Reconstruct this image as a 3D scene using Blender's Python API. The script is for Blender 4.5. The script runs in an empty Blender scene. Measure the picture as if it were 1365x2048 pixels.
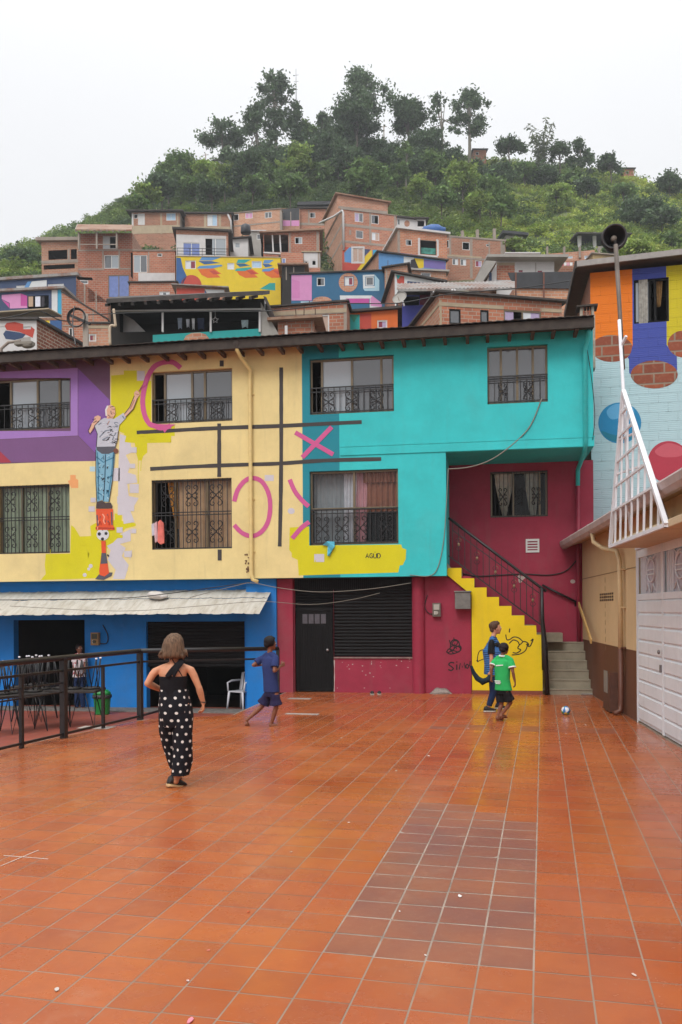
import bpy, bmesh, math, random
import numpy as np
from mathutils import Vector, Matrix, noise

R = math.radians
rnd = random.Random(7)
sc = bpy.context.scene
COL = sc.collection

# ------------------------------------------------------------------ camera
FPX, CX, HY, EYE = 1690.0, 682.5, 1220.0, 1.9        # measured from the 1365 x 2048 photograph
YAW, ROLL = R(9.5), R(-0.4)
cam = bpy.data.cameras.new('camera')
cam.sensor_fit = 'VERTICAL'
cam.sensor_height = 36.0
cam.lens = 36.0 * FPX / 2048
cam.shift_y = (HY - 1024) / 2048
cam.clip_end = 3000
cam_o = bpy.data.objects.new('camera', cam)
COL.objects.link(cam_o)
CAM = Matrix.Translation((0, 0, EYE)) @ Matrix.Rotation(YAW, 4, 'Z') @ Matrix.Rotation(R(90), 4, 'X') @ Matrix.Rotation(ROLL, 4, 'Z')
cam_o.matrix_world = CAM
sc.camera = cam_o
CAM3 = CAM.to_3x3()
EYEV = Vector((0, 0, EYE))

# ------------------------------------------------------------------ sky, sun, exposure
SUN_EL, SUN_AZ = R(44), R(196)
world = bpy.data.worlds.new('World')
sc.world = world
world.use_nodes = True
wt = world.node_tree
wt.nodes.clear()
wn = wt.nodes.new
bg = wn('ShaderNodeBackground'); out = wn('ShaderNodeOutputWorld')
sky = wn('ShaderNodeTexSky'); sky.sky_type = 'NISHITA'; sky.sun_disc = False
sky.sun_elevation = SUN_EL; sky.sun_rotation = SUN_AZ
hs = wn('ShaderNodeHueSaturation'); hs.inputs['Saturation'].default_value = 0.12
wt.links.new(sky.outputs[0], hs.inputs['Color'])
tc = wn('ShaderNodeTexCoord'); sx = wn('ShaderNodeSeparateXYZ')
wt.links.new(tc.outputs['Generated'], sx.inputs[0])
mz = wn('ShaderNodeMath'); mz.operation = 'MAXIMUM'; mz.inputs[1].default_value = 0
wt.links.new(sx.outputs['Z'], mz.inputs[0])
cie = wn('ShaderNodeMath'); cie.operation = 'MULTIPLY_ADD'           # overcast: the zenith is about twice as bright as the horizon
pw = wn('ShaderNodeMath'); pw.operation = 'POWER'; pw.inputs[1].default_value = 4.2
wt.links.new(mz.outputs[0], pw.inputs[0]); wt.links.new(pw.outputs[0], cie.inputs[0]); cie.inputs[1].default_value = 17.5; cie.inputs[2].default_value = 7.15
nz = wn('ShaderNodeTexNoise'); nz.inputs['Scale'].default_value = 1.6; nz.inputs['Detail'].default_value = 4
wt.links.new(tc.outputs['Generated'], nz.inputs['Vector'])
mr = wn('ShaderNodeMapRange'); mr.inputs['To Min'].default_value = 0.93; mr.inputs['To Max'].default_value = 1.05
wt.links.new(nz.outputs['Fac'], mr.inputs['Value'])
mm = wn('ShaderNodeMath'); mm.operation = 'MULTIPLY'
wt.links.new(cie.outputs[0], mm.inputs[0]); wt.links.new(mr.outputs[0], mm.inputs[1])
cl = wn('ShaderNodeVectorMath'); cl.operation = 'SCALE'; cl.inputs[0].default_value = (0.985, 0.995, 1.02)
wt.links.new(mm.outputs[0], cl.inputs['Scale'])
mx = wn('ShaderNodeMix'); mx.data_type = 'RGBA'; mx.inputs['Factor'].default_value = 0.9
wt.links.new(hs.outputs[0], mx.inputs['A']); wt.links.new(cl.outputs[0], mx.inputs['B'])
wt.links.new(mx.outputs['Result'], bg.inputs['Color'])
bg.inputs['Strength'].default_value = 0.12
wt.links.new(bg.outputs[0], out.inputs[0])

sun = bpy.data.lights.new('sun', 'SUN'); sun.energy = 1.5; sun.angle = R(24); sun.color = (1.0, 0.97, 0.93)
sun_o = bpy.data.objects.new('sun', sun); COL.objects.link(sun_o)
_d = Vector((math.sin(SUN_AZ) * math.cos(SUN_EL), math.cos(SUN_AZ) * math.cos(SUN_EL), math.sin(SUN_EL)))
sun_o.rotation_euler = _d.to_track_quat('Z', 'Y').to_euler()
sun_o.location = (0, 0, 120)
sc.view_settings.view_transform = 'Standard'
sc.view_settings.look = 'None'
sc.view_settings.exposure = 0.14
sc.view_settings.gamma = 1.0
sc.cycles.max_bounces = 6
sc.cycles.diffuse_bounces = 3
sc.cycles.glossy_bounces = 3
sc.cycles.transparent_max_bounces = 8

# ------------------------------------------------------------------ measuring from the photograph onto real planes
def ray(px, py):
    return CAM3 @ Vector(((px - CX) / FPX, (HY - py) / FPX, -1.0))
def at_depth(px, py, d):
    return EYEV + ray(px, py) * d
def on_ground(px, py, z=0.0):
    r = ray(px, py)
    return EYEV + r * ((z - EYE) / r.z)
def yaw_m(y):
    return Matrix.Rotation(y, 4, 'Z')

class Face:
    """a vertical plane: local x runs along it, local y into it, z up"""
    def __init__(s, O, yaw=0.0):
        s.O = Vector((O[0], O[1], 0)); s.yaw = yaw
        s.u = Vector((math.cos(yaw), math.sin(yaw), 0)); s.i = Vector((-math.sin(yaw), math.cos(yaw), 0))
    def uv(s, px, py, inset=0.0):
        r = ray(px, py)
        t = ((s.O + s.i * inset) - EYEV).dot(s.i) / r.dot(s.i)
        P = EYEV + r * t
        return (P - s.O).dot(s.u), P.z
    def rect(s, x0, x1, y0, y1, inset=0.0):
        """pixel rectangle -> (u0, u1, z0, z1)"""
        ym, xm = (y0 + y1) / 2, (x0 + x1) / 2
        return (s.uv(x0, ym, inset)[0], s.uv(x1, ym, inset)[0], s.uv(xm, y1, inset)[1], s.uv(xm, y0, inset)[1])

# ------------------------------------------------------------------ naming
def tag(o, label=None, cat=None, group=None, kind=None):
    if label: o['label'] = label
    if cat: o['category'] = cat
    if group: o['group'] = group
    if kind: o['kind'] = kind
    return o
def thing(name, label, cat, loc=(0, 0, 0), rz=0.0, group=None):
    o = bpy.data.objects.new(name, None); COL.objects.link(o)
    o.empty_display_size = 0.2
    o.location = loc; o.rotation_euler = (0, 0, rz)
    return tag(o, label, cat, group)
def copy_tree(o, parent=None):
    c = o.copy(); COL.objects.link(c); c.parent = parent
    for ch in list(o.children): copy_tree(ch, c)
    return c

# ------------------------------------------------------------------ mesh builder
class MB:
    def __init__(s):
        s.v = []; s.f = []; s.m = []; s.uvs = None; s.sm = []; s.mats = []
    def mi(s, mat):
        if mat is None: return 0
        if mat not in s.mats: s.mats.append(mat)
        return s.mats.index(mat)
    def face(s, pts, mat=None, smooth=False):
        b = len(s.v); s.v += [tuple(p) for p in pts]
        s.f.append(tuple(range(b, b + len(pts)))); s.m.append(s.mi(mat)); s.sm.append(smooth)
    def box(s, x0, x1, y0, y1, z0, z1, mat=None):
        b = len(s.v)
        s.v += [(x0, y0, z0), (x1, y0, z0), (x1, y1, z0), (x0, y1, z0), (x0, y0, z1), (x1, y0, z1), (x1, y1, z1), (x0, y1, z1)]
        for f in ((0, 3, 2, 1), (4, 5, 6, 7), (0, 1, 5, 4), (1, 2, 6, 5), (2, 3, 7, 6), (3, 0, 4, 7)):
            s.f.append(tuple(b + i for i in f)); s.m.append(s.mi(mat)); s.sm.append(False)
    def prism(s, pts, d, mat=None):
        """closed polygon pts (3D) extruded by vector d"""
        d = Vector(d); a = [Vector(p) for p in pts]; c = [p + d for p in a]; n = len(a)
        s.face(a, mat); s.face(list(reversed(c)), mat)
        for i in range(n):
            j = (i + 1) % n
            s.face([a[j], a[i], c[i], c[j]], mat)
    def bar(s, p, q, w, h=None, mat=None, up=(0, 0, 1)):
        p, q = Vector(p), Vector(q); h = h or w
        t = (q - p)
        if t.length < 1e-6: return
        t.normalize(); u = Vector(up)
        if abs(t.dot(u)) > 0.98: u = Vector((1, 0, 0)) if abs(t.x) < 0.9 else Vector((0, 1, 0))
        a = t.cross(u).normalized() * (w / 2); b2 = a.cross(t).normalized() * (h / 2)
        s.prism([p - a - b2, p + a - b2, p + a + b2, p - a + b2], q - p, mat)
    def tube(s, pts, r, mat=None, n=6, caps=True, smooth=True):
        """tube along pts; r a number or a list"""
        P = [Vector(p) for p in pts]; k = len(P)
        rr = r if isinstance(r, (list, tuple)) else [r] * k
        b = len(s.v); m = s.mi(mat); a = None
        for i in range(k):
            t = (P[min(i + 1, k - 1)] - P[max(i - 1, 0)])
            if t.length < 1e-9: t = Vector((0, 0, 1))
            t.normalize()
            if a is None:
                a = t.cross(Vector((0, 0, 1)))
                if a.length < 0.1: a = t.cross(Vector((0, 1, 0)))
            else:
                a = a - t * a.dot(t)
            a.normalize(); c = t.cross(a)
            for j in range(n):
                th = 2 * math.pi * j / n
                s.v.append(tuple(P[i] + (a * math.cos(th) + c * math.sin(th)) * rr[i]))
        for i in range(k - 1):
            for j in range(n):
                j2 = (j + 1) % n
                s.f.append((b + i * n + j, b + i * n + j2, b + (i + 1) * n + j2, b + (i + 1) * n + j)); s.m.append(m); s.sm.append(smooth)
        if caps:
            s.f.append(tuple(b + j for j in reversed(range(n)))); s.m.append(m); s.sm.append(False)
            s.f.append(tuple(b + (k - 1) * n + j for j in range(n))); s.m.append(m); s.sm.append(False)
    def rings(s, rings, mat=None, caps=True, smooth=True, uv=None):
        """loft through rings of equal length"""
        b = len(s.v); n = len(rings[0]); m = s.mi(mat)
        for r_ in rings: s.v += [tuple(p) for p in r_]
        for i in range(len(rings) - 1):
            for j in range(n):
                j2 = (j + 1) % n
                s.f.append((b + i * n + j, b + i * n + j2, b + (i + 1) * n + j2, b + (i + 1) * n + j)); s.m.append(m); s.sm.append(smooth)
        if caps:
            s.f.append(tuple(b + j for j in reversed(range(n)))); s.m.append(m); s.sm.append(smooth)
            s.f.append(tuple(b + (len(rings) - 1) * n + j for j in range(n))); s.m.append(m); s.sm.append(smooth)
    def ball(s, c, rx, ry=None, rz=None, mat=None, n=12, k=8, M=None):
        ry = ry or rx; rz = rz or rx; c = Vector(c)
        rs = []
        for i in range(1, k):
            ph = math.pi * i / k - math.pi / 2
            ring = []
            for j in range(n):
                th = 2 * math.pi * j / n
                p = Vector((rx * math.cos(ph) * math.cos(th), ry * math.cos(ph) * math.sin(th), rz * math.sin(ph)))
                ring.append(c + (M @ p if M else p))
            rs.append(ring)
        s.rings(rs, mat, True, True)
    def lathe(s, prof, c=(0, 0, 0), n=16, mat=None, M=None, caps=False):
        c = Vector(c); rs = []
        for r_, z in prof:
            ring = []
            for j in range(n):
                th = 2 * math.pi * j / n
                p = Vector((r_ * math.cos(th), r_ * math.sin(th), z))
                ring.append(c + (M @ p if M else p))
            rs.append(ring)
        s.rings(rs, mat, caps, True)
    def build(s, name, mats=None, parent=None, bevel=0.0):
        me = bpy.data.meshes.new(name)
        me.from_pydata(s.v, [], s.f)
        if mats is None: ml = list(s.mats)
        elif isinstance(mats, (list, tuple)): ml = list(mats)
        else: ml = [mats]
        for m_ in ml: me.materials.append(m_)
        if len(ml) > 1: me.polygons.foreach_set('material_index', s.m)
        me.polygons.foreach_set('use_smooth', s.sm)
        me.update()
        o = bpy.data.objects.new(name, me); COL.objects.link(o)
        if parent is not None: o.parent = parent
        if bevel:
            b_ = o.modifiers.new('bevel', 'BEVEL'); b_.width = bevel; b_.segments = 2; b_.limit_method = 'ANGLE'
        return o

# ------------------------------------------------------------------ materials
def lin(h):
    if isinstance(h, str):
        h = h.lstrip('#'); c = [int(h[i:i + 2], 16) / 255 for i in (0, 2, 4)]
    else: c = [x / 255 for x in h]
    return tuple(x / 12.92 if x <= 0.04045 else ((x + 0.055) / 1.055) ** 2.4 for x in c)
class NT:
    def __init__(s, name):
        s.mat = bpy.data.materials.new(name); s.mat.use_nodes = True
        s.t = s.mat.node_tree; s.b = s.t.nodes['Principled BSDF']
    def n(s, kind, **kw):
        x = s.t.nodes.new('ShaderNode' + kind)
        for k, v in kw.items(): setattr(x, k, v)
        return x
    def put(s, sock, v):
        if v is None: return
        if hasattr(v, 'is_output') or isinstance(v, bpy.types.NodeSocket): s.t.links.new(v, sock)
        else:
            if isinstance(v, (tuple, list)) and len(v) == 3 and sock.type == 'RGBA': v = (*v, 1)
            sock.default_value = v
    def math(s, op, a, b=None, c=None, clamp=False):
        x = s.n('Math', operation=op); x.use_clamp = clamp
        s.put(x.inputs[0], a); s.put(x.inputs[1], b); s.put(x.inputs[2], c)
        return x.outputs[0]
    def mix(s, f, a, b, mode='MIX'):
        x = s.n('Mix', data_type='RGBA', blend_type=mode)
        s.put(x.inputs['Factor'], f); s.put(x.inputs['A'], a); s.put(x.inputs['B'], b)
        return x.outputs['Result']
    def noise(s, vec, scale, detail=3, rough=0.55):
        x = s.n('TexNoise'); x.inputs['Scale'].default_value = scale; x.inputs['Detail'].default_value = detail; x.inputs['Roughness'].default_value = rough
        if vec is not None: s.put(x.inputs['Vector'], vec)
        return x.outputs['Fac']
    def ramp(s, v, a, b, lo=0.0, hi=1.0):
        x = s.n('MapRange'); x.clamp = True
        s.put(x.inputs['Value'], v); x.inputs['From Min'].default_value = a; x.inputs['From Max'].default_value = b
        x.inputs['To Min'].default_value = lo; x.inputs['To Max'].default_value = hi
        return x.outputs[0]
    def obj(s): return s.n('TexCoord').outputs['Object']
    def bump(s, h, strength=0.3, dist=0.01):
        x = s.n('Bump'); x.inputs['Strength'].default_value = strength; x.inputs['Distance'].default_value = dist
        s.put(x.inputs['Height'], h)
        s.t.links.new(x.outputs[0], s.b.inputs['Normal'])
    def set(s, col=None, rough=None, metal=None, spec=None):
        s.put(s.b.inputs['Base Color'], col); s.put(s.b.inputs['Roughness'], rough); s.put(s.b.inputs['Metallic'], metal)
        s.put(s.b.inputs['Specular IOR Level'], spec)
        return s.mat
_MATS = {}
def sc3(c, k): return tuple(min(0.9, x * k) for x in c)
def paint(name, col, k=1.0, var=0.10, rough=0.75, scale=1.6, bump=0.25, dirt=0.25):
    """painted plaster: slow tone drift, fine grain, rain streaks"""
    if name in _MATS: return _MATS[name]
    c = sc3(lin(col), k); t = NT(name); o = t.obj()
    a = t.noise(o, scale, 4); b = t.noise(o, 22, 3)
    base = t.mix(t.ramp(a, 0.3, 0.7), sc3(c, 1 - var), sc3(c, 1 + var))
    base = t.mix(t.ramp(b, 0.35, 0.75, 0, 0.14), base, sc3(c, 0.7))
    base = t.mix(t.ramp(t.noise(o, 5.5, 5, .7), 0.50, 0.62, 0, min(.5, var * 3.2)), base, sc3(c, 1.12))
    base = t.mix(t.ramp(t.noise(o, 0.55, 6, .62), 0.54, 0.74, 0, dirt * .9), base, sc3(tuple(x * .55 + y * .45 for x, y in zip(c, (0.30, 0.27, 0.24))), 0.8))
    mp = t.n('Mapping'); mp.inputs['Scale'].default_value = (5.0, 5.0, 0.5); t.put(mp.inputs['Vector'], o)
    st = t.noise(mp.outputs[0], 1.0, 5, 0.65)
    base = t.mix(t.ramp(st, 0.56, 0.8, 0, dirt), base, sc3(tuple((x + y) / 2 for x, y in zip(c, (0.2, 0.18, 0.16))), 0.75))
    t.bump(t.math('ADD', t.noise(o, 60, 3), t.math('MULTIPLY', t.noise(o, 7, 3), 2.2)), bump, 0.006)
    _MATS[name] = t.set(base, t.math('ADD', rough - .08, t.math('MULTIPLY', b, .16)))
    return _MATS[name]
def plain(name, col, k=1.0, rough=0.6, var=0.08, metal=0.0, scale=9, bump=0.0, spec=0.5):
    if name in _MATS: return _MATS[name]
    c = sc3(lin(col), k); t = NT(name); o = t.obj()
    base = t.mix(t.ramp(t.noise(o, scale, 4), 0.3, 0.7), sc3(c, 1 - var), sc3(c, 1 + var))
    if bump: t.bump(t.noise(o, scale * 6, 3), bump, 0.004)
    _MATS[name] = t.set(base, rough, metal, spec)
    return _MATS[name]
def wall_vec(t, o, sx=1.0, sz=1.0):
    s_ = t.n('SeparateXYZ'); t.put(s_.inputs[0], o)
    h = t.math('ADD', s_.outputs[0], s_.outputs[1])
    c_ = t.n('CombineXYZ'); t.put(c_.inputs[0], t.math('MULTIPLY', h, sx)); t.put(c_.inputs[1], t.math('MULTIPLY', s_.outputs[2], sz))
    return c_.outputs[0], s_.outputs[2]
def brick(name, c1, c2, mortar, bw=0.32, bh=0.2, ms=0.018, k=1.0, bump=0.6, smudge=0.35, painted=None):
    if name in _MATS: return _MATS[name]
    t = NT(name); o = t.obj(); v, z = wall_vec(t, o)
    b = t.n('TexBrick'); b.offset = 0.5
    t.put(b.inputs['Vector'], v); b.inputs['Scale'].default_value = 1.0
    b.inputs['Brick Width'].default_value = bw; b.inputs['Row Height'].default_value = bh
    b.inputs['Mortar Size'].default_value = ms; b.inputs['Mortar Smooth'].default_value = 0.3; b.inputs['Bias'].default_value = 0.1
    t.put(b.inputs['Color1'], sc3(lin(c1), k)); t.put(b.inputs['Color2'], sc3(lin(c2), k)); t.put(b.inputs['Mortar'], sc3(lin(mortar), k))
    n1 = t.noise(o, 0.9, 5, 0.6); n2 = t.noise(o, 9, 4)
    base = t.mix(t.ramp(n1, 0.42, 0.75, 0, smudge), b.outputs['Color'], sc3(lin('#6d5748'), k))
    base = t.mix(t.ramp(n2, 0.5, 0.8, 0, 0.35), base, sc3(lin('#d69a78'), k * 0.8))
    t.bump(t.math('SUBTRACT', 1.0, b.outputs['Fac']), bump, 0.012)
    _MATS[name] = t.set(base, 0.9)
    return _MATS[name]

# ================================================================== ground, plaza, patio
YG = on_ground(750, 1386).y            # the red ground-floor wall
YU = YG - 0.40                         # the painted upper wall, which overhangs it
PATIO = -0.42
def lerp(a, b, t): return a + (b - a) * t
def pl(pts, y):
    """x of a polyline at y, extended at its ends"""
    if y <= pts[0][1]: a, b = pts[0], pts[1]
    elif y >= pts[-1][1]: a, b = pts[-2], pts[-1]
    else:
        for a, b in zip(pts, pts[1:]):
            if a[1] <= y <= b[1]: break
    return a[0] + (b[0] - a[0]) * (y - a[1]) / (b[1] - a[1])
_el = [on_ground(*p) for p in ((0, 1499), (281, 1440))]
EDGE = [(p.x, p.y) for p in _el]
_e2 = on_ground(463, 1431); _e3 = on_ground(561, 1389)
EDGE2 = [(_e2.x, _e2.y), (_e3.x, _e3.y)]
YCUT = EDGE[1][1] + 0.25               # beyond the corner post the tiles stop along a line in front of the shop
def x_left(y):
    if y < EDGE[1][1]: return pl(EDGE, y)
    return pl([(EDGE[1][0], EDGE[1][1]), (_e2.x, _e2.y), (_e3.x, _e3.y)], y)
SHED_A = on_ground(1280, 1447); SHED_B = on_ground(1198, 1398)
SHED = [(SHED_A.x, SHED_A.y), (SHED_B.x, SHED_B.y)]
def x_right(y): return pl(SHED, y) - 0.01
SHED_YAW = math.atan2(SHED[0][1] - SHED[1][1], SHED[0][0] - SHED[1][0])

g = MB(); g.face([(-200, -90, -0.62), (200, -90, -0.62), (200, 60, -0.62), (-200, 60, -0.62)])
tag(g.build('ground', plain('earth', '#6e5a45', 0.8, 0.95, 0.2, scale=0.7)), kind='structure')

def clay_tile():
    t = NT('clay tile'); o = t.obj()
    at = t.n('Attribute'); at.attribute_name = 'tile'
    s_ = t.n('SeparateColor'); t.t.links.new(at.outputs['Color'], s_.inputs[0])
    tone, patch, hue = s_.outputs[0], s_.outputs[1], s_.outputs[2]
    c = t.mix(hue, lin('#9c4d2b'), lin('#a9572d'))
    c = t.mix(t.ramp(tone, 0.0, 0.3, 0.42, 0), c, lin('#803f2a'))
    c = t.mix(t.math('MULTIPLY', patch, t.ramp(tone, 0, 1, 0.82, 1.0)), c, lin('#744940'))
    n1 = t.noise(o, 0.8, 4); n2 = t.noise(o, 7, 5, 0.62); n3 = t.noise(o, 34, 3)
    c = t.mix(t.ramp(n1, 0.35, 0.7, 0, 0.40), c, lin('#b96e34'))
    c = t.mix(t.ramp(n2, 0.44, 0.85, 0, 0.42), c, lin('#80412a'))
    c = t.mix(t.ramp(n3, 0.6, 0.75, 0, 0.22), c, lin('#b58468'))
    c = t.mix(t.ramp(t.noise(o, 2.2, 6, 0.7), 0.58, 0.72, 0, 0.28), c, lin('#b08266'))
    t.bump(t.noise(o, 26, 2), 0.05, 0.004)
    r = t.math('ADD', t.ramp(t.noise(o, 0.5, 3), 0.35, 0.65, 0.13, 0.34), t.math('ADD', t.ramp(n2, 0.3, 0.8, -0.03, 0.12), t.math('MULTIPLY', patch, 0.14)))
    return t.set(c, r, 0.0, 0.5)
GROUTL = plain('pale tile grout', '#9c8b7d', 0.86, 0.85, 0.3, scale=3)
GROUT = plain('tile grout', '#938070', 0.88, 0.85, 0.2, scale=3)
TILE = clay_tile()
def in_patch(i, j):
    if not (-4 <= i < 0): return False
    top = {-4: 13, -3: 13, -2: 12, -1: 11}[i]
    return 0 <= j < top
def build_tiles():
    S, A = 0.285, R(3.9)
    O = on_ground(1068, 1944); ux = Vector((math.cos(A), -math.sin(A))); uy = Vector((math.sin(A), math.cos(A)))
    V, Fc, C, PG = [], [], [], []
    yb = YG + 0.3
    for i in range(-46, 14):
        off = rnd.uniform(-0.012, 0.012)
        for j in range(-28, 62):
            g0, g1 = (0.0062, 0.0085) if in_patch(i, j) else (0.0048, 0.0046)
            q = []
            for a, b_ in ((i * S + g0, j * S + off + g1), ((i + 1) * S - g0, j * S + off + g1), ((i + 1) * S - g0, (j + 1) * S + off - g1), (i * S + g0, (j + 1) * S + off - g1)):
                p = Vector((O.x, O.y)) + ux * a + uy * b_
                q.append([p.x, p.y])
            out = 0
            for p in q:
                if p[1] > yb: p[1] = yb; out += 1
                xl, xr = x_left(p[1]) + 0.03, x_right(p[1])
                if p[0] < xl: p[0] = xl; out += 1
                elif p[0] > xr: p[0] = xr; out += 1
            if out >= 4 or abs(q[0][0] - q[1][0]) + abs(q[3][0] - q[2][0]) < 0.02: continue
            if in_patch(i, j): PG.append([Vector((O.x, O.y)) + ux * a + uy * b_ for a, b_ in ((i * S - .002, j * S + off - .002), ((i + 1) * S + .004, j * S + off - .002), ((i + 1) * S + .004, (j + 1) * S + off + .003), (i * S - .002, (j + 1) * S + off + .003))])
            b0 = len(V); ax, ay, az = rnd.uniform(-.003, .003), rnd.uniform(-.003, .003), rnd.uniform(-.0008, .0008)
            for k, p in enumerate(q):
                V.append((p[0], p[1], 0.0046 + az * .4 + (ax if k in (1, 2) else -ax) * 0.14 + (ay if k > 1 else -ay) * 0.14))
            Fc.append((b0, b0 + 1, b0 + 2, b0 + 3))
            far = 1.0 if j in (31, 32) and -6 <= i < 4 and rnd.random() < 0.6 else 0.0
            C.append((rnd.random(), 1.0 if in_patch(i, j) else far * rnd.uniform(.4, .9), rnd.random(), 1))
    # slab under the tiles
    ys = [-6, 2, EDGE[0][1], EDGE[1][1], _e2.y, _e3.y, yb]
    b0 = len(V)
    for y in ys:
        V.append((x_left(y), y, 0.0034)); V.append((x_right(y) + 0.3, y, 0.0034)); V.append((x_left(y), y, -0.6))
    nt = len(Fc)
    for k in range(len(ys) - 1):
        a = b0 + 3 * k; c = a + 3
        Fc += [(a, a + 1, c + 1, c), (a + 2, a, c, c + 2)]
        C += [(0.5, 0, 0.5, 1)] * 2
    npg = len(Fc)
    for k, q in enumerate(PG):
        b1 = len(V); V += [(p.x, p.y, .0036 + .00002 * (k % 7)) for p in q]; Fc.append((b1, b1 + 1, b1 + 2, b1 + 3)); C.append((.5, 0, .5, 1))
    me = bpy.data.meshes.new('plaza'); me.from_pydata(V, [], Fc)
    me.materials.append(TILE); me.materials.append(GROUT); me.materials.append(GROUTL)
    for p in me.polygons:
        if p.index >= nt: p.material_index = 1 if p.index < npg else 2
    ca = me.color_attributes.new('tile', 'FLOAT_COLOR', 'CORNER')
    arr = np.repeat(np.array(C, dtype=np.float32), 4, axis=0).ravel()
    ca.data.foreach_set('color', arr)
    o = bpy.data.objects.new('plaza', me); COL.objects.link(o)
    return tag(o, kind='structure')
build_tiles()
pm = MB()
_p = lambda x, y: (x, y, PATIO)
pm.face([_p(-30, 4), _p(EDGE[0][0] + 1.0, 4), _p(_e2.x + .6, _e2.y + 0.4), _p(_e3.x + .4, YG + 0.4), _p(-30, YG + 0.4)])
def patio_mat():
    t = NT('patio tile'); o = t.obj()
    b = t.n('TexBrick'); b.offset = 0.5; t.put(b.inputs['Vector'], o); b.inputs['Scale'].default_value = 1
    b.inputs['Brick Width'].default_value = .3; b.inputs['Row Height'].default_value = .3; b.inputs['Mortar Size'].default_value = .006
    t.put(b.inputs['Color1'], lin('#9a4a36')); t.put(b.inputs['Color2'], lin('#86402f')); t.put(b.inputs['Mortar'], lin('#6f5348'))
    return t.set(t.mix(t.ramp(t.noise(o, 3, 4), .4, .8, 0, .5), b.outputs['Color'], lin('#744335')), 0.62)
tag(pm.build('patio', patio_mat()), kind='structure')
pk = MB()      # pebbled kerb strip along the blue shop front
pk.box(-14, _e2.x + 0.5, YG - 0.75, YG + 0.02, PATIO - 0.1, PATIO + 0.02)
tag(pk.build('kerb_strip', plain('pebbled concrete', '#77706a', 0.9, 0.9, 0.45, scale=14, bump=0.6)), kind='structure')

# ================================================================== the long painted building
FU = Face((0, YU)); D_G, D_ST, D_B = 0.40, 0.33, 1.75
CREAM = paint('cream plaster', '#e8d494', 0.90, 0.08, dirt=0.3)
TURQ = paint('turquoise plaster', '#30c4c6', 0.90, 0.10, dirt=0.24)
TEAL = paint('teal plaster', '#0a8a9b', 0.85, 0.06, dirt=0.1)
PURP = paint('plum plaster', '#6b4a66', 0.9, 0.08, dirt=0.1)
CRIM = paint('crimson plaster', '#96263f', 0.95, 0.14, dirt=0.5)
BLUE = paint('blue plaster', '#0878c8', 1.0, 0.10, dirt=0.3)
YELW = paint('yellow plaster', '#e6c800', 0.92, 0.06, dirt=0.2)
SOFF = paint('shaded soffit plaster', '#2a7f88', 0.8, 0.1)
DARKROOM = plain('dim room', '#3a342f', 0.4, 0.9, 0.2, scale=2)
BRONZE = plain('bronze aluminium', '#84745a', 0.7, 0.35, 0.06, metal=0.3)
IRON = plain('black iron', '#1d1b1c', 0.8, 0.45, 0.2, scale=20)
BLACKM = plain('black painted steel', '#121112', 0.7, 0.68, 0.3, scale=5, bump=0.2, spec=0.22)
ROOFD = plain('weathered fascia board', '#453d37', 0.75, 0.85, 0.35, scale=6, bump=0.5)
RAFT = plain('rafter wood', '#5c4330', 0.8, 0.85, 0.2)
def glass_mat(name, col, k=1.0, tr=0.0):
    if name in _MATS: return _MATS[name]
    t = NT(name); o = t.obj()
    t.bump(t.noise(o, 1.3, 2), 0.05, 0.02)
    t.set(sc3(lin(col), k), 0.06, 0.0, 0.9)
    t.b.inputs['IOR'].default_value = 1.7
    if tr:
        tb = t.n('BsdfTransparent'); tb.inputs[0].default_value = (0.86, 0.9, 0.9, 1)
        ms = t.n('MixShader'); ms.inputs[0].default_value = tr
        t.t.links.new(t.b.outputs[0], ms.inputs[1]); t.t.links.new(tb.outputs[0], ms.inputs[2])
        t.t.links.new(ms.outputs[0], t.t.nodes['Material Output'].inputs['Surface'])
    _MATS[name] = t.mat; return t.mat
GLASS = glass_mat('glass coloured sky grey', '#62666c', 0.5)  # grey base colour stands in for the sky reflected in the panes
GLASSL = glass_mat('glass coloured sky pale', '#9aa3aa', 0.8)  # brighter sky reflection, put into a paler base colour
CLEAR = glass_mat('clear glass', '#4a5054', 0.8, 0.86)

def wall_grid(mb, us, zs, y, colour, holes, reveal=0.14, rmat=None, extra_u=(), extra_z=()):
    """front face of a wall cut into cells; holes are (u0,u1,z0,z1); colour(u,z) -> material or None for no wall"""
    U = sorted(set([round(x, 4) for x in list(us) + [h[0] for h in holes] + [h[1] for h in holes] + list(extra_u)]))
    Z = sorted(set([round(x, 4) for x in list(zs) + [h[2] for h in holes] + [h[3] for h in holes] + list(extra_z)]))
    for i in range(len(U) - 1):
        for j in range(len(Z) - 1):
            uc, zc = (U[i] + U[i + 1]) / 2, (Z[j] + Z[j + 1]) / 2
            if any(h[0] < uc < h[1] and h[2] < zc < h[3] for h in holes): continue
            m = colour(uc, zc)
            if m is None: continue
            mb.face([(U[i], y, Z[j]), (U[i + 1], y, Z[j]), (U[i + 1], y, Z[j + 1]), (U[i], y, Z[j + 1])], m)
    for (a, b, c, d) in holes:
        r = y + reveal; m = rmat or colour(a - 0.03, (c + d) / 2) or colour(b + 0.03, (c + d) / 2)
        mb.face([(a, y, c), (a, y, d), (a, r, d), (a, r, c)], m); mb.face([(b, y, d), (b, y, c), (b, r, c), (b, r, d)], m)
        mb.face([(a, y, d), (b, y, d), (b, r, d), (a, r, d)], m); mb.face([(b, y, c), (a, y, c), (a, r, c), (b, r, c)], m)
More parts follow.
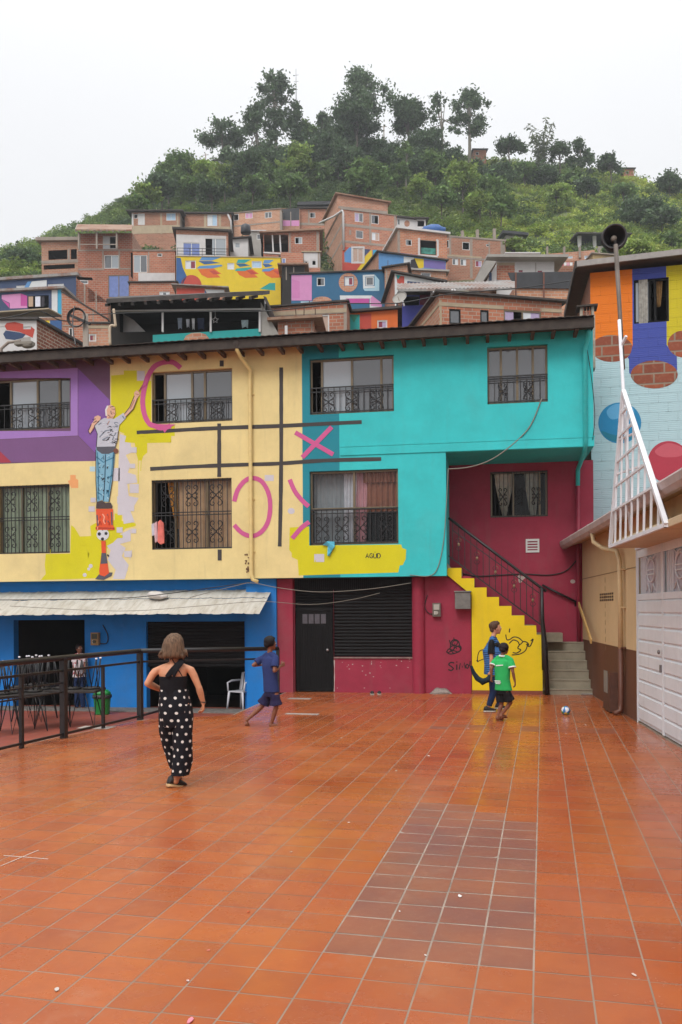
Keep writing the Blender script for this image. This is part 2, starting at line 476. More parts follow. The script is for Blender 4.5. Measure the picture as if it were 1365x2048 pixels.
def room(mb, a, b, c, d, y0, dep, mat=None, curtain=None):
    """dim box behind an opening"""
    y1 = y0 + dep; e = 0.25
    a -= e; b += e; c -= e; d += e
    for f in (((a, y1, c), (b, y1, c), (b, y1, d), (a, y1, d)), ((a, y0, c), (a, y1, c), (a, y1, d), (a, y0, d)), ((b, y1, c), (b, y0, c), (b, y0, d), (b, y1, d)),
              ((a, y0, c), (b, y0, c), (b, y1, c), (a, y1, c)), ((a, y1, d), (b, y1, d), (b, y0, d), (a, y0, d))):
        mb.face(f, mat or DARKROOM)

def scroll(mb, cx, cz, w, h, y, r=0.007, mat=None):
    """wrought-iron heart scroll panel"""
    for sx in (-1, 1):
        for sz in (-1, 1):
            p = []
            for k in range(15):
                t = k / 14
                ang = R(250) * t * 1.35 - R(60)
                rad = 0.16 * w * (1.45 - t * 1.15)
                p.append((cx + sx * (0.24 * w + rad * math.cos(ang)), y, cz + sz * (0.30 * h + rad * math.sin(ang) * 1.1)))
            p = [(cx, y, cz + sz * 0.02 * h), (cx + sx * 0.12 * w, y, cz + sz * 0.07 * h)] + p
            mb.tube(p, r, mat, 4, False)
            q = []
            for k in range(8):
                t = k / 7; ang = R(300) * t
                rad = 0.11 * w * (1 - 0.6 * t)
                q.append((cx + sx * (0.33 * w - rad * math.cos(ang)), y, cz + sz * (0.06 * h + rad * math.sin(ang))))
            mb.tube(q, r * 0.9, mat, 4, False)
    mb.ball((cx, y, cz), w * 0.07, 0.012, h * 0.06, mat, 8, 5)

def win_frame(parent, rect, y, cuts, mat, panes, fw=0.045, dep=0.06, transom=None, label=None):
    """window part: an aluminium frame with mullions; panes: list of materials (None = open) as sub-parts"""
    a, b, c, d = rect
    f = MB()
    f.box(a, b, y, y + dep, c, c + fw); f.box(a, b, y, y + dep, d - fw, d)
    f.box(a, a + fw, y + .001, y + dep - .001, c + fw, d - fw); f.box(b - fw, b, y + .001, y + dep - .001, c + fw, d - fw)
    xs = [a + fw] + [a + (b - a) * t for t in cuts] + [b - fw]
    for x in xs[1:-1]: f.box(x - fw * .55, x + fw * .55, y - .006, y + dep - .006, c + fw, d - fw)
    if transom is not None:
        zt = c + (d - c) * transom
        f.box(a + fw, b - fw, y - .009, y + dep - .009, zt - fw * .6, zt + fw * .6)
    w = f.build('window', mat, parent)
    if label: w['label'] = label
    for k, pm_ in enumerate(panes):
        if pm_ is None: continue
        pmb = MB(); pmb.face([(xs[k], y + dep * .5, c + fw), (xs[k + 1], y + dep * .5, c + fw), (xs[k + 1], y + dep * .5, d - fw), (xs[k], y + dep * .5, d - fw)])
        pmb.build('pane', pm_, w)
    return w
def rail_grille(parent, rect, y, frac, n_bars, orn, r=0.0105):
    """low iron balcony guard across the bottom of a window"""
    a, b, c, d = rect; h = (d - c) * frac; mb = MB()
    for z, rr in ((c + 0.05, .012), (c + h, .014), (c + h - 0.09, .010)): mb.bar((a, y, z), (b, y, z), rr * 2, rr * 2)
    for k in range(n_bars + 1):
        x = a + 0.015 + (b - a - .03) * k / n_bars
        mb.bar((x, y, c + .03), (x, y, c + h), 0.016)
    for t in orn: scroll(mb, a + (b - a) * t, c + h * .46, (b - a) * .17, h * .86, y, r)
    return mb.build('window_guard', IRON, parent)
def full_grille(parent, rect, y, cols, bands=(0.49, 0.53), n_bars=16, ornw=.17):
    a, b, c, d = rect; mb = MB()
    for z in [c + .02, d - .02] + [c + (d - c) * t for t in bands]: mb.bar((a, y, z), (b, y, z), .022)
    for k in range(n_bars + 1):
        x = a + .012 + (b - a - .024) * k / n_bars
        mb.bar((x, y, c), (x, y, d), .014)
    H = d - c
    for t in cols:
        if bands:
            for z0, z1 in ((0, bands[0]), (bands[-1], 1)):
                scroll(mb, a + (b - a) * t, c + H * (z0 + z1) / 2, (b - a) * ornw, H * (z1 - z0) * .8, y, .0115)
        else: scroll(mb, a + (b - a) * t, c + H * .45, (b - a) * ornw, H * .5, y, .011)
    return mb.build('window_grille', IRON, parent)
def curtain(parent, pts_top, pts_bot, y, mat, folds=7, amp=0.04, name='curtain', n=40):
    """wavy hanging cloth between a top line and a bottom line (x0,x1,z) each"""
    mb = MB(); rows = 10; (a0, a1, az), (b0, b1, bz) = pts_top, pts_bot
    g_ = []
    for j in range(rows + 1):
        t = j / rows; x0, x1 = lerp(a0, b0, t ** 1.4), lerp(a1, b1, t ** 1.4); z = lerp(az, bz, t)
        g_.append([(lerp(x0, x1, i / n), y + amp * math.sin(2 * math.pi * folds * i / n) * (0.6 + .4 * t), z) for i in range(n + 1)])
    for j in range(rows):
        for i in range(n): mb.face([g_[j][i], g_[j][i + 1], g_[j + 1][i + 1], g_[j + 1][i]], None, True)
    o = mb.build(name, mat, parent)
    return o

# ---- measurements
U = lambda px, py=900, i=0.0: FU.uv(px, py, i)[0]
Z = lambda px, py, i=0.0: FU.uv(px, py, i)[1]
XL, XR = U(-260), U(1187, 780)
U_PY, U_YT, U_TT, U_LB = U(221, 800), U(605, 850), U(679, 850), U(893, 1050)
Z_B = Z(420, 1158); Z_T = Z(600, 676); Z_PU = Z(100, 924); Z_OV = Z(1040, 899)
W = {
    'purple_upper': FU.rect(-28, 140, 757, 860), 'cream_upper': FU.rect(304, 465, 740, 845), 'turq_left': FU.rect(620, 788, 714, 826),
    'turq_right': FU.rect(975, 1096, 691, 806), 'cream_left': FU.rect(-3, 140, 970, 1107), 'cream_mid': FU.rect(304, 464, 958, 1098), 'turq_low': FU.rect(620, 797, 940, 1089),
}
W8 = FU.rect(981, 1096, 942, 1034, D_B)
B = thing('painted_building', 'long three storey building painted plum, cream and turquoise above, blue and crimson below', 'building', (0, YU, 0))
def facade_colour(u, z):
    if u > U_LB and z < Z_OV: return None
    if u < U_PY: return PURP if z > Z_PU else CREAM
    if u < U_YT: return CREAM
    return TEAL if u < U_TT else TURQ
wall = MB()
wall_grid(wall, [XL, U_PY, U_YT, U_TT, U_LB, XR], [Z_B, Z_OV, Z_PU, Z_T], 0, facade_colour, list(W.values()), 0.15)
E = 7.0
wall.face([(XR, 0, Z_OV), (XR, E, Z_OV), (XR, E, Z_T + .9), (XR, 0, Z_T)], TURQ)
wall.face([(U_LB, 0, Z_B), (U_LB, D_B, Z_B), (U_LB, D_B, Z_OV), (U_LB, 0, Z_OV)], TURQ)
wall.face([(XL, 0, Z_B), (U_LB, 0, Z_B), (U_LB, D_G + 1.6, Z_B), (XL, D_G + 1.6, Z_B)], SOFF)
wall.face([(U_LB, 0, Z_OV), (XR, 0, Z_OV), (XR, D_B, Z_OV), (U_LB, D_B, Z_OV)], TURQ)
wall.face([(XL, 0, Z_B), (XL, E, Z_B), (XL, E, Z_T), (XL, 0, Z_T)], PURP)
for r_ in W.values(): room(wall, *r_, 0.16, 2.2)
# ledge along the foot of the turquoise storey
wall.box(U_TT + .02, XR + .012, -.022, 0.0, Z_OV + .012, Z_OV + .22, TURQ)
wall.box(U_TT + .02, XR + .016, -.03, -.0221, Z_OV + .2, Z_OV + .235, TURQ)
# crimson ground floor
UG = lambda px, py=1280: FU.uv(px, py, D_G)[0]
ZG = lambda px, py: FU.uv(px, py, D_G)[1]
u_b1, u_door0, u_door1, u_sh1, u_red1 = UG(557), UG(590), UG(668), UG(825), UG(943)
z_sill = ZG(745, 1314); z_lint = ZG(700, 1180)
sh_hole = (u_door1, u_sh1, z_sill, Z_B - .001); door_hole = (u_door0, u_door1 - .001, 0.0, Z_B - .001)
wall_grid(wall, [u_b1, u_red1], [0, Z_B], D_G, lambda u, z: CRIM, [sh_hole, door_hole], 0.12)
s1 = (UG(28, 1300), UG(170, 1300), PATIO, ZG(100, 1240)); s2 = (UG(293, 1300), UG(490, 1300), PATIO, ZG(390, 1243))
wall_grid(wall, [XL, u_b1], [PATIO, Z_B], D_G, lambda u, z: BLUE, [s1, s2], 0.22, extra_u=())
wall.face([(u_b1, D_G - .16, PATIO), (u_b1, D_G + .1, PATIO), (u_b1, D_G + .1, Z_B), (u_b1, D_G - .16, Z_B)], BLUE)
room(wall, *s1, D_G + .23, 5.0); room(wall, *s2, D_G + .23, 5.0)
wall.box(UG(497), u_b1 - .002, D_G - .16, D_G - .001, PATIO, Z_B - .002, BLUE)          # blue pier
wall.box(u_b1 + .004, u_door0 - .02, D_G - .10, D_G - .001, 0, Z_B - .003, CRIM)         # crimson pier
wall.tube([(UG(838), D_G + .02, 0), (UG(838), D_G + .02, Z_B - .01)], 0.15, CRIM, 18, False)
# back wall of the stair recess
UB = lambda px, py=1100: FU.uv(px, py, D_B)[0]
wall_grid(wall, [U_LB - .4, UB(1186)], [0, Z_OV], D_B, lambda u, z: CRIM, [W8], 0.12)
wall.box(UB(1160), UB(1187), D_B - .09, D_B - .001, 0, Z_OV - .002, CRIM)
wall.face([(UB(1187), D_B - .09, 0), (UB(1187), E, 0), (UB(1187), E, Z_OV), (UB(1187), D_B - .09, Z_OV)], CRIM)
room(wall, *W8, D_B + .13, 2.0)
wall.build('wall', None, B)

# ---- roof
def build_roof():
    m = MB()
    y0 = -.55; i0 = y0
    zb_, zt_ = FU.uv(600, 689, y0)[1], FU.uv(600, 671, y0)[1]
    xl, xr = XL - .3, FU.uv(1189, 645, y0)[0]
    m.box(xl, xr, y0, y0 + .05, zb_, zt_, ROOFD)
    n = int((xr - xl) / .045)          # corrugated sheet lying on the board
    sl = 0.13; rows = []
    for k in range(n + 1):
        x = xl + (xr - xl) * k / n
        rows.append((x, .007 * math.sin(2 * math.pi * x / .16) + .004 * math.sin(x * 1.7)))
    for k in range(n):
        (xa, ha), (xb, hb) = rows[k], rows[k + 1]
        za, zc = zt_ + .03, zt_ + .03 + sl * 7.5
        m.face([(xa, y0 - .07, za + ha), (xb, y0 - .07, za + hb), (xb, 7, zc + hb), (xa, 7, zc + ha)], ROOFD, True)
        m.face([(xa, y0 - .07, za + ha - .012), (xb, y0 - .07, za + hb - .012), (xb, y0 - .07, za + hb), (xa, y0 - .07, za + ha)], ROOFD)
    # soffit boards
    m.face([(xl, y0 + .05, zb_ + .06), (xr, y0 + .05, zb_ + .06), (xr, .25, zb_ + .16), (xl, .25, zb_ + .16)], RAFT)
    m.face([(xr, y0, zb_), (xr, 7, zb_ + .9), (xr, 7, zt_ + .9), (xr, y0, zt_)], ROOFD)
    k = 0; x = xl + .2
    while x < xr - .1:
        m.box(x, x + .07, y0 + .055, .0, zb_ - .035, zb_ + .06, RAFT); x += .46 + .03 * math.sin(k * 2.1); k += 1
    return m.build('roof', None, B)
build_roof()

# ---- upper windows
win_frame(B, W['purple_upper'], .09, (.28, .60, .86), BRONZE, (None, GLASSL, GLASS, GLASS))
rail_grille(B, W['purple_upper'], .03, .50, 14, (.36, .58, .80))
win_frame(B, W['cream_upper'], .09, (.15, .49, .65), BRONZE, (None, GLASSL, GLASS, GLASS))
rail_grille(B, W['cream_upper'], .03, .46, 14, (.24, .52, .80))
win_frame(B, W['turq_left'], .09, (.14, .50, .85), BRONZE, (None, GLASSL, GLASS, GLASS))
rail_grille(B, W['turq_left'], .03, .48, 14, (.22, .50, .79))
win_frame(B, W['turq_right'], .09, (.23, .50, .76), BRONZE, (GLASS, GLASS, GLASS, GLASS))
rail_grille(B, W['turq_right'], .03, .48, 9, (.26, .68))
# ---- lower windows with curtains
CUR_G = plain('pale green curtain', '#b9c4a8', 0.95, 0.9, 0.1); CUR_O = plain('orange patterned curtain', '#d39a45', 0.95, 0.9, 0.35, scale=14)
CUR_B = plain('peach curtain', '#e0b68e', 0.95, 0.9, 0.15, scale=3); CUR_W = plain('pale grey curtain', '#dedbe2', 0.92, 0.9, 0.08)
CUR_P = plain('pink curtain', '#d89ea6', 0.95, 0.9, 0.1); CUR_BR = plain('bronze satin curtain', '#9a6048', 0.95, 0.45, 0.12)
r_ = W['cream_left']
w = win_frame(B, r_, .10, (.31, .68), BRONZE, (CLEAR, CLEAR, CLEAR))
curtain(w, (r_[0], r_[1], r_[3]), (r_[0], r_[1], r_[2]), .19, CUR_G, 11, .035)
full_grille(B, r_, .04, (.16, .46, .78), n_bars=18)
r_ = W['cream_mid']
w = win_frame(B, r_, .10, (.28, .68), BRONZE, (None, CLEAR, CLEAR))
wd = r_[1] - r_[0]
curtain(w, (r_[0] + wd * .16, r_[0] + wd * .30, r_[3]), (r_[0] + wd * .27, r_[0] + wd * .31, r_[2] + .5), .22, CUR_O, 3, .03)
curtain(w, (r_[0] + wd * .31, r_[1], r_[3]), (r_[0] + wd * .31, r_[1], r_[2]), .21, CUR_B, 9, .035)
full_grille(B, r_, .04, (.20, .50, .80), n_bars=18)
r_ = W['turq_low']; wd = r_[1] - r_[0]; hz = r_[3] - r_[2]
w = win_frame(B, r_, .10, (.50,), BRONZE, (CLEAR, CLEAR), transom=.49)
curtain(w, (r_[0] + wd * .02, r_[0] + wd * .38, r_[3]), (r_[0] + wd * .02, r_[0] + wd * .38, r_[2]), .34, plain('grey net curtain', '#a2a4a8', .85, .9, .05), 7, .02)
curtain(w, (r_[0] + wd * .37, r_[0] + wd * .52, r_[3]), (r_[0] + wd * .37, r_[0] + wd * .50, r_[2]), .28, CUR_W, 4, .03)
curtain(w, (r_[0] + wd * .51, r_[0] + wd * .64, r_[3]), (r_[0] + wd * .51, r_[0] + wd * .62, r_[2]), .26, CUR_P, 3, .03)
curtain(w, (r_[0] + wd * .62, r_[1], r_[3]), (r_[0] + wd * .62, r_[1], r_[2] + hz * .45), .24, CUR_BR, 6, .035)
curtain(w, (r_[0] + wd * .60, r_[1], r_[3]), (r_[0] + wd * .60, r_[1], r_[3] - hz * .16), .19, CUR_BR, 9, .03, 'pelmet')
g_ = rail_grille(B, r_, .04, .48, 16, (.14, .36, .57, .86))
# window in the stair recess
w = win_frame(B, W8, D_B + .06, (.40, .86), BRONZE, (None, CLEAR, CLEAR))
a, b, c, d = W8; wd = b - a
LACE = plain('grey lace curtain', '#d6d3c8', 0.92, 0.9, 0.15, scale=12)
curtain(w, (a + wd * .07, a + wd * .42, d), (a + wd * .22, a + wd * .28, c + .03), D_B + .16, LACE, 5, .03)
curtain(w, (a + wd * .60, a + wd * .86, d), (a + wd * .70, a + wd * .80, c + .03), D_B + .16, LACE, 4, .03)
full_grille(B, W8, D_B + .03, (.22, .50, .80), (), 13, .16)

# ---- crimson ground floor: door, shutter, louvre
dm = MB(); a, b = u_door0 + .03, u_door1 - .03; zt_ = ZG(630, 1216)
dm.box(a, b, D_G + .05, D_G + .09, .03, zt_)
for k in range(13):
    x = a + .08 + (b - a - .16) * k / 12
    dm.box(x - .012, x + .012, D_G + .038, D_G + .05, .1, zt_ - .42)
dm.box(a, a + .06, D_G + .03, D_G + .051, .03, zt_); dm.box(b - .06, b, D_G + .03, D_G + .051, .03, zt_)
dm.box(a + .06, b - .06, D_G + .031, D_G + .051, zt_ - .07, zt_); dm.box(a + .06, b - .06, D_G + .031, D_G + .051, .03, .1)
do = dm.build('door', BLACKM, B)
gm = MB()
for k in range(4):
    x = a + .14 + (b - a - .28) * k / 4
    gm.box(x + .01, x + (b - a - .28) / 4 - .02, D_G + .036, D_G + .05, zt_ - .36, zt_ - .14)
gm.build('door_pane', plain('frosted pane', '#56535a', .8, .35, .2), do)
hm = MB(); hm.ball((b - .12, D_G + .0, ZG(655, 1300)), .035, .03, .035); hm.tube([(b - .12, D_G + .05, ZG(655, 1300)), (b - .12, D_G, ZG(655, 1300))], .012)
hm.build('door_handle', plain('worn steel', '#a8a8a8', .8, .3, .1, .8), do)
lm = MB()
for k in range(7):
    z = zt_ + .06 + k * .065
    if z > z_lint + .3: break
    lm.prism([(a, D_G + .04, z), (a, D_G + .09, z + .03), (a, D_G + .09, z + .045), (a, D_G + .04, z + .015)], (b - a, 0, 0))
lm.box(a - .03, b + .03, D_G + .09, D_G + .1, zt_, Z_B - .01)
lm.build('transom_louvre', BLACKM, B)
def shutter(name, u0, u1, z0, z1, y, mat, parent, pitch=.075, dep=.02):
    m = MB(); n = max(2, int((z1 - z0) / pitch)); pr = []
    for k in range(n):
        za = z0 + (z1 - z0) * k / n; h = (z1 - z0) / n
        for t, yy in ((0, .0), (.15, -dep * .5), (.5, -dep), (.85, -dep * .5)): pr.append((y + yy, za + h * t))
    pr.append((y, z1))
    for (ya, za), (yb_, zb_) in zip(pr, pr[1:]):
        m.face([(u0, ya, za), (u1, ya, za), (u1, yb_, zb_), (u0, yb_, zb_)], mat, False)
    return m.build(name, None, parent)
shutter('roller_shutter', u_door1, u_sh1, z_sill, z_lint + .05, D_G + .06, BLACKM, B)
cm = MB(); zc0 = ZG(700, 1178)
n = 60
for k in range(n):                                   # ribbed sheet under the overhang
    xa, xb = lerp(u_door0, u_sh1, k / n), lerp(u_door0, u_sh1, (k + .55) / n)
    cm.box(xa, xb, D_G - .012, D_G + .01, zc0, Z_B - .004)
cm.box(u_door0, u_sh1, D_G + .011, D_G + .02, zc0 - .02, Z_B - .004)
cm.build('ribbed_fascia', BLACKM, B)
sm = MB(); sm.box(u_door1, u_sh1 + .02, D_G - .035, D_G + .05, z_sill - .03, z_sill - .001)
sm.build('window_sill', plain('chipped concrete sill', '#8d7b74', .8, .9, .3, scale=12), B)
# ---- blue shop: half-open shutter
shutter('roller_shutter', s2[0], s2[1], ZG(390, 1335), s2[3], D_G + .12, BLACKM, B)
# ---- awning
def build_awning():
    m = MB(); y0, y1 = D_G - .02, -.75
    x0 = XL; xt, xb = FU.uv(545, 1178, y0)[0], FU.uv(519, 1229, y1)[0]
    zt_, zb_ = FU.uv(250, 1183, y0)[1], FU.uv(250, 1229, y1)[1]
    n = int((xt - x0) / .05)
    ps = lambda k, t: (lerp(x0, lerp(xt, xb, t), k / n), lerp(y0, y1, t), lerp(zt_, zb_, t) + .011 * (1 if k % 5 == 0 else 0) + .008 * math.sin(k * .37))
    for k in range(n):
        for t0, t1 in ((0, .36), (.36, 1)):
            o_ = .012 if t1 < 1 else 0
            q = [ps(k, t0), ps(k + 1, t0), ps(k + 1, t1), ps(k, t1)]
            m.face([(p[0], p[1], p[2] + o_) for p in q], None, False)
    return m.build('awning', awning_mat(), B)
def awning_mat():
    t = NT('dirty white sheet'); o = t.obj(); c = lin('#c6c1b7')
    mp = t.n('Mapping'); mp.inputs['Scale'].default_value = (6, 1.2, 1.2); t.put(mp.inputs['Vector'], o)
    b_ = t.mix(t.ramp(t.noise(mp.outputs[0], 1.5, 5, .65), .4, .75, 0, .6), c, lin('#8d8069'))
    b_ = t.mix(t.ramp(t.noise(o, 5, 5), .62, .78, 0, .7), b_, lin('#77664c'))
    s_ = t.n('SeparateXYZ'); t.put(s_.inputs[0], o)
    return t.set(b_, .65)
build_awning()

# ---- downpipes
PIPE_C = plain('cream pipe', '#e2ca88', .9, .5); PIPE_T = plain('turquoise pipe', '#33c2c2', .83, .5); PIPE_R = plain('crimson pipe', '#96263f', .85, .55)
m = MB(); xa = U(503, 900); zt_ = FU.uv(487, 692, -.5)[1]
m.tube([(U(487, 690), -.5, zt_ + .1), (U(487, 690), -.5, zt_ - .08), (U(490, 720), -.38, Z(490, 722)), (U(503, 735), -.09, Z(503, 742)), (xa, -.07, Z(503, 770)), (xa, -.07, Z_B + .12), (xa + .03, -.07, Z_B - .03), (xa + .16, -.07, Z_B - .08)], .044, PIPE_C, 10)
for z in (Z(503, 790), Z(503, 1000), Z(503, 1105)): m.box(xa - .08, xa + .08, -.03, -.001, z, z + .03, PIPE_C)
m.lathe([(.05, 0), (.085, .08), (.085, .16)], (U(487, 690), -.5, zt_ - .06), 10, ROOFD)
m.build('downpipe', None, B)
m = MB(); xa = U(1170, 780)
m.tube([(U(1176), -.3, Z(1176, 668)), (U(1176), -.2, Z(1176, 680)), (xa, -.07, Z(1170, 700)), (xa, -.07, Z_OV + .08), (xa, .1, Z_OV - .08), (UB(1156), D_B - .15, Z_OV - .22), (UB(1156), D_B - .12, Z_OV - .6)], .05, PIPE_T, 10)
m.build('downpipe', None, B)
m = MB(); m.tube([(UB(1156), D_B - .12, Z_OV - .6), (UB(1156), D_B - .12, .9)], .05, PIPE_R, 10)
m.build('downpipe', None, B)
# ---- small wall fittings
m = MB(); a, b, c, d = FU.rect(1052, 1079, 1078, 1105, D_B)
WHITE = plain('white plastic', '#dcdcd8', .85, .5, .04)
y = D_B - .02
m.box(a, b, y, y + .019, c, c + .05); m.box(a, b, y, y + .019, d - .05, d); m.box(a, a + .04, y, y + .019, c + .05, d - .05); m.box(b - .04, b, y, y + .019, c + .05, d - .05)
for k in range(3): m.box(a + .04, b - .04, y + .002, y + .015, lerp(c, d, .25 + .2 * k), lerp(c, d, .34 + .2 * k))
m.build('wall_vent', WHITE, B)
def meter(px0, px1, py0, py1, ins, mat, face):
    m = MB(); a, b, c, d = FU.rect(px0, px1, py0, py1, ins)
    m.box(a, b, ins - .11, ins - .001, c, d, mat)
    m.box(lerp(a, b, .15), lerp(a, b, .85), ins - .125, ins - .111, lerp(c, d, .5), lerp(c, d, .9), face)
    m.box(lerp(a, b, .2), lerp(a, b, .6), ins - .122, ins - .111, lerp(c, d, .15), lerp(c, d, .4), plain('meter white', '#c9c4ba', .9))
    m.tube([(lerp(a, b, .5), ins - .14, lerp(c, d, .28)), (lerp(a, b, .5), ins - .112, lerp(c, d, .28))], .04, face, 10)
    return m.build('electric_meter', None, B)
meter(186, 201, 1265, 1290, D_G, plain('tan meter box', '#a98c5c', .8), plain('meter face', '#4e5140', .8))
meter(866, 882, 1206, 1233, D_G, plain('grey meter box', '#6f665c', .8), plain('meter face pale', '#b8b4a8', .8))
m = MB(); a, b, c, d = FU.rect(911, 942, 1185, 1218, D_G); m.box(a, b, D_G - .28, D_G - .002, c, d); m.box(a - .015, b + .015, D_G - .30, D_G - .001, d + .001, d + .03)
m.build('junction_box', plain('zinc box', '#7d7b76', .8, .5, .2, .3), B, .006)
# ---- cables lying on the walls
def cable(pts, ins, name='wall_cable', mat=None, r=.011, parent=B):
    m = MB(); q = []
    for p in pts:
        u_, z_ = FU.uv(p[0], p[1], ins); q.append(Vector((u_, ins, z_)))
    s_ = []
    for i in range(len(q) - 1):
        p0, p1, p2, p3 = q[max(i - 1, 0)], q[i], q[i + 1], q[min(i + 2, len(q) - 1)]
        for k in range(5):
            t = k / 5
            s_.append(.5 * ((2 * p1) + (-p0 + p2) * t + (2 * p0 - 5 * p1 + 4 * p2 - p3) * t * t + (-p0 + 3 * p1 - 3 * p2 + p3) * t ** 3))
    s_.append(q[-1]); m.tube(s_, r, mat or IRON, 5)
    return m.build(name, None, parent)
PALEC = plain('pale cable', '#8c877c', .8)
cable([(1084, 797), (1062, 850), (1030, 885), (985, 918), (940, 934), (898, 938)], -.02, mat=PALEC, r=.013)
cable([(897, 936), (893, 1010), (888, 1080), (876, 1135), (858, 1152), (820, 1150)], -.025, mat=PALEC, r=.010)
cable([(910, 1142), (950, 1152), (1000, 1150), (1050, 1148), (1100, 1150), (1135, 1140), (1160, 1112)], D_B - .02, r=.013)
cable([(855, 1190), (850, 1212), (857, 1226), (868, 1228)], D_G - .02, r=.010)
cable([(206, 1250), (216, 1270), (214, 1286), (201, 1287)], D_G - .02, r=.012)
cable([(1175, 700), (1184, 760), (1190, 830), (1186, 880)], -.03, r=.008)

# ================================================================== painted murals on the facade (thin paint sheets, each layer 2.5 mm above the last)
def cr(pts, k=6, closed=False):
    """smooth curve through 2D points"""
    P = [Vector((p[0], p[1])) for p in pts]; n = len(P); out_ = []
    rng = range(n if closed else n - 1)
    for i in rng:
        g_ = (lambda j: P[j % n]) if closed else (lambda j: P[max(0, min(n - 1, j))])
        p0, p1, p2, p3 = g_(i - 1), g_(i), g_(i + 1), g_(i + 2)
        for q in range(k):
            t = q / k
            out_.append(.5 * ((2 * p1) + (-p0 + p2) * t + (2 * p0 - 5 * p1 + 4 * p2 - p3) * t * t + (-p0 + 3 * p1 - 3 * p2 + p3) * t ** 3))
    if not closed: out_.append(P[-1])
    return [(p.x, p.y) for p in out_]
class Paint:
    """flat shapes traced on one wall plane, all in the wall's own metres"""
    def __init__(s, face, inset=0.0, step=0.0010):
        s.F, s.i, s.mb, s.st = face, inset, MB(), step
    def P(s, p, layer):
        u, z = s.F.uv(p[0], p[1], s.i); return (u, s.i - s.st * (layer + 1), z)
    def poly(s, pts, mat, layer=0, smooth=0):
        if smooth: pts = cr(pts, smooth, True)
        q = [s.P(p, layer) for p in pts]
        a = sum(q[i][0] * q[(i + 1) % len(q)][2] - q[(i + 1) % len(q)][0] * q[i][2] for i in range(len(q)))
        if a < 0: q.reverse()
        s.mb.face(q, mat)
    def rect(s, x0, x1, y0, y1, mat, layer=0): s.poly([(x0, y0), (x1, y0), (x1, y1), (x0, y1)], mat, layer)
    def stroke(s, pts, w, mat, layer=0, smooth=0, wob=0.0):
        """w in photograph pixels at this wall"""
        if smooth: pts = cr(pts, smooth)
        P = [Vector(p) for p in pts]; L, Rr = [], []
        for i in range(len(P)):
            t = P[min(i + 1, len(P) - 1)] - P[max(i - 1, 0)]
            if t.length < 1e-6: t = Vector((1, 0))
            t.normalize(); n = Vector((-t.y, t.x)) * (w / 2 * (1 + wob * rnd.uniform(-1, 1)))
            L.append(P[i] + n); Rr.append(P[i] - n)
        for i in range(len(P) - 1):
            s.mb.face([s.P(p, layer) for p in (L[i], L[i + 1], Rr[i + 1], Rr[i])], mat)
    def disc(s, x, y, rx, ry, mat, layer=0, n=24, a0=0, a1=360):
        s.poly([(x + rx * math.cos(R(a0 + (a1 - a0) * k / n)), y + ry * math.sin(R(a0 + (a1 - a0) * k / n))) for k in range(n if a1 - a0 >= 360 else n + 1)], mat, layer)
    def build(s, name, parent): return s.mb.build(name, None, parent)
def wp(name, col, k=.9): return paint('paint ' + name, col, k, .05, dirt=.08, bump=.15)
CHART, PINKP, CHAR, LILAC = wp('chartreuse', '#cdc600', 1.0), wp('pink', '#cf5a94'), wp('charcoal', '#3f3b3a'), wp('lilac grey', '#cfcbd2')
LAV, VIOL, PLUM, REDP, SALM = wp('lavender', '#a47cc4'), wp('violet', '#8558a6'), wp('dark plum', '#7a5384'), wp('brick red', '#a8384a'), wp('salmon', '#eda76a')
INK = wp('ink black', '#26232a')

p = Paint(FU)
# receding frame round the plum window
p.poly([(-80, 748), (156, 736), (156, 757 - 1), (141, 757 - 1), (-80, 757 - 1)], LAV)
p.poly([(142, 757 - 1), (156, 757 - 1), (156, 871), (-80, 882), (-80, 862), (142, 862)], LAV)
p.poly([(157, 737), (220, 800), (220, 924), (193, 908), (157, 871)], VIOL)
p.poly([(-80, 883), (156, 872), (193, 909), (193, 922), (-80, 926)], PLUM)
p.poly([(-80, 886), (0, 902), (24, 925), (-80, 926)], REDP, 1)
p.build('painted_frame', B); p = Paint(FU)
# chartreuse blocks at the upper left of the noughts and crosses board
p.poly([(223, 751), (248, 749), (248, 741), (274, 741), (274, 762), (303, 762), (303, 850), (350, 851), (350, 872), (343, 872), (343, 885), (295, 886), (295, 905), (287, 912), (284, 921), (277, 921), (273, 906), (270, 886), (245, 884), (245, 872), (250, 868), (238, 862), (232, 872), (222, 866)], CHART)
# lilac grey blocks down the yellow wall
p.poly([(240, 868), (253, 872), (250, 884), (262, 886), (264, 905), (252, 910), (262, 930), (256, 945), (272, 950), (275, 965), (255, 968), (258, 992), (278, 996), (270, 1010), (262, 1024), (270, 1044), (248, 1048), (246, 1030), (236, 1030), (238, 920)], LILAC, 2)
p.poly([(275, 742), (290, 742), (290, 761), (275, 761)], LILAC, 3); p.rect(260, 278, 968, 986, LILAC, 3); p.rect(222, 240, 936, 962, LILAC, 2)
p.poly([(262, 1058), (246, 1066), (226, 1086), (214, 1092), (222, 1100), (216, 1120), (232, 1140), (226, 1158), (250, 1158), (258, 1130), (244, 1112), (252, 1096), (240, 1088), (262, 1082)], LILAC, 2)
p.rect(530, 548, 950, 962, LILAC, 2); p.disc(583, 1022, 7, 6, LILAC, 2); p.rect(180, 191, 933, 943, wp('pale blue', '#b7d4dc'))
p.poly([(141, 950), (152, 950), (152, 957), (157, 960), (157, 976), (143, 976), (136, 962), (141, 960)], SALM)
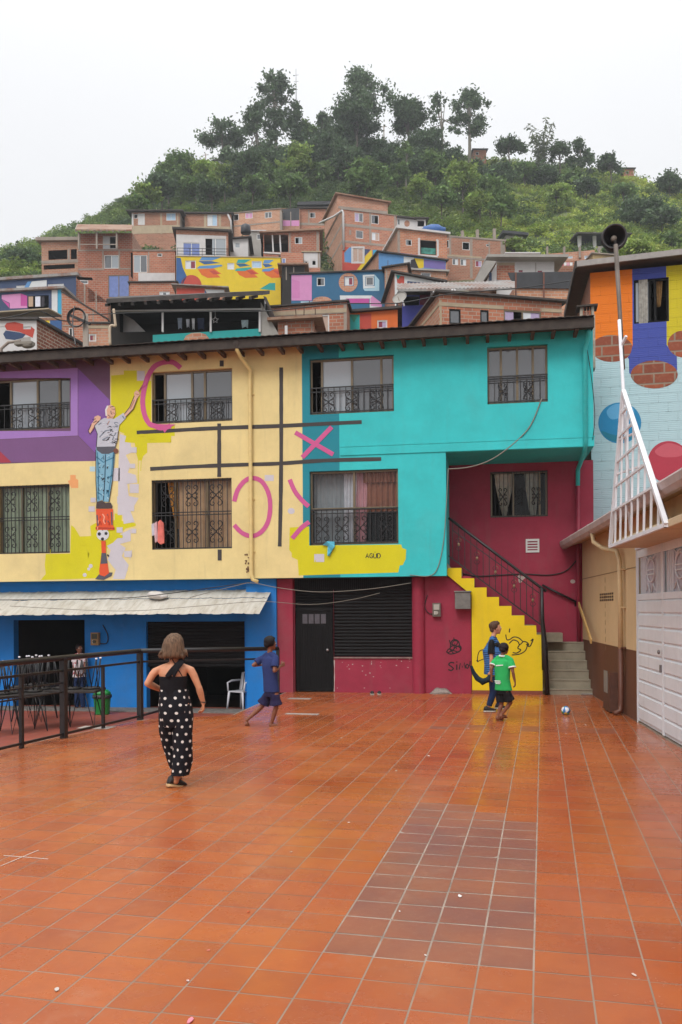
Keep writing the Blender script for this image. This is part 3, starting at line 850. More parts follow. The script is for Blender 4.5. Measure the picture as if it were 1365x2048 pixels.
# chartreuse blocks under the cone
p.poly([(143, 1050), (150, 1056), (156, 1066), (160, 1073), (183, 1072), (181, 1052), (192, 1046), (196, 1048), (230, 1040), (230, 1027), (244, 1028), (244, 1042), (258, 1043), (272, 1047), (272, 1052), (252, 1057), (240, 1068), (240, 1082), (222, 1090), (214, 1098), (212, 1156), (82, 1160), (92, 1148), (90, 1130), (92, 1108), (141, 1107)], CHART)
for x, y, r_ in ((170, 1150, 4), (178, 1138, 3), (182, 1132, 4)): p.disc(x, y, r_, r_, LILAC, 1)
# chartreuse block with the signature
p.poly([(580, 1055), (619, 1053), (619, 1091), (803, 1089), (805, 1096), (813, 1099), (812, 1118), (806, 1130), (800, 1131), (797, 1145), (598, 1151), (596, 1120), (584, 1114), (584, 1106), (579, 1100)], CHART)
p.rect(629, 649, 1108, 1124, LILAC, 3)
for x_, y_, s_ in ((255, 960, 7), (268, 900, 6), (243, 1000, 8), (262, 1016, 7), (240, 1060, 6), (256, 1108, 7), (236, 1132, 6), (268, 1062, 5), (250, 1136, 6), (187, 1000, 5), (184, 1018, 6), (266, 932, 5), (285, 748, 4)): p.rect(x_ - s_, x_ + s_, y_ - s_ * .9, y_ + s_ * .9, LILAC, 5)
for x_, y_, w_, h_ in ((236, 1070, 10, 6), (160, 1086, 12, 5), (128, 1120, 9, 6), (280, 868, 10, 5), (300, 872, 9, 7), (238, 758, 8, 6), (336, 880, 6, 5)): p.rect(x_, x_ + w_, y_, y_ + h_, CHART, 6)
for k in range(16): x_ = rnd.choice((255, 247, 262, 101, 120, 175, 600, 630, 700)) + rnd.uniform(-4, 4); y_ = 1100 + rnd.uniform(-12, 26); p.stroke([(x_, y_), (x_, y_ + rnd.uniform(5, 18))], rnd.uniform(.7, 1.6), CHART if x_ < 200 or x_ > 590 else LILAC, 7)
RUST = wp('rust stain', '#6e4a2e', .9)
for k in range(14): x_, y_ = 495 + rnd.gauss(0, 1.6), rnd.uniform(1108, 1150); p.disc(x_, y_, rnd.uniform(.6, 1.8), rnd.uniform(1, 3.5), RUST, 8, 7)
p.build('paint_blocks', B); p = Paint(FU)
# the board
K = 4
p = Paint(FU); p.stroke([(274, 865), (330, 862), (400, 858), (470, 855), (560, 852), (640, 848), (724, 844)], 7.5, CHAR, K, 4, .08); p.build('painted_stroke', B)
p = Paint(FU); p.stroke([(301, 938), (370, 934), (440, 931), (500, 929), (560, 927), (650, 921), (763, 918)], 7.5, CHAR, K, 4, .08); p.build('painted_stroke', B)
p = Paint(FU); p.stroke([(563, 735), (563, 800), (563, 900), (562, 1000), (560, 1093)], 7.5, CHAR, K + 1, 5, .08); p.build('painted_stroke', B)
p = Paint(FU); p.stroke([(439, 847), (439, 900), (439, 954)], 7.5, CHAR, K + 1, 5, .08); p.stroke([(444, 721), (444, 733)], 8, CHAR, K + 1); p.stroke([(440, 1099), (440, 1121)], 8, CHAR, K + 1); p.build('painted_stroke', B)
# noughts and crosses
p = Paint(FU); p.stroke([(362, 736), (347, 725), (328, 725), (310, 733), (297, 752), (289, 778), (286, 805), (290, 830), (299, 847), (310, 852), (324, 856), (342, 852)], 10, PINKP, K + 2, 5, .05); p.build('painted_stroke', B)
p = Paint(FU); p.poly([(300, 848), (352, 849), (336, 858), (330, 866), (324, 856), (308, 854)], PINKP, K + 3); p.build('painted_stroke', B)
p = Paint(FU); p.stroke([(469, 1003), (476, 980), (490, 962), (506, 956), (524, 963), (537, 985), (541, 1012), (537, 1042), (524, 1063), (505, 1072), (485, 1066), (469, 1050)], 9, PINKP, K + 2, 5, .05); p.build('painted_stroke', B)
p = Paint(FU); p.stroke([(591, 865), (667, 909)], 9, PINKP, K + 2, 0); p.stroke([(664, 854), (605, 915)], 9, PINKP, K + 3, 0); p.build('painted_stroke', B)
p = Paint(FU); p.stroke([(580, 959), (590, 982), (604, 1000), (618, 1013)], 9, PINKP, K + 2, 4); p.stroke([(619, 1044), (603, 1056), (585, 1077)], 9, PINKP, K + 2, 4); p.build('painted_stroke', B)
p = Paint(FU)
# drips
p.stroke([(277, 921), (277, 972)], 1.2, CHART, 1); p.stroke([(283, 921), (282, 942)], 1.2, CHART, 1)
# signature
def letters(pt, word, x, y, w, h, sp, lw, mat, layer):
    G = {'A': [[(0, 1), (.5, 0), (1, 1)], [(.22, .62), (.78, .62)]], 'G': [[(.95, .15), (.6, 0), (.2, .1), (0, .5), (.2, .9), (.6, 1), (.95, .85), (.95, .55), (.55, .55)]],
         'Ü': [[(0, 0), (0, .75), (.25, 1), (.75, 1), (1, .75), (1, 0)], [(.25, -.3), (.35, -.3)], [(.65, -.3), (.75, -.3)]], 'D': [[(0, 0), (.6, 0), (1, .35), (1, .65), (.6, 1), (0, 1), (0, 0)]]}
    for ch in word:
        for s_ in G[ch]: pt.stroke([(x + a * w, y + b * h) for a, b in s_], lw, mat, layer)
        x += w + sp
letters(p, 'AGÜD', 732, 1107, 6, 9, 1.8, 1.8, INK, 2)
p.build('signature', B); p = Paint(FU)
# ---- the painted man reaching up, standing on a bucket, a ball and a cone
SK, SKD, SHIRT, SHD, JEAN, JND = wp('mural skin', '#e3b498'), wp('mural skin shade', '#b37e63'), wp('mural shirt', '#c3c6d0'), wp('mural shirt fold', '#7f8896'), wp('mural jeans', '#7fb4cc'), wp('mural jeans fold', '#3e7f9e')
ORNG, ORD, BOOT, GREYD = wp('mural orange', '#e2552a'), wp('mural orange shade', '#b23c22'), wp('mural boot', '#4a3a3a'), wp('mural grey', '#55555f')
L = 8
p.poly([(191, 1158), (203, 1144), (226, 1145), (224, 1152), (208, 1160)], GREYD, L)
p.poly([(200, 1150), (199, 1142), (204, 1105), (203, 1082), (212, 1082), (213, 1106), (219, 1146), (210, 1153)], ORNG, L + 1)
p.poly([(202, 1128), (204, 1106), (213, 1106), (216, 1127)], GREYD, L + 2); p.poly([(215, 1108), (219, 1110), (219, 1114), (215, 1112)], INK, L + 2)
p.disc(206.5, 1069, 12.5, 12, wp('mural ball white', '#d5d6da'), L + 3)
for x, y, r_ in ((199.5, 1068, 4), (213, 1067, 3.6), (206, 1078, 3.6), (206, 1059, 2.4)): p.disc(x, y, r_, r_, INK, L + 4, 5)
p.poly([(192, 1058), (194, 1052), (193, 1018), (227, 1018), (227, 1051), (230, 1055), (229, 1060), (193, 1060)], ORNG, L + 5)
p.stroke([(192, 1056), (230, 1057)], 3, ORD, L + 6); p.stroke([(195, 1030), (197, 1052)], 3, GREYD, L + 6); p.stroke([(224, 1024), (225, 1050)], 3, GREYD, L + 6)
p.stroke([(206, 1028), (210, 1034), (208, 1042), (211, 1048)], 2.5, wp('mural highlight', '#f3a88c'), L + 6)
p.poly([(194, 1004), (206, 1002), (212, 1006), (222, 1005), (226, 1012), (225, 1017), (193, 1017)], BOOT, L + 6)
p.poly([(193, 895), (232, 893), (230, 925), (226, 960), (219, 1004), (208, 1003), (206, 1000), (195, 1004), (193, 960)], JEAN, L + 7)
for s_ in ([(212, 908), (211, 960), (208, 1002)], [(194, 914), (208, 925), (213, 922), (229, 915)], [(195, 955), (203, 952)], [(218, 956), (226, 950)], [(196, 985), (205, 990)], [(196, 905), (198, 960), (197, 998)], [(228, 905), (224, 950), (217, 995)]):
    p.stroke(s_, 2.2, JND, L + 8)
p.stroke([(212, 910), (211, 950), (208, 1000)], 1.3, INK, L + 9)
p.poly([(194, 893), (232, 892), (234, 902), (218, 908), (205, 908), (194, 900)], GREYD, L + 9); p.disc(233, 902, 5, 5, wp('mural pouch', '#7a4b3a'), L + 10, 10)
p.poly([(200, 842), (210, 836), (230, 838), (248, 826), (253, 836), (240, 850), (238, 862), (236, 880), (232, 893), (194, 894), (196, 868), (190, 852)], SHIRT, L + 10)
for s_ in ([(200, 875), (212, 862), (224, 860)], [(230, 845), (236, 855)], [(246, 832), (250, 838)], [(198, 850), (204, 846)], [(206, 880), (218, 874)], [(233, 866), (226, 880)]): p.stroke(s_, 2.4, SHD, L + 11)
p.poly([(190, 851), (185, 862), (181, 868), (178, 862), (183, 850), (189, 842), (190, 834), (197, 831), (203, 834), (202, 840), (196, 844), (195, 848)], SK, L + 11)
p.poly([(249, 828), (260, 814), (270, 792), (269, 786), (274, 781), (280, 785), (281, 790), (276, 796), (268, 818), (252, 834)], SK, L + 11)
p.poly([(215, 838), (214, 822), (216, 812), (224, 810), (231, 815), (232, 828), (227, 837)], SK, L + 12)
p.stroke([(214, 832), (213, 820), (217, 812)], 3.2, wp('mural white hair', '#e6e3e2'), L + 13)
for s_ in ([(218, 836), (228, 834)], [(224, 818), (230, 820)], [(226, 826), (231, 827)], [(185, 862), (190, 853)], [(262, 818), (270, 800)], [(272, 788), (279, 790)], [(220, 842), (216, 850)]): p.stroke(s_, 1.4, SKD, L + 14)
for s_ in ([(194, 894), (196, 868), (190, 852), (200, 842)], [(232, 893), (236, 880), (238, 862)], [(193, 900), (193, 960), (195, 1004)], [(230, 905), (226, 960), (219, 1004)], [(250, 829), (261, 814), (270, 792)], [(252, 835), (268, 818), (276, 797)], [(181, 868), (178, 862), (184, 849)]): p.stroke(s_, 1.2, INK, L + 15)
p.stroke([(279, 783), (286, 772), (290, 766)], 2.2, wp('mural brush', '#a83a6e'), L + 12); p.poly([(286, 775), (292, 757), (297, 752), (299, 760), (293, 771)], PINKP, L + 13)
for k in range(34):
    x_, y_ = rnd.uniform(201, 232), rnd.uniform(845, 888); a_ = rnd.uniform(-.9, .5); l_ = rnd.uniform(3, 9); p.stroke([(x_, y_), (x_ + l_ * .5 * math.cos(a_), y_ + l_ * .5 * math.sin(a_) - .8), (x_ + l_ * math.cos(a_), y_ + l_ * math.sin(a_))], rnd.uniform(.7, 1.8), rnd.choice((SHD, INK, wp('mural shirt light', '#dcdfe6'))), 24)
for k in range(44):
    x_, y_ = rnd.choice((rnd.uniform(196, 209), rnd.uniform(214, 227))), rnd.uniform(908, 996); a_ = rnd.uniform(-.9, 1.9); l_ = rnd.uniform(3, 10); x2 = x_ + l_ * .6 * math.cos(a_)
    if not (195 < x2 < 226 - (y_ - 908) * .07): continue
    p.stroke([(x_, y_), (x2, y_ + l_ * math.sin(a_))], rnd.uniform(.7, 2.2), rnd.choice((JND, INK, wp('mural jeans light', '#a9d2e2'), JND)), 24)
for k in range(10): x_, y_ = rnd.uniform(197, 222), rnd.uniform(1022, 1054); p.stroke([(x_, y_), (x_ + rnd.uniform(-2, 2), y_ + rnd.uniform(3, 9))], rnd.uniform(.8, 2), rnd.choice((ORD, wp('mural highlight', '#f3a88c'), GREYD)), 24)
for s_ in ([(221, 815), (229, 813)], [(223, 822), (224, 828), (226, 829)], [(217, 830), (222, 834)], [(229, 818), (230.5, 819)], [(186, 840), (193, 838)], [(188, 846), (195, 842)]): p.stroke(s_, 1.1, INK, 24)
p.build('painted_man', B)['label'] = 'painted man with a brush standing on a bucket, ball and cone'
# graffiti on the crimson ground floor
p = Paint(FU, D_G)
SPR = wp('spray black', '#1c1216', 1)
p.stroke([(893, 1303), (900, 1308), (912, 1306), (922, 1300), (921, 1292), (912, 1294), (906, 1300), (898, 1298), (894, 1304)], 2.4, SPR, 0, 3)
p.stroke([(901, 1297), (903, 1284), (910, 1279), (918, 1284), (920, 1296)], 2.4, SPR, 1, 4); p.stroke([(908, 1300), (910, 1286), (914, 1298)], 2.2, SPR, 2); p.stroke([(902, 1290), (899, 1280)], 2.0, SPR, 2); p.stroke([(909, 1282), (908, 1275)], 1.9, SPR, 2)
p.stroke([(896, 1306), (906, 1301), (918, 1304), (921, 1296), (908, 1291), (900, 1297), (908, 1307)], 2.2, SPR, 3, 3); p.stroke([(904, 1288), (912, 1291), (916, 1283), (908, 1282), (904, 1290)], 2.0, SPR, 4, 3)
p.stroke([(909, 1326), (902, 1325), (898, 1329), (903, 1333), (907, 1337), (903, 1341), (897, 1339)], 2.7, SPR, 0, 4); p.stroke([(914, 1329), (914, 1340)], 2.7, SPR); p.stroke([(914, 1323), (914, 1325)], 3.0, SPR)
p.stroke([(919, 1339), (921, 1326), (925, 1335), (929, 1325), (931, 1337)], 2.4, SPR); p.stroke([(935, 1328), (932, 1332), (935, 1337), (938, 1332), (935, 1328)], 2.3, SPR, 0, 3); p.stroke([(941, 1322), (940, 1332)], 2.4, SPR)
p.build('graffiti', B); p = Paint(FU, D_G)
CHIP = wp('bare plaster', '#b9a9a2', .9)
for k in range(26): x, y = rnd.uniform(672, 822), 1318 + abs(rnd.gauss(0, 12)) * (1 if rnd.random() < .6 else 3.5); y = min(y, 1376); p.disc(x, y, rnd.uniform(.6, 1.8), rnd.uniform(.5, 1.3), CHIP, 0, 6)
p.stroke([(669, 1320), (669.5, 1345), (669, 1383)], 2.0, CHIP, 0, 4, .6)
p.build('paint_chips', B)
p = Paint(FU, D_B)
p.poly([(1036, 1152), (1040, 1149), (1044, 1153), (1050, 1150), (1054, 1153), (1046, 1160), (1042, 1166), (1038, 1164), (1037, 1157)], CHIP, 0, 2); p.disc(1146, 1163, 5, 4, CHIP)
GRIME = wp('wall grime', '#6d4650', .9)
p.build('paint_chips', B)
# dust heap at the wall foot
m = MB(); a = UG(860, 1380); b = UG(905, 1380); rs = []
for i in range(13):
    t = i / 12; h = .15 * math.sin(math.pi * t) ** 1.3 * (1 + .25 * math.sin(9 * t)); x = lerp(a, b, t)
    rs.append([(x, D_G - .02, .0), (x, D_G - .16 - .04 * math.sin(5 * t), 0), (x, D_G - .08, h * .6 + .01), (x, D_G - .02, h + .01)])
m.rings(rs, None, False); o = m.build('rubble_heap', plain('mortar rubble', '#9b8f86', .8, .95, .3, scale=25, bump=.8)); o.location = (0, YU, 0)
tag(o, 'small heap of grey mortar rubble at the foot of the crimson wall', 'rubble')

# ================================================================== the yellow staircase
ST = thing('staircase', 'staircase with stepped bright yellow side wall, concrete steps and black iron railing', 'staircase', (0, YU, 0))
prof = [(897, 1136), (922.6, 1136), (924, 1156.6), (948, 1156.6), (950, 1175), (973, 1175), (974.5, 1194), (998, 1194), (999, 1212), (1023, 1212), (1024, 1231), (1048.6, 1231), (1050, 1251), (1072.6, 1251), (1074, 1269.5), (1085, 1269.5), (1085, 1389), (943.5, 1389), (943.5, 1190), (890, 1146)]
q = [FU.uv(x, y, D_ST) for x, y in prof]
for k in range(0, 14, 2):                                   # level treads, plumb risers
    z_ = (q[k][1] + q[k + 1][1]) / 2; q[k] = (q[k][0], z_); q[k + 1] = (q[k + 1][0], z_)
for k in range(1, 13, 2):
    u_ = (q[k][0] + q[k + 1][0]) / 2; q[k] = (u_, q[k][1]); q[k + 1] = (u_, q[k + 1][1])
q[16] = (q[15][0], 0.0); q[17] = (q[18][0], 0.0)
m = MB(); m.prism([(u_, D_ST, z_) for u_, z_ in q], (0, .14, 0)); m.build('side_wall', YELW, ST, .006)
m = MB(); m.box(q[17][0] + .002, q[16][0] - .002, D_ST - .012, D_ST - .001, .002, .09); m.build('skirting', plain('brown skirting', '#8a4630', .85), ST)
CONC = paint('step concrete', '#9a907c', .85, .18, .9, 3.0, .6, .6)
m = MB()
for k in range(1, 14, 2):                                  # upper flight behind the side wall
    u0_ = q[k - 1][0]; u1_ = q[k][0]
    m.box(u0_ - .02, u1_, D_ST + .141, D_B - .002, max(q[k][1] - .45, 0), q[k][1] - .004)
m.prism([(q[18][0], D_ST + .01, q[18][1]), (q[19][0], D_ST + .01, q[19][1]), (q[19][0], D_ST + .01, q[19][1] + .3), (q[18][0], D_ST + .01, q[18][1] + .02)], (0, 1.3, 0), CRIM)
m.build('upper_flight', CONC, ST)
m = MB(); xs0 = q[15][0]
tops = [1378, 1359, 1340, 1321, 1302, 1284]; rgt = [1192, 1187, 1181, 1175, 1171, 1166]
for k in range(6):
    y0 = D_ST + .02 + .235 * k; z_ = FU.uv(1140, tops[k], y0)[1]; x1 = FU.uv(rgt[k], tops[k], y0)[0] + .06
    zl = FU.uv(1140, tops[k - 1], y0)[1] - .25 if k else -.3
    m.box(xs0 + .001 + (.05 if k == 0 else 0), x1, y0, y0 + .235 if k < 5 else D_B - .003, max(zl, -.02), z_)
    m.box(xs0 + .001, x1 + .006, y0 - .012, y0 - .0005, z_ - .03, z_ + .002)
ztop = FU.uv(1140, 1266, D_B - .5)[1]
m.box(xs0 - .6, FU.uv(1126, 1275, D_B - .5)[0], D_B - .5, D_B - .004, ztop - .21, ztop)
m.build('lower_flight', CONC, ST, .012)
# railing: handrail, lower rail, balusters, newel
yr = D_ST + .05
RP = lambda x, y, i=yr: (FU.uv(x, y, i)[0], i, FU.uv(x, y, i)[1])
rm = MB(); a_, b_ = RP(898, 1036), RP(1086, 1178); rm.tube([a_, lerp(Vector(a_), Vector(b_), .6), b_, RP(1093, 1183)], .032, None, 8)
hr = rm.build('handrail', IRON, ST)
rm = MB(); c_, d_ = Vector(RP(898, 1112)), Vector(RP(1083, 1250)); rm.bar(c_, d_, .028); rm.bar(Vector(RP(905, 1060)), Vector(RP(1080, 1187)), .02)
rm.build('lower_rail', IRON, ST)
for k in range(15):
    t = (k + .6) / 15.2; p0 = lerp(Vector(a_), Vector(b_), t); p1 = Vector((p0.x, yr, lerp(c_, d_, (p0.x - c_.x) / (d_.x - c_.x)).z))
    bm_ = MB(); bm_.bar(p0, p1, .016)
    if k % 3 == 1:
        mid = (p0 + p1) / 2
        for s_ in (-1, 1):
            for e in (-1, 1): bm_.tube([(mid.x + s_ * (.01 + .05 * math.sin(t_ * 3.1)), yr, mid.z + e * (.03 + .11 * t_)) for t_ in (0, .25, .5, .75, 1)], .006, None, 4)
        bm_.ball((mid.x, yr, mid.z), .03, .02, .04, plain('tarnished brass', '#8a6f52', .8, .5))
        bm_.mi(IRON); bm_.m = [bm_.mi(IRON) if i_ < len(bm_.m) - 7 * 12 - 2 else x_ for i_, x_ in enumerate(bm_.m)]
        bm_.build('baluster', None, ST)
    else: bm_.build('baluster', IRON, ST)
rm = MB(); yp = D_ST - .09
P_ = lambda x, y: (FU.uv(x, y, yp)[0], yp, FU.uv(x, y, yp)[1])
rm.tube([P_(1084, 1176), P_(1085, 1240), P_(1090, 1290), (P_(1095, 1388)[0], yp, .0)], [.035, .045, .06, .055], None, 8); rm.tube([P_(1085, 1235), P_(1087, 1340)], .03, None, 8)
rm.build('newel_post', IRON, ST)
rm = MB(); yw = D_B - .07
rm.tube([RP(1085, 1170, yw), RP(1153, 1204, yw)], .026, None, 8); rm.bar(RP(1151, 1206, yw), RP(1151, 1212, D_B), .03)
rm.build('wall_handrail', IRON, ST)
# graffiti on the yellow wall
p = Paint(FU, D_ST)
L2 = wp('spray ink', '#1d1a16', 1)
p.stroke([(1012, 1269), (1014, 1279), (1020, 1279), (1028, 1274), (1038, 1276), (1046, 1283)], 2.2, L2, 0, 5)
p.stroke([(1019, 1287), (1027, 1280), (1036, 1283), (1040, 1289), (1048, 1283), (1056, 1286), (1058, 1291)], 2.2, L2, 1, 5)
p.stroke([(1040, 1289), (1036, 1296), (1042, 1300), (1034, 1306), (1026, 1305)], 2.2, L2, 2, 5); p.stroke([(1056, 1286), (1052, 1300), (1040, 1308), (1024, 1310)], 2.0, L2, 2, 5)
p.stroke([(1053, 1288), (1060, 1293), (1067, 1278), (1062, 1282)], 2.2, L2, 3, 4); p.stroke([(1020, 1257), (1019, 1265)], 2.4, L2)
p.stroke([(969, 1299), (960, 1302), (956, 1312), (956, 1322), (960, 1321), (968, 1318)], 1.8, L2, 0, 4); p.stroke([(954, 1320), (957, 1324)], 3, L2, 1)
p.build('graffiti', ST)['label'] = 'black spray-painted scribble of a horned animal face'

# ================================================================== cream shed on the right: side wall with white gate
SH = Face(SHED_A, SHED_YAW)           # local x runs towards the camera, local y into the shed
S_ = thing('cream_shed', 'low cream and brown shed with white metal gate and pink-grey gutter', 'shed', SHED_A, SHED_YAW)
CREAM2 = paint('shed cream', '#d6b98c', .9, .06, dirt=.2); BROWN = paint('shed brown', '#6b4128', .85, .1, dirt=.3)
GATEW = paint('gate white', '#d6dade', 1.0, .07, .55, 1.2, .12, .3); GUT = plain('pink-grey gutter', '#b3a09c', .85, .6, .12, scale=4)
sx_ = lambda px, py: SH.uv(px, py)[0]
sz_ = lambda px, py: SH.uv(px, py)[1]
x_far = -9.0; x_g0 = sx_(1276, 1300); z_eave = SH.uv(1250, 1024, -.48)[1] + .12
x_g1 = x_g0 + 3.4
z_br = sz_(1220, 1290)
z_gt = sz_(1276, 1097)
wl = MB()
gate_hole = (x_g0, x_g1, 0, z_gt)
wall_grid(wl, [x_far, 17.0], [0, z_br, z_eave], 0, lambda u, z: BROWN if z < z_br else CREAM2, [gate_hole], .1)
wl.face([(x_far, 0, 0), (x_far, 6, 0), (x_far, 6, z_eave), (x_far, 0, z_eave)], CREAM2)
wl.face([(17.0, 0, 0), (17.0, 6, 0), (17.0, 6, z_eave), (17.0, 0, z_eave)], CREAM2)
GR = plain('wall joint', '#9d7f58', .7)
zj = sz_(1215, 1148)
wl.box(x_far, x_g0 - .02, -.004, -.0005, zj, zj + .018, GR)
for k in range(9): wl.box(sx_(1211, 1200) - .008, sx_(1211, 1200) + .01, -.004, -.0005, zj - .16 - .17 * k, zj - .06 - .17 * k, GR)
wl.build('wall', None, S_)
m = MB(); c0, c1 = sx_(1200, 1195), sx_(1228, 1195)
for i in range(7):
    for j in range(3):
        m.box(lerp(c0, c1, (i + .15) / 7), lerp(c0, c1, (i + .8) / 7), -.006, -.001, sz_(1213, 1186 + 6 * j + 4), sz_(1213, 1186 + 6 * j))
m.build('vent_slots', plain('dark slot', '#5a4630', .6), S_)
# roof and gutter
zg_ = SH.uv(1250, 1024, -.48)[1]
m = MB()
m.face([(x_far, -.44, zg_ + .12), (17.0, -.44, zg_ + .12), (17.0, 6, zg_ + 1.5), (x_far, 6, zg_ + 1.5)], plain('clay sheet roof', '#8d6f62', .8, .9, .2))
m.face([(x_far, -.36, zg_ + .02), (x_far, .02, z_eave - .03), (17.0, .02, z_eave - .03), (17.0, -.36, zg_ + .02)], plain('eave board', '#b9976c', .8, .8, .15))
m.build('roof', None, S_)
m = MB(); pr = [(-.37, .14), (-.49, .14), (-.51, .11), (-.49, .02), (-.44, -.04), (-.37, -.04)]
xg = SH.uv(1122, 1092, -.48)[0]
m.prism([(xg, y, zg_ + z) for y, z in pr], (16.9 - xg, 0, 0), GUT)
for x in np.arange(xg + .6, 16, 1.1): m.prism([(x, y - .006, zg_ + z * 1.03) for y, z in pr], (.05, 0, 0), GUT)
m.build('gutter', None, S_)
m = MB(); x = sx_(1251, 1250); PC = plain('shed pipe cream', '#d2b88c', .88, .5); PB = plain('shed pipe brown', '#6d3f2c', .8, .5)
m.tube([SHp for SHp in ((x - .8, -.42, zg_ - .03), (x - .8, -.40, zg_ - .2), (x - .5, -.28, zg_ - .34), (x - .1, -.12, zg_ - .42), (x, -.09, zg_ - .6), (x, -.08, z_br))], .043, PC, 10)
m.tube([(x, -.08, z_br), (x, -.08, .22), (x + .03, -.10, .08), (x + .06, -.22, .03)], .047, PB, 10)
for z in (z_br + .0, 1.9, zj): m.box(x - .075, x + .075, -.09, -.001, z, z + .025, PB if z <= z_br else PC)
m.build('downpipe', None, S_)
m = MB(); a, b = sx_(1233, 1380), sx_(1247, 1380)
m.prism([(a, -.02, .03), (b, -.02, .03), (b, -.02, sz_(1247, 1345)), (a, -.02, sz_(1233, 1358))], (0, -.22, 0), plain('rust box', '#5e3a2b', .8, .7, .25))
m.box(lerp(a, b, .2), lerp(a, b, .75), -.248, -.241, .35, .75, plain('grey panel', '#8a8680', .8)); m.build('meter_cabinet', None, S_)
# gate: two leaves of pressed panels, louvred lights above
zb_ = sz_(1300, 1202)
for k, (a, b) in enumerate(((x_g0 + .01, sx_(1326, 1300) - .006), (sx_(1326, 1300) + .006, x_g1 - .01))):
    m = MB(); e = .05
    zl = zb_ + .02
    m.box(a, b, .02, .05, .03, zl - .001)
    n = 9
    for j in range(n):
        z0, z1 = lerp(.06, zl, j / n), lerp(.06, zl, (j + 1) / n)
        m.prism([(a + .05, .019, z0 + .008), (a + .05, -.002, z0 + .03), (a + .05, -.002, z1 - .026), (a + .05, .019, z1 - .004)], (b - a - .1, 0, 0))
    m.box(a, a + .045, -.004, .0195, .03, z_gt - .03); m.box(b - .045, b, -.004, .0195, .03, z_gt - .03)
    m.box(a + .045, b - .045, -.003, .0195, z_gt - .16, z_gt - .03); m.box(a + .045, b - .045, -.003, .0195, zl, zl + .1)
    lf = m.build('gate_leaf', GATEW, S_, .005)
    m = MB(); m.box(a + .045, b - .045, .05, .06, zl + .1, z_gt - .16)
    m.build('frosted_light', plain('frosted gate light', '#c2bec8', .92, .35, .2, scale=5), lf)
    m = MB(); z0, z1 = zl + .1, z_gt - .16; w_ = b - a
    for t in (.10, .16, .22, .28, .72, .78, .84, .90): m.bar((lerp(a, b, t), .03, z0), (lerp(a, b, t), .03, z1), .022)
    el = [(a + w_ * .5 + w_ * .15 * math.sin(R(12 * j)), .028, lerp(z0, z1, .6) + (z1 - z0) * .30 * math.cos(R(12 * j))) for j in range(31)]
    m.tube(el, .012, None, 5, False)
    for t in (.5, .62): m.bar((lerp(a, b, .36), .028, lerp(z0, z1, t)), (lerp(a, b, .64), .028, lerp(z0, z1, t)), .02)
    for s in (-1, 1):
        m.tube([(a + w_ * (.5 + s * .02), .028, z0), (a + w_ * (.5 + s * .1), .028, lerp(z0, z1, .25)), (a + w_ * (.5 + s * .17), .028, z0 + .04)], .012, None, 5)
        m.tube([(a + w_ * (.5 + s * .18), .028, z1), (a + w_ * (.5 + s * .10), .028, lerp(z0, z1, .9)), (a + w_ * .5, .028, z1 - .02)], .012, None, 5)
    m.build('gate_grille', GATEW, lf)
    if k == 0:
        m = MB(); m.ball((b - .03, -.05, 1.25), .035, .02, .035); m.bar((b - .05, -.02, .95), (b - .05, -.02, 1.06), .03); m.build('latch', plain('gate steel', '#8a8688', .8, .4, .1, .6), lf)
m = MB(); m.box(x_g0 - .03, x_g1, -.03, .06, z_gt - .02, z_gt + .05); m.box(x_g0 - .04, x_g0, -.012, .06, 0, z_gt - .021); m.build('gate_frame', GATEW, S_)
# porch slab over the gate
def LP(px, py, ins): u_, z_ = SH.uv(px, py, ins); return Vector((u_, ins, z_))
A_ = LP(1221, 1093, -.56)
m = MB(); m.box(A_.x, 7.0, -.54, .0, z_gt + .06, A_.z - .03); m.build('porch_slab', paint('porch slab', '#cbb591', .85, .1, dirt=.5), S_, .01)

# ================================================================== white lattice pyramid on the porch slab edge, and the horn loudspeaker on its pole
Bq = LP(1333, 1050, -.56); T_ = LP(1247, 782, -.50)
Bq.z = A_.z = (A_.z + Bq.z) / 2
LT = thing('lattice_frame', 'tall white triangular steel lattice frame standing on the porch slab', 'metal frame', SH.O + SH.u * A_.x + Vector((0, 0, 0)), SHED_YAW)
base_off = Vector((A_.x, 0, 0))
WST = plain('white painted steel', '#d8d8dc', .95, .5, .08, scale=5)
A0, B0, T0 = A_ - base_off, Bq - base_off, T_ - base_off
C0 = (A0 + B0) / 2 + Vector((0, .50, 0))
m = MB()
for a, b in ((A0, T0), (B0, T0), (C0, T0), (A0, B0), (B0, C0), (C0, A0)): m.bar(a, b, .055 if b is T0 else .05)
m.build('edge_frame', WST, LT)
m = MB(); n = 9
for k in range(1, n):
    p_ = lerp(A0, B0, k / n); s = k / n
    t = min(1.0, 1 - abs(2 * s - 1) * .92)
    top = lerp(lerp(A0, T0, min(1, 2 * s)) if s < .5 else lerp(B0, T0, min(1, 2 * (1 - s))), T0, 0)
    top = Vector((p_.x, lerp(p_.y, T0.y, min(1, 2 * min(s, 1 - s))), 0)); 
    # verticals run up to the sloping edges
    ax, tx, bx = A0.x, T0.x, B0.x
    f = (p_.x - ax) / (tx - ax) if p_.x < tx else (bx - p_.x) / (bx - tx)
    top = lerp(A0 if p_.x < tx else B0, T0, f)
    m.bar(p_, top, .026)
for h in (.24, .40, .56, .72, .86): m.bar(lerp(A0, T0, h), lerp(B0, T0, h), .032)
m.build('front_lattice', WST, LT)
m = MB()
for h in (.24, .48, .7): m.bar(lerp(A0, T0, h), lerp(C0, T0, h), .028)
m.build('side_bars', WST, LT); m = MB()
for h in (.24, .48, .7): m.bar(lerp(B0, T0, h), lerp(C0, T0, h), .028)
m.build('side_bars', WST, LT)

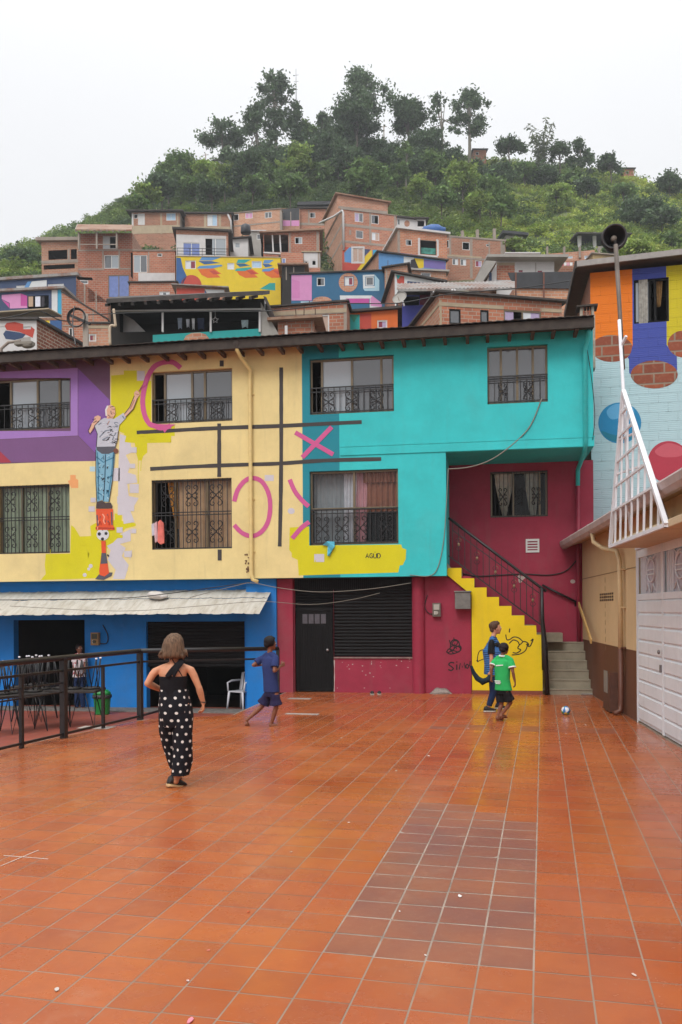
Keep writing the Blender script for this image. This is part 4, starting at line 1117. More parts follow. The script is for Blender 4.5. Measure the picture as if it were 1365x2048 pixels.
HN = thing('horn_loudspeaker', 'dark grey horn loudspeaker on a tall rusty pole above the shed', 'loudspeaker', SH.O + SH.u * T_.x, SHED_YAW)
hb = Vector((T_.x, 0, 0))
q0 = LP(1250, 830, -.44) - hb; q1 = LP(1239, 640, -.44) - hb; q2 = LP(1247, 738, -.40) - hb; q3 = LP(1232, 490, -.40) - hb
m = MB(); m.tube([LP(1262, 1062, -.44) - hb, q0, q1], .026, None, 8); m.bar(LP(1241, 695, -.44) - hb, LP(1253, 672, -.38) - hb, .035); m.build('lower_pole', WST, HN)
m = MB(); m.tube([q2, q3], [.030, .036], None, 10); m.build('upper_pole', plain('rusty steel pole', '#6d625a', .85, .6, .3, .4, scale=3), HN)
HG = plain('dark horn metal', '#3a3738', .8, .5, .15, .3)
hc = LP(1229, 474, -.40) - hb
dirw = (EYEV - (SH.O + SH.u * (hc.x + hb.x) + Vector((0, 0, hc.z)))); dl = Matrix.Rotation(-SHED_YAW, 3, 'Z') @ dirw
dl.z *= .25; dl = (Matrix.Rotation(R(6), 3, 'Z') @ dl).normalized()
HM = dl.to_track_quat('Z', 'Y').to_matrix()
rr_ = 24.5 / FPX * 13.2
m = MB(); m.lathe([(.045, -.42), (.06, -.40), (.075, -.3), (.10, -.2), (.15, -.1), (.21, -.03), (rr_ - .02, .02), (rr_ + .006, .04), (rr_ - .006, .045), (rr_ - .035, .025), (.19, -.03), (.13, -.10), (.08, -.2), (.05, -.28)], hc, 32, HG, HM); m.build('horn', HG, HN)
m = MB(); m.lathe([(.0, -.05), (.035, -.055), (.05, -.075), (.05, -.12), (.035, -.24), (.02, -.3)], hc, 16, None, HM); m.build('phase_plug', plain('horn plug', '#8d8176', .8), HN)
m = MB(); m.lathe([(.0, -.60), (.08, -.6), (.095, -.57), (.095, -.45), (.07, -.42), (.0, -.41)], hc, 16, None, HM); m.build('driver', HG, HN)
m = MB(); m.bar(q3 + Vector((0, 0, -.1)), hc + HM @ Vector((0, 0, -.35)), .05, .05); m.bar(q3 + Vector((-.0, 0, .02)), hc + HM @ Vector((0, 0, -.2)), .04); m.build('bracket', IRON, HN)

# leaning plank
pa, pb = SH.uv(1158, 1208, -.10), SH.uv(1183, 1283, -.16)
o_ = MB(); o_.bar((0, 0, 0), (pb[0] - pa[0], -.06, pb[1] - pa[1]), .10, .03, None, (0, 1, 0))
pk_ = o_.build('wooden_plank', plain('pale plank', '#cda766', .9, .7, .15)); pk_.location = SH.O + SH.u * pa[0] - SH.i * .10 + Vector((0, 0, pa[1])); pk_.rotation_euler = (0, 0, SHED_YAW)
tag(pk_, 'pale wooden plank leaning on the shed wall above the concrete steps', 'plank')

# ================================================================== tall brick house with orange, blue and yellow paint behind the shed
OH_O = at_depth(1184, 780, 21.6)
OH = Face((OH_O.x, OH_O.y), R(-3))
H_ = thing('striped_house', 'tall brick house with orange, royal blue, yellow and pale blue painted front', 'house', (OH_O.x, OH_O.y, 0), R(-3))
def pbrick(name, col, k=.9):
    if name in _MATS: return _MATS[name]
    t = NT(name); o = t.obj(); v, z = wall_vec(t, o); b = t.n('TexBrick'); b.offset = .5
    t.put(b.inputs['Vector'], v); b.inputs['Scale'].default_value = 1; b.inputs['Brick Width'].default_value = .46; b.inputs['Row Height'].default_value = .235
    b.inputs['Mortar Size'].default_value = .008; b.inputs['Mortar Smooth'].default_value = .25
    c = sc3(lin(col), k)
    t.put(b.inputs['Color1'], c); t.put(b.inputs['Color2'], sc3(c, .94)); t.put(b.inputs['Mortar'], sc3(c, .6))
    n1 = t.noise(o, 1.3, 4)
    base = t.mix(t.ramp(t.noise(o, 4, 5, .7), .5, .62), sc3(c, .96), b.outputs['Color'])
    base = t.mix(t.ramp(n1, .3, .75, 0, .25), base, sc3(c, .82))
    wv = t.n('TexWave'); wv.wave_type = 'BANDS'; wv.bands_direction = 'Z'; wv.inputs['Scale'].default_value = 6.5; wv.inputs['Distortion'].default_value = 1.2; t.put(wv.inputs['Vector'], o)
    h = t.math('ADD', t.math('MULTIPLY', t.math('SUBTRACT', 1.0, b.outputs['Fac']), 1.5), t.math('MULTIPLY', wv.outputs['Fac'], .35))
    t.bump(h, .7, .012)
    _MATS[name] = t.set(base, .8); return _MATS[name]
OR_, RB_, YE_, PB_ = pbrick('painted brick orange', '#f07d10'), pbrick('painted brick royal blue', '#4452a8'), pbrick('painted brick yellow', '#d4c21e'), pbrick('painted brick pale blue', '#bbd8df')
BR = brick('hollow brick', '#b0694a', '#9a5a42', '#a39384', .33, .2, .02, .85)
hx = lambda px, py=700: OH.uv(px, py)[0]
hz_ = lambda px, py: OH.uv(px, py)[1]
hw = FUw = (hx(1269), hx(1339), hz_(1304, 645), hz_(1304, 557))
m = MB(); xe = 7.5
ztl, zte = hz_(1190, 545), hz_(1340, 524)
xs = [-.02, hx(1266), hx(1334), xe]; zm = hz_(1230, 700)
def oc(u, z):
    if u < xs[1]: return OR_ if z > zm else PB_
    if u < xs[2]: return RB_ if z > hz_(1300, 750) else PB_
    return YE_ if z > hz_(1350, 690) else PB_
wall_grid(m, xs, [0, hz_(1300, 750), zm, hz_(1350, 690), ztl], 0, oc, [hw], .1)
m.face([(-.02, 0, 0), (-.02, 6, 0), (-.02, 6, ztl + .9), (-.02, 0, ztl)], BR)
m.face([(xe, 0, 0), (xe, 6, 0), (xe, 6, ztl + .9), (xe, 0, ztl)], BR)
room(m, *hw, .11, 2)
m.build('wall', None, H_)
win_frame(H_, hw, .04, (.46, .62), BLACKM, (GLASSL, None, None), .05)
r_ = hw; wd = r_[1] - r_[0]
curtain(H_, (r_[0] + wd * .60, r_[0] + wd * .86, r_[3]), (r_[0] + wd * .70, r_[0] + wd * .8, r_[2] + .45), .2, plain('gold curtain', '#b8935c', .85, .9, .3, scale=12), 3, .04)
curtain(H_, (r_[0] + wd * .14, r_[0] + wd * .40, r_[3]), (r_[0] + wd * .14, r_[0] + wd * .40, r_[2]), .02, plain('patterned net', '#a8a49c', .85, .9, .3, scale=9), 4, .012)
p = Paint(OH)
PBK = brick('bare brick spot', '#a9573a', '#8d4a36', '#998674', .5, .26, .025, .85)
p.disc(1224, 697, 42, 27, PBK, 1, 32)
p.poly([(1266, 690), (1262, 706), (1256, 715), (1262, 724), (1270, 722), (1334, 722), (1352, 720), (1352, 708), (1340, 700), (1334, 690)], RB_, 2)
p.poly([(1258, 714), (1354, 712), (1355, 740), (1345, 752), (1268, 755), (1259, 746)], RB_, 1)
p.disc(1309, 749, 47, 28, PBK, 3, 32); p.disc(1368, 688, 32, 27, PBK, 3, 32)
AZ = wp('ball azure', '#1a86b8'); CRS = wp('ball crimson', '#b8364a'); 
p.disc(1240, 846, 43, 41, AZ, 1, 36); p.poly([(1214, 822), (1232, 808), (1262, 812), (1268, 828), (1240, 836), (1222, 838)], wp('ball sky', '#5fa9d6'), 2, 4); p.poly([(1203, 862), (1230, 870), (1262, 868), (1276, 858), (1266, 876), (1240, 884), (1216, 878)], wp('ball teal', '#0f7a94'), 2, 4)
p.disc(1338, 924, 42, 42, CRS, 1, 36); p.poly([(1310, 902), (1336, 886), (1366, 896), (1362, 912), (1326, 914)], wp('ball rose', '#cc5a68'), 2, 4)
p.build('mural', H_)
m = MB(); d_ = Vector((0, -.55, -.05))
m.prism([(-.38, -.45, ztl + .02), (xe, -.45, zte + .12), (xe, -.45, zte + .26), (-.38, -.45, ztl + .16)], (0, .06, 0), plain('grey fascia', '#a09a96', .85, .7, .12))
m.face([(-.38, -.45, ztl + .14), (xe, -.45, zte + .25), (xe, 6.2, zte + 1.1), (-.38, 6.2, ztl + 1.1)], ROOFD)
m.face([(-.38, -.4, ztl + .02), (-.38, 6.2, ztl + .97), (xe, 6.2, zte + 1.0), (xe, -.4, zte + .1)], RAFT)
m.prism([(-.42, -.45, ztl - .02), (-.42, -.45, ztl + .16), (-.42, 6.2, ztl + 1.12), (-.42, 6.2, ztl + .92)], (.05, 0, 0), ROOFD)
m.build('roof', None, H_)
# little masonry chimney vent by the roof corner
vO = at_depth(1174, 640, 20.2)
m = MB(); VS = plain('vent plaster', '#a39a8c', .85, .9, .3)
m.box(-.18, .18, -.16, .16, -1.2, .06, VS); m.box(-.24, .24, -.22, .22, .26, .30, ROOFD)
for x in (-.16, .10): m.box(x, x + .06, -.15, .15, .061, .259, VS)
for k in range(3):
    m.box(-.09 + .07 * k, -.07 + .07 * k, -.14, -.12, .061, .259, BR)
m.box(-.10, .10, -.139, -.121, .15, .17, BR)
o = m.build('roof_vent', None); o.location = vO; o.rotation_euler = (0, 0, R(-3)); tag(o, 'small masonry roof vent with barred opening beside the orange wall', 'roof vent')

# ================================================================== hillside: terrain as a height field, houses stepping up it
S_PTS = [(25.5, -.10), (27, .21), (30, .24), (38, .27), (50, .303), (62, .335), (75, .365), (85, .396)]
CREST = [(-900, 800), (-500, 690), (-200, 575), (0, 517), (60, 490), (150, 458), (200, 434), (260, 402), (320, 374), (400, 338), (480, 322), (560, 300), (650, 278), (720, 285), (800, 300), (900, 315), (960, 322), (1000, 332), (1100, 347), (1200, 352), (1270, 360), (1320, 376), (1400, 388), (1600, 430), (2300, 560)]
def interp(pts, x):
    if x <= pts[0][0]: return pts[0][1]
    for (a, b), (c, d) in zip(pts, pts[1:]):
        if x <= c: return b + (d - b) * (x - a) / (c - a)
    return pts[-1][1]
def slope_at(px, d):
    if d <= 85: return interp(S_PTS, d)
    c = (HY - interp(CREST, px)) / FPX
    if d <= 150:
        t = ((d - 85) / 65) ** .85
        return .396 + (c - .396) * t
    return c - (d - 150) * .0022
CF = Vector((-math.sin(YAW), math.cos(YAW), 0)); CRt = Vector((math.cos(YAW), math.sin(YAW), 0))
def terrain_z(px, d):
    z = EYE + d * slope_at(px, d)
    if d > 86:
        q = Vector(((px - CX) / FPX * d, d, 0))
        z += (noise.noise(q * .11) * 1.3 + noise.noise(q * .35) * .5) * min(1, (d - 86) / 12)
    return z
def terrain_p(px, d):
    p = CF * d + CRt * ((px - CX) / FPX * d); p.z = terrain_z(px, d); return p
def build_terrain():
    pxs = list(range(-900, 2301, 16)); ds = [25.5, 26.2, 27, 28.5, 30, 33, 36, 40, 45, 50, 56, 62, 68, 75, 80, 85] + [88 + 2.5 * k for k in range(28)] + [165, 180, 200, 230]
    V = [tuple(terrain_p(x, d)) for d in ds for x in pxs]; n = len(pxs); Fc = []
    for j in range(len(ds) - 1):
        for i in range(n - 1): Fc.append((j * n + i, j * n + i + 1, (j + 1) * n + i + 1, (j + 1) * n + i))
    me = bpy.data.meshes.new('hill'); me.from_pydata(V, [], Fc); me.polygons.foreach_set('use_smooth', [True] * len(Fc))
    t = NT('hill ground'); o = t.obj()
    c = t.mix(t.ramp(t.noise(o, .12, 5), .4, .62), (.08, .11, .035), (.20, .24, .06))
    c = t.mix(t.ramp(t.noise(o, .5, 6, .7), .56, .68, 0, .8), c, (.16, .11, .07))
    c = t.mix(t.ramp(t.noise(o, 2.2, 4), .4, .7, 0, .5), c, (.05, .07, .025))
    s_ = t.n('SeparateXYZ'); t.put(s_.inputs[0], o)
    c = t.mix(t.ramp(s_.outputs[1], 82, 90, 1, 0), c, t.mix(t.ramp(t.noise(o, .35, 5), .4, .6), (.13, .085, .06), (.075, .085, .04)))
    me.materials.append(t.set(c, .95))
    o = bpy.data.objects.new('hill', me); COL.objects.link(o); tag(o, kind='structure')
build_terrain()

# ---- palettes for the hillside houses
HB1 = brick('house brick red', '#bf7a5c', '#a9644a', '#b09e8e', .34, .15, .016, .95)
HB2 = brick('house brick brown', '#b5795f', '#9d6449', '#a39080', .34, .15, .018, .93)
HB3 = brick('house brick pale', '#c88f72', '#b5785c', '#b5a494', .34, .15, .018, .95)
CCR = paint('bare concrete', '#a3968a', .8, .15, .9, dirt=.5); CRMB = paint('cream block', '#b9a68a', .8, .12, dirt=.4)
WHT = paint('old white plaster', '#cfcccb', .88, .07, dirt=.35); GRP = paint('grey plaster', '#a8a39c', .8, .12, dirt=.4)
def rusty(name, col, k=.85):
    t = NT(name); o = t.obj(); c = sc3(lin(col), k); b_ = t.mix(t.ramp(t.noise(o, .9, 6, .7), .46, .62, 0, .85), c, lin('#7a4a30')); b_ = t.mix(t.ramp(t.noise(o, 4, 5), .5, .7, 0, .5), b_, sc3(c, .6)); return t.set(b_, .85)
TIN = rusty('corrugated tin', '#9a9692')
plain('unused tin', '#8e8a86', .8, .7, .25, scale=4); TIND = plain('dark tin roof', '#4b4542', .75, .85, .3, scale=4); CLAYR = rusty('clay roof sheet', '#a58670', .8)
TARP = plain('black tarp', '#3a3b3f', .8, .7, .2, scale=3); WFR = plain('white window frame', '#d6d6d4', .85, .5)
def fl(name, col): return paint('mural ' + name, col, .85, .06, .75, 2, .2, .12)
NAVY, MPINK, MMAG, MWHITE, MCYAN, MYEL = fl('navy', '#33466a'), fl('soft pink', '#d58fc0'), fl('magenta', '#c04a9a'), fl('white', '#d8dbdc'), fl('cyan', '#2ea0c8'), fl('yellow', '#e3c51e')
MORA, MRED, MSKY, MBLUE, MTEAL, MDTE = fl('orange', '#dd6a24'), fl('red', '#c04636'), fl('sky blue', '#5a92c8'), fl('cobalt', '#2f5d96'), fl('teal', '#1fa3a0'), fl('deep teal', '#25648a')
MPUR, MULTR, MSALM = fl('purple', '#7a6cb0'), fl('ultramarine', '#4a4ea6'), fl('salmon', '#d8795a')
PANES = {'glass': GLASS, 'white': plain('white blind', '#d5d8dc', .9, .6, .05), 'blue': plain('blue house curtain', '#7688c0', .85, .8, .12, scale=4), 'pink': plain('pink blind', '#d79ac0', .85, .8), 'pale': GLASSL,
         'lilac': plain('lilac curtain', '#b8a6c8', .85, .8, .12), 'red': plain('red curtain', '#8f3a4c', .85, .8, .2), 'beige': plain('beige shutter', '#c0a494', .85, .7, .08), 'sky': plain('sky blue blind', '#a9c4dc', .9, .6), 'grey': GLASS}
BV = {HB1: [HB1, brick('house brick orange', '#c98058', '#b26a48', '#b7a594', .36, .15, .017, .95), brick('house brick ruddy', '#b3694e', '#9c5840', '#a59485', .33, .16, .016, .92)],
      HB2: [HB2, brick('house brick tan', '#bd8668', '#a87154', '#ab9b8c', .35, .15, .02, .92), brick('house brick dusty', '#ad7b66', '#97654e', '#a89a8e', .34, .16, .022, .92)],
      HB3: [HB3, brick('house brick light', '#cf9a7a', '#bd8160', '#bcac9c', .36, .15, .018, .95), HB1]}
RBAR = plain('rusty rebar', '#5c463a', .8, .9)
def sl_(roof): return roof[2] if len(roof) > 2 else 0
class House:
    def __init__(s, name, label, x0, x1, yt, yb, d, dl=0, mat=None, dep=5.0, roof=None, wins=(), bands=(), side=None, cat='house', hi=None, group='houses stepping up the hillside'):
        yl, yr_ = yt if isinstance(yt, tuple) else (yt, yt)
        P0 = at_depth((x0 + x1) / 2, (yl + yr_) / 2, d)
        s.F = Face((P0.x, P0.y), YAW - R(dl)); F_ = s.F
        s.u0, s.u1 = F_.uv(x0, (yl + yb) / 2)[0], F_.uv(x1, (yr_ + yb) / 2)[0]
        s.zl, s.zr = F_.uv(x0, yl)[1], F_.uv(x1, yr_)[1]
        zb = (F_.uv(x0, yb)[1] + F_.uv(x1, yb)[1]) / 2
        tz = min(terrain_z(px, dd) for px in (x0, x1) for dd in (d, d + dep))
        s.z0 = min(zb, tz - .3) if hi is None else hi
        base = F_.O + F_.u * ((s.u0 + s.u1) / 2)
        s.root = thing(name, label, cat, (F_.O.x, F_.O.y, 0), YAW - R(dl), group)
        if mat in BV: mat = BV[mat][int(x0 * 7 + yb) % 3]
        if side in BV: side = BV[side][int(x1 * 5 + yb) % 3]
        s.mat, s.dep = mat, dep
        holes = []; s.wq = []
        for w_ in wins:
            r_ = F_.rect(*w_[:4]); holes.append(r_); s.wq.append((r_, w_[4], w_[5] if len(w_) > 5 else WFR))
        m = MB(); zt = min(s.zl, s.zr) - .001
        wall_grid(m, [s.u0, s.u1], [s.z0, zt], 0, lambda u, z: mat, holes, .1)
        m.face([(s.u0, 0, zt), (s.u1, 0, zt), (s.u1, 0, s.zr), (s.u0, 0, s.zl)], mat)
        sm_ = side or mat
        zb_l, zb_r = s.zl + (roof[2] if roof and len(roof) > 2 else 0) * dep, s.zr + (roof[2] if roof and len(roof) > 2 else 0) * dep
        m.face([(s.u0, 0, s.z0), (s.u0, 0, s.zl), (s.u0, dep, zb_l), (s.u0, dep, s.z0)], sm_)
        m.face([(s.u1, 0, s.zr), (s.u1, 0, s.z0), (s.u1, dep, s.z0), (s.u1, dep, zb_r)], sm_)
        m.face([(s.u0, dep, s.z0), (s.u1, dep, s.z0), (s.u1, dep, zb_r), (s.u0, dep, zb_l)], sm_)
        for r_ in holes: room(m, *r_, .11, min(2.0, dep - .4))
        pxm = (s.u1 - s.u0) / max(1, (x1 - x0))
        s.pxm = pxm
        for b_ in bands:
            bm2 = b_[-1] if not isinstance(b_[-1], (int, float)) else CCR
            if b_[0] == 'h':
                z = F_.uv((x0 + x1) / 2, b_[1])[1]; h = b_[2] * pxm / 2; ua, ub = (F_.uv(b_[3], b_[1])[0], F_.uv(b_[4], b_[1])[0]) if len(b_) > 4 and isinstance(b_[3], (int, float)) else (s.u0, s.u1)
                cut = [(r_[0], r_[1]) for r_ in holes if r_[2] < z + h and r_[3] > z - h]
                seg = [(ua, ub)]
                for c0, c1 in cut: seg = [q for a_, e_ in seg for q in ((a_, min(e_, c0)), (max(a_, c1), e_)) if q[1] - q[0] > .02]
                for a_, e_ in seg: m.box(a_ + .002, e_ - .002, -.022, -.0005, z - h, z + h, bm2)
                if ua == s.u0: m.box(s.u0 - .018, s.u0 - .0005, .0, dep, z - h, z + h, bm2)
            else:
                u = F_.uv(b_[1], (b_[3] + b_[4]) / 2)[0]; w2 = b_[2] * pxm / 2; za, zc = F_.uv(b_[1], b_[4])[1], F_.uv(b_[1], b_[3])[1]
                m.box(u - w2, u + w2, -.016, -.0005, za, zc, bm2)
        m.build('wall', None, s.root)
        if roof:
            kind, rm = roof[0], roof[1]; sl = roof[2] if len(roof) > 2 else 0; oh = roof[3] if len(roof) > 3 else .3; th = roof[4] if len(roof) > 4 else .12
            r2 = MB(); a, b = s.u0 - oh, s.u1 + oh; y0, y1 = -oh, dep + .2
            q = [(a, y0, s.zl - sl * oh + .004), (b, y0, s.zr - sl * oh + .004), (b, y1, s.zr + sl * (y1) + .004), (a, y1, s.zl + sl * y1 + .004)]
            r2.prism(q, (0, 0, th), rm)
            if kind == 'tin':
                n = int((b - a) / .5)
                for k in range(1, n): 
                    t = k / n; r2.prism([lerp(Vector(q[0]), Vector(q[1]), t) + Vector((0, -.01, th)), lerp(Vector(q[0]), Vector(q[1]), t) + Vector((.1, -.01, th)), lerp(Vector(q[3]), Vector(q[2]), t) + Vector((.1, 0, th)), lerp(Vector(q[3]), Vector(q[2]), t) + Vector((0, 0, th))], (0, 0, .03), rm)
            r2.build('roof', None, s.root)
        for r_, kind, fm in s.wq: s.window(r_, kind, fm)
        if mat in sum(BV.values(), []) and roof and int(x0) % 2 == 0 and group:
            rb = MB(); rg = random.Random(int(x0)); zt2 = max(s.zl, s.zr)
            for q in range(5):
                x_ = lerp(s.u0, s.u1, rg.random()); y_ = rg.uniform(.2, dep * .7); h_ = rg.uniform(.3, .9); rb.bar((x_, y_, zt2 - .1), (x_ + rg.uniform(-.06, .06), y_, zt2 + sl_(roof) * y_ + h_), .035)
            rb.build('rebar', RBAR, s.root)
    def window(s, r_, kind, fm):
        a, b, c, d = r_
        if kind == 'void': return
        f = MB(); t = .06; y = .02
        f.box(a, b, y, y + .05, c, c + t); f.box(a, b, y, y + .05, d - t, d); f.box(a, a + t, y + .001, y + .049, c + t, d - t); f.box(b - t, b, y + .001, y + .049, c + t, d - t)
        if b - a > .8 and kind != 'dark': f.box((a + b) / 2 - .03, (a + b) / 2 + .03, y - .004, y + .046, c + t, d - t)
        w_ = f.build('window', fm, s.root)
        if kind == 'dark': return
        ks = kind.split('+'); n = len(ks)
        for i, k in enumerate(ks):
            if k == 'dark': continue
            pmb = MB(); pmb.box(lerp(a + t, b - t, i / n), lerp(a + t, b - t, (i + 1) / n), y + .03, y + .036, c + t, d - t); pmb.build('pane', PANES[k], w_)
    def paint(s): return Paint(s.F, 0, .006)
    def part(s, name, mb, mats=None): return mb.build(name, mats, s.root)
    def box(s, m, px0, px1, py0, py1, y0, y1, mat=None):
        a, b, c, d = s.F.rect(px0, px1, py0, py1, y0); m.box(a, b, y0, y1, c, d, mat)
    def pol(s, p, y): u_, z_ = s.F.uv(p[0], p[1], y); return (u_, y, z_)

# ---- highest row
h = House('brick_house', 'small brick and cream house with one pale blue window, leftmost in the highest row', 264, 360, 425, 468, 96, 2, HB2, 5, ('slab', TIND, .02, .5), [(333, 352, 426, 441, 'sky'), (268, 276, 428, 437, 'dark')], [('v', 323, 4, 427, 468, CRMB), ('v', 356, 3, 427, 468, CRMB), ('h', 459, 16, CRMB)], CCR)
p = h.paint(); p.rect(276.5, 290, 427, 450, WHT); p.rect(264, 267.5, 427, 468, WHT); p.build('white_panel', h.root)
h = House('brick_house', 'low brick house with bright blank window panel, second in the highest row', 370, 463, 428, 470, 97, -1, HB2, 5, ('slab', TIND, .03, .3), [(415, 435, 429, 452, 'white+sky')], [('h', 460, 13, CRMB), ('v', 411, 5, 429, 454, CRMB), ('v', 440, 5, 429, 454, CRMB)], CCR)
m = MB(); m.tube([h.pol((456, 428), -.1), h.pol((462, 442), -.1), h.pol((464, 466), -.1)], .12, None, 6); h.part('drain_pipe', m, WHT)
h = House('brick_house', 'brick house with pink and grey windows high below the wooded slope', 468, 562, (427, 418), 478, 97, 11, HB3, 5, ('slab', CCR, .0, .1, .08), [(467.5, 478, 428, 441, 'dark'), (491, 506, 425, 437, 'pink'), (530, 544, 424, 436, 'grey')], [('h', 448, 3), ('v', 562, 4, 420, 470)], CCR)
h = House('brick_house', 'roofless brick room draped in dark tarpaulin with a pink lower wall', 563, 600, 417, 452, 97.4, 0, HB2, 4, None, [], [], CCR)
p = h.paint(); p.poly([(564, 418), (599, 416), (599, 440), (580, 441), (564, 439)], TARP); p.rect(564, 599, 441, 452, MPINK); p.build('tarpaulin', h.root)
m = MB(); m.box(*(lambda r_: (r_[0], r_[1], -.06, -.02, r_[2], r_[3]))(h.F.rect(581, 583, 424, 452))); h.part('post', m, CCR)
h = House('brick_house', 'brick house under a black roof just left of the tallest brick block', 600, 652, 418, 455, 98, -3, HB3, 4, ('slab', TIND, .02, .3), [(620, 631, 425, 436, 'dark+grey')], [('v', 618, 3, 420, 448), ('h', 448, 5)], CCR)
h = House('shack', 'black tarred shack roof poking up behind the highest brick row', 602, 662, (413, 411), 425, 104, -2, TARP, 4, ('slab', TARP, .02, .4, .4), [], [], None, 'shack')

# ---- the tallest brick block
h = House('brick_block', 'tall brick block of four storeys with concrete bands and a painted lower storey', 684, 794, (419, 432), 540, 84, -14, HB1, 8.5, ('slab', CCR, .0, .08, .06),
          [(710, 727, 426, 444, 'lilac+grey'), (743, 758, 430, 448, 'glass+dark'), (712, 727, 461, 477, 'grey'), (744, 759, 465, 481, 'white+beige'), (706, 727, 496, 524, 'beige'), (755, 775, 503, 527, 'beige')],
          [('h', 455, 5), ('h', 488, 4), ('v', 741, 4, 420, 488), ('v', 686, 4, 420, 490), ('v', 791, 4, 432, 500), ('v', 701, 4, 460, 470)], HB2)
p = h.paint()
p.poly([(686, 494), (698, 494), (688, 505), (688, 540), (685, 540)], MRED); p.poly([(699, 495), (705, 495), (705, 526), (690, 524), (689, 506)], MSKY); p.poly([(686, 526), (706, 525.5), (728, 525.5), (716, 540), (686, 541)], MRED)
p.poly([(728, 498), (742, 499), (730, 512), (728, 522)], NAVY); p.poly([(744, 499), (745, 516), (724, 540), (714, 540), (729, 520), (731, 513)], MYEL); p.poly([(746, 500), (754, 500), (754, 528), (742, 541), (726, 541), (746, 518)], MCYAN)
p.poly([(755, 528), (790, 528), (790, 541), (744, 541)], MBLUE)
for f in ((703, 706, 493, 527), (727, 729.5, 493, 527), (706, 727, 493, 496), (706, 727, 524, 527)): p.rect(*f, WHT, 1)
p.build('mural', h.root)
# set-back top storey
m = MB(); a, b, c, d = h.F.rect(676, 776, 397, 432, 2.2); zt_l, zt_r = h.F.uv(670, 389, 2.2)[1], h.F.uv(776, 406, 2.2)[1]
m.prism([(a, 2.2, c), (b, 2.2, c), (b, 2.2, zt_r), (a, 2.2, zt_l)], (0, 6, 0), HB3); m.box(a + .05, b - .05, 2.17, 2.199, c + .5, c + .75, CCR)
m.prism([(a - .3, 1.9, zt_l), (b + .3, 1.9, zt_r - .05), (b + .3, 1.9, zt_r + .08), (a - .3, 1.9, zt_l + .12)], (0, 6.8, 0), CLAYR); h.part('top_storey', m)
m = MB(); m.tube([h.pol((639, 446), 6.5), h.pol((668, 433), 1.0), h.pol((685, 421), -.12), h.pol((687, 426), -.12), h.pol((688, 500), -.12)], .1, None, 6); h.part('drain_pipe', m, WHT)

# ---- right of the block
h = House('white_house', 'small white upper house with round bare brick spot in its wall', 794, 834, (435, 440), 462, 88, -4, WHT, 4, ('slab', TIND, .0, .3), [(795, 801, 437, 450, 'grey')], [], None)
p = h.paint(); p.disc(814.5, 447, 5.5, 6.5, HB2, 0, 16); p.build('brick_spot', h.root)
h = House('white_house', 'white rooftop room open on a dark terrace above the green-painted balcony', 834, 852, 439, 462, 88, -4, WHT, 3, ('slab', TIND, .0, .3), [(835.5, 849, 441, 453, 'void')], [], None)
m = MB(); c_ = h.F.uv(866, 466, 1.0); m.ball((0, 0, .1), .95, .7, .55, None, 14, 8)
for i_ in range(len(m.v)):
    v_ = Vector(m.v[i_]); m.v[i_] = tuple(v_ * (1 + .22 * noise.noise(v_ * 2.3)))
o = m.build('tarpaulin_heap', plain('blue tarpaulin', '#2a5c9e', .85, .5, .2, scale=5)); o.location = at_depth(866, 463, 79.5); o.scale = (1.25, 1, .9); tag(o, 'crumpled blue tarpaulin heaped on the roof below the white rooftop room', 'tarpaulin')
h = House('brick_house', 'brick house with white slab roof and wide green-painted balcony opening', 797, 895, (458, 470), 545, 78, -11, HB1, 6, ('slab', WHT, .0, .25, .18), [(812, 824, 479, 491, 'grey+dark'), (841, 873, 481, 509, 'void')], [('v', 798, 5, 460, 505), ('v', 838.5, 4, 476, 512, WHT), ('v', 876, 4, 480, 512, WHT), ('h', 478.5, 4, 838, 876, WHT), ('h', 511, 3, 838, 876, WHT)], HB2)
m = MB(); SG = plain('patterned teal panel', '#3f8a7c', .85, .8, .6, scale=2.5); h.box(m, 843, 872, 496, 508, .25, .28); h.part('balcony_panel', m, SG)
p = h.paint(); p.poly([(798, 505), (836, 510), (838, 522), (798, 519)], MPINK); p.poly([(838, 513), (890, 518), (893, 530), (838, 524)], MTEAL); p.build('mural', h.root)
h = House('brick_house', 'long brick house with bare columns rising from its roof and many small dark windows', 893, 1012, (473, 483), 562, 83, -10, HB2, 6, ('slab', CCR, .0, .05, .06),
          [(892.8, 899, 480, 496, 'dark'), (925, 940, 484, 500, 'dark'), (973, 979, 488, 493, 'dark'), (905, 917, 517, 530, 'grey+white'), (921, 933, 518, 531, 'grey+white'), (951, 964, 521, 534, 'red+lilac')],
          [('h', 477, 4), ('v', 901, 4, 476, 515), ('v', 943, 5, 478, 556), ('v', 979, 3, 484, 520), ('v', 1006, 9, 480, 520), ('h', 514.5, 3, 892, 964, CRMB), ('h', 518, 3)], HB3)
for x, y in ((926, 461), (956, 459), (990, 457)):
    m = MB(); a, b, c, d = h.F.rect(x - 2.4, x + 2.4, y, y + 22, .4); m.box(a, b, .4, .4 + b - a, c, d); h.part('roof_column', m, CCR)
h = House('hut', 'grey plastered hut under a sagging black roof on the green slope', 1012, 1046, (470, 474), 490, 92, -6, GRP, 4, ('slab', TARP, .0, .5, .3), [(1028, 1045, 473, 485, 'white')], [], None, 'hut')
h = House('painted_house', 'low house wall painted blue, white, yellow and purple', 758, 892, (505, 522), 575, 68, -16, MSKY, 5, ('slab', TIND, .02, .2, .1), [], [], HB2)
p = h.paint(); p.poly([(808, 513), (828, 515), (830, 541), (808, 536)], MWHITE); p.poly([(828.5, 516), (848, 518), (848, 535), (831, 541)], MYEL); p.poly([(822, 520), (830, 518), (838, 537), (820, 535)], INK, 1); p.poly([(848.5, 519), (891, 523), (891, 540), (848.5, 535)], MPUR); p.build('mural', h.root)
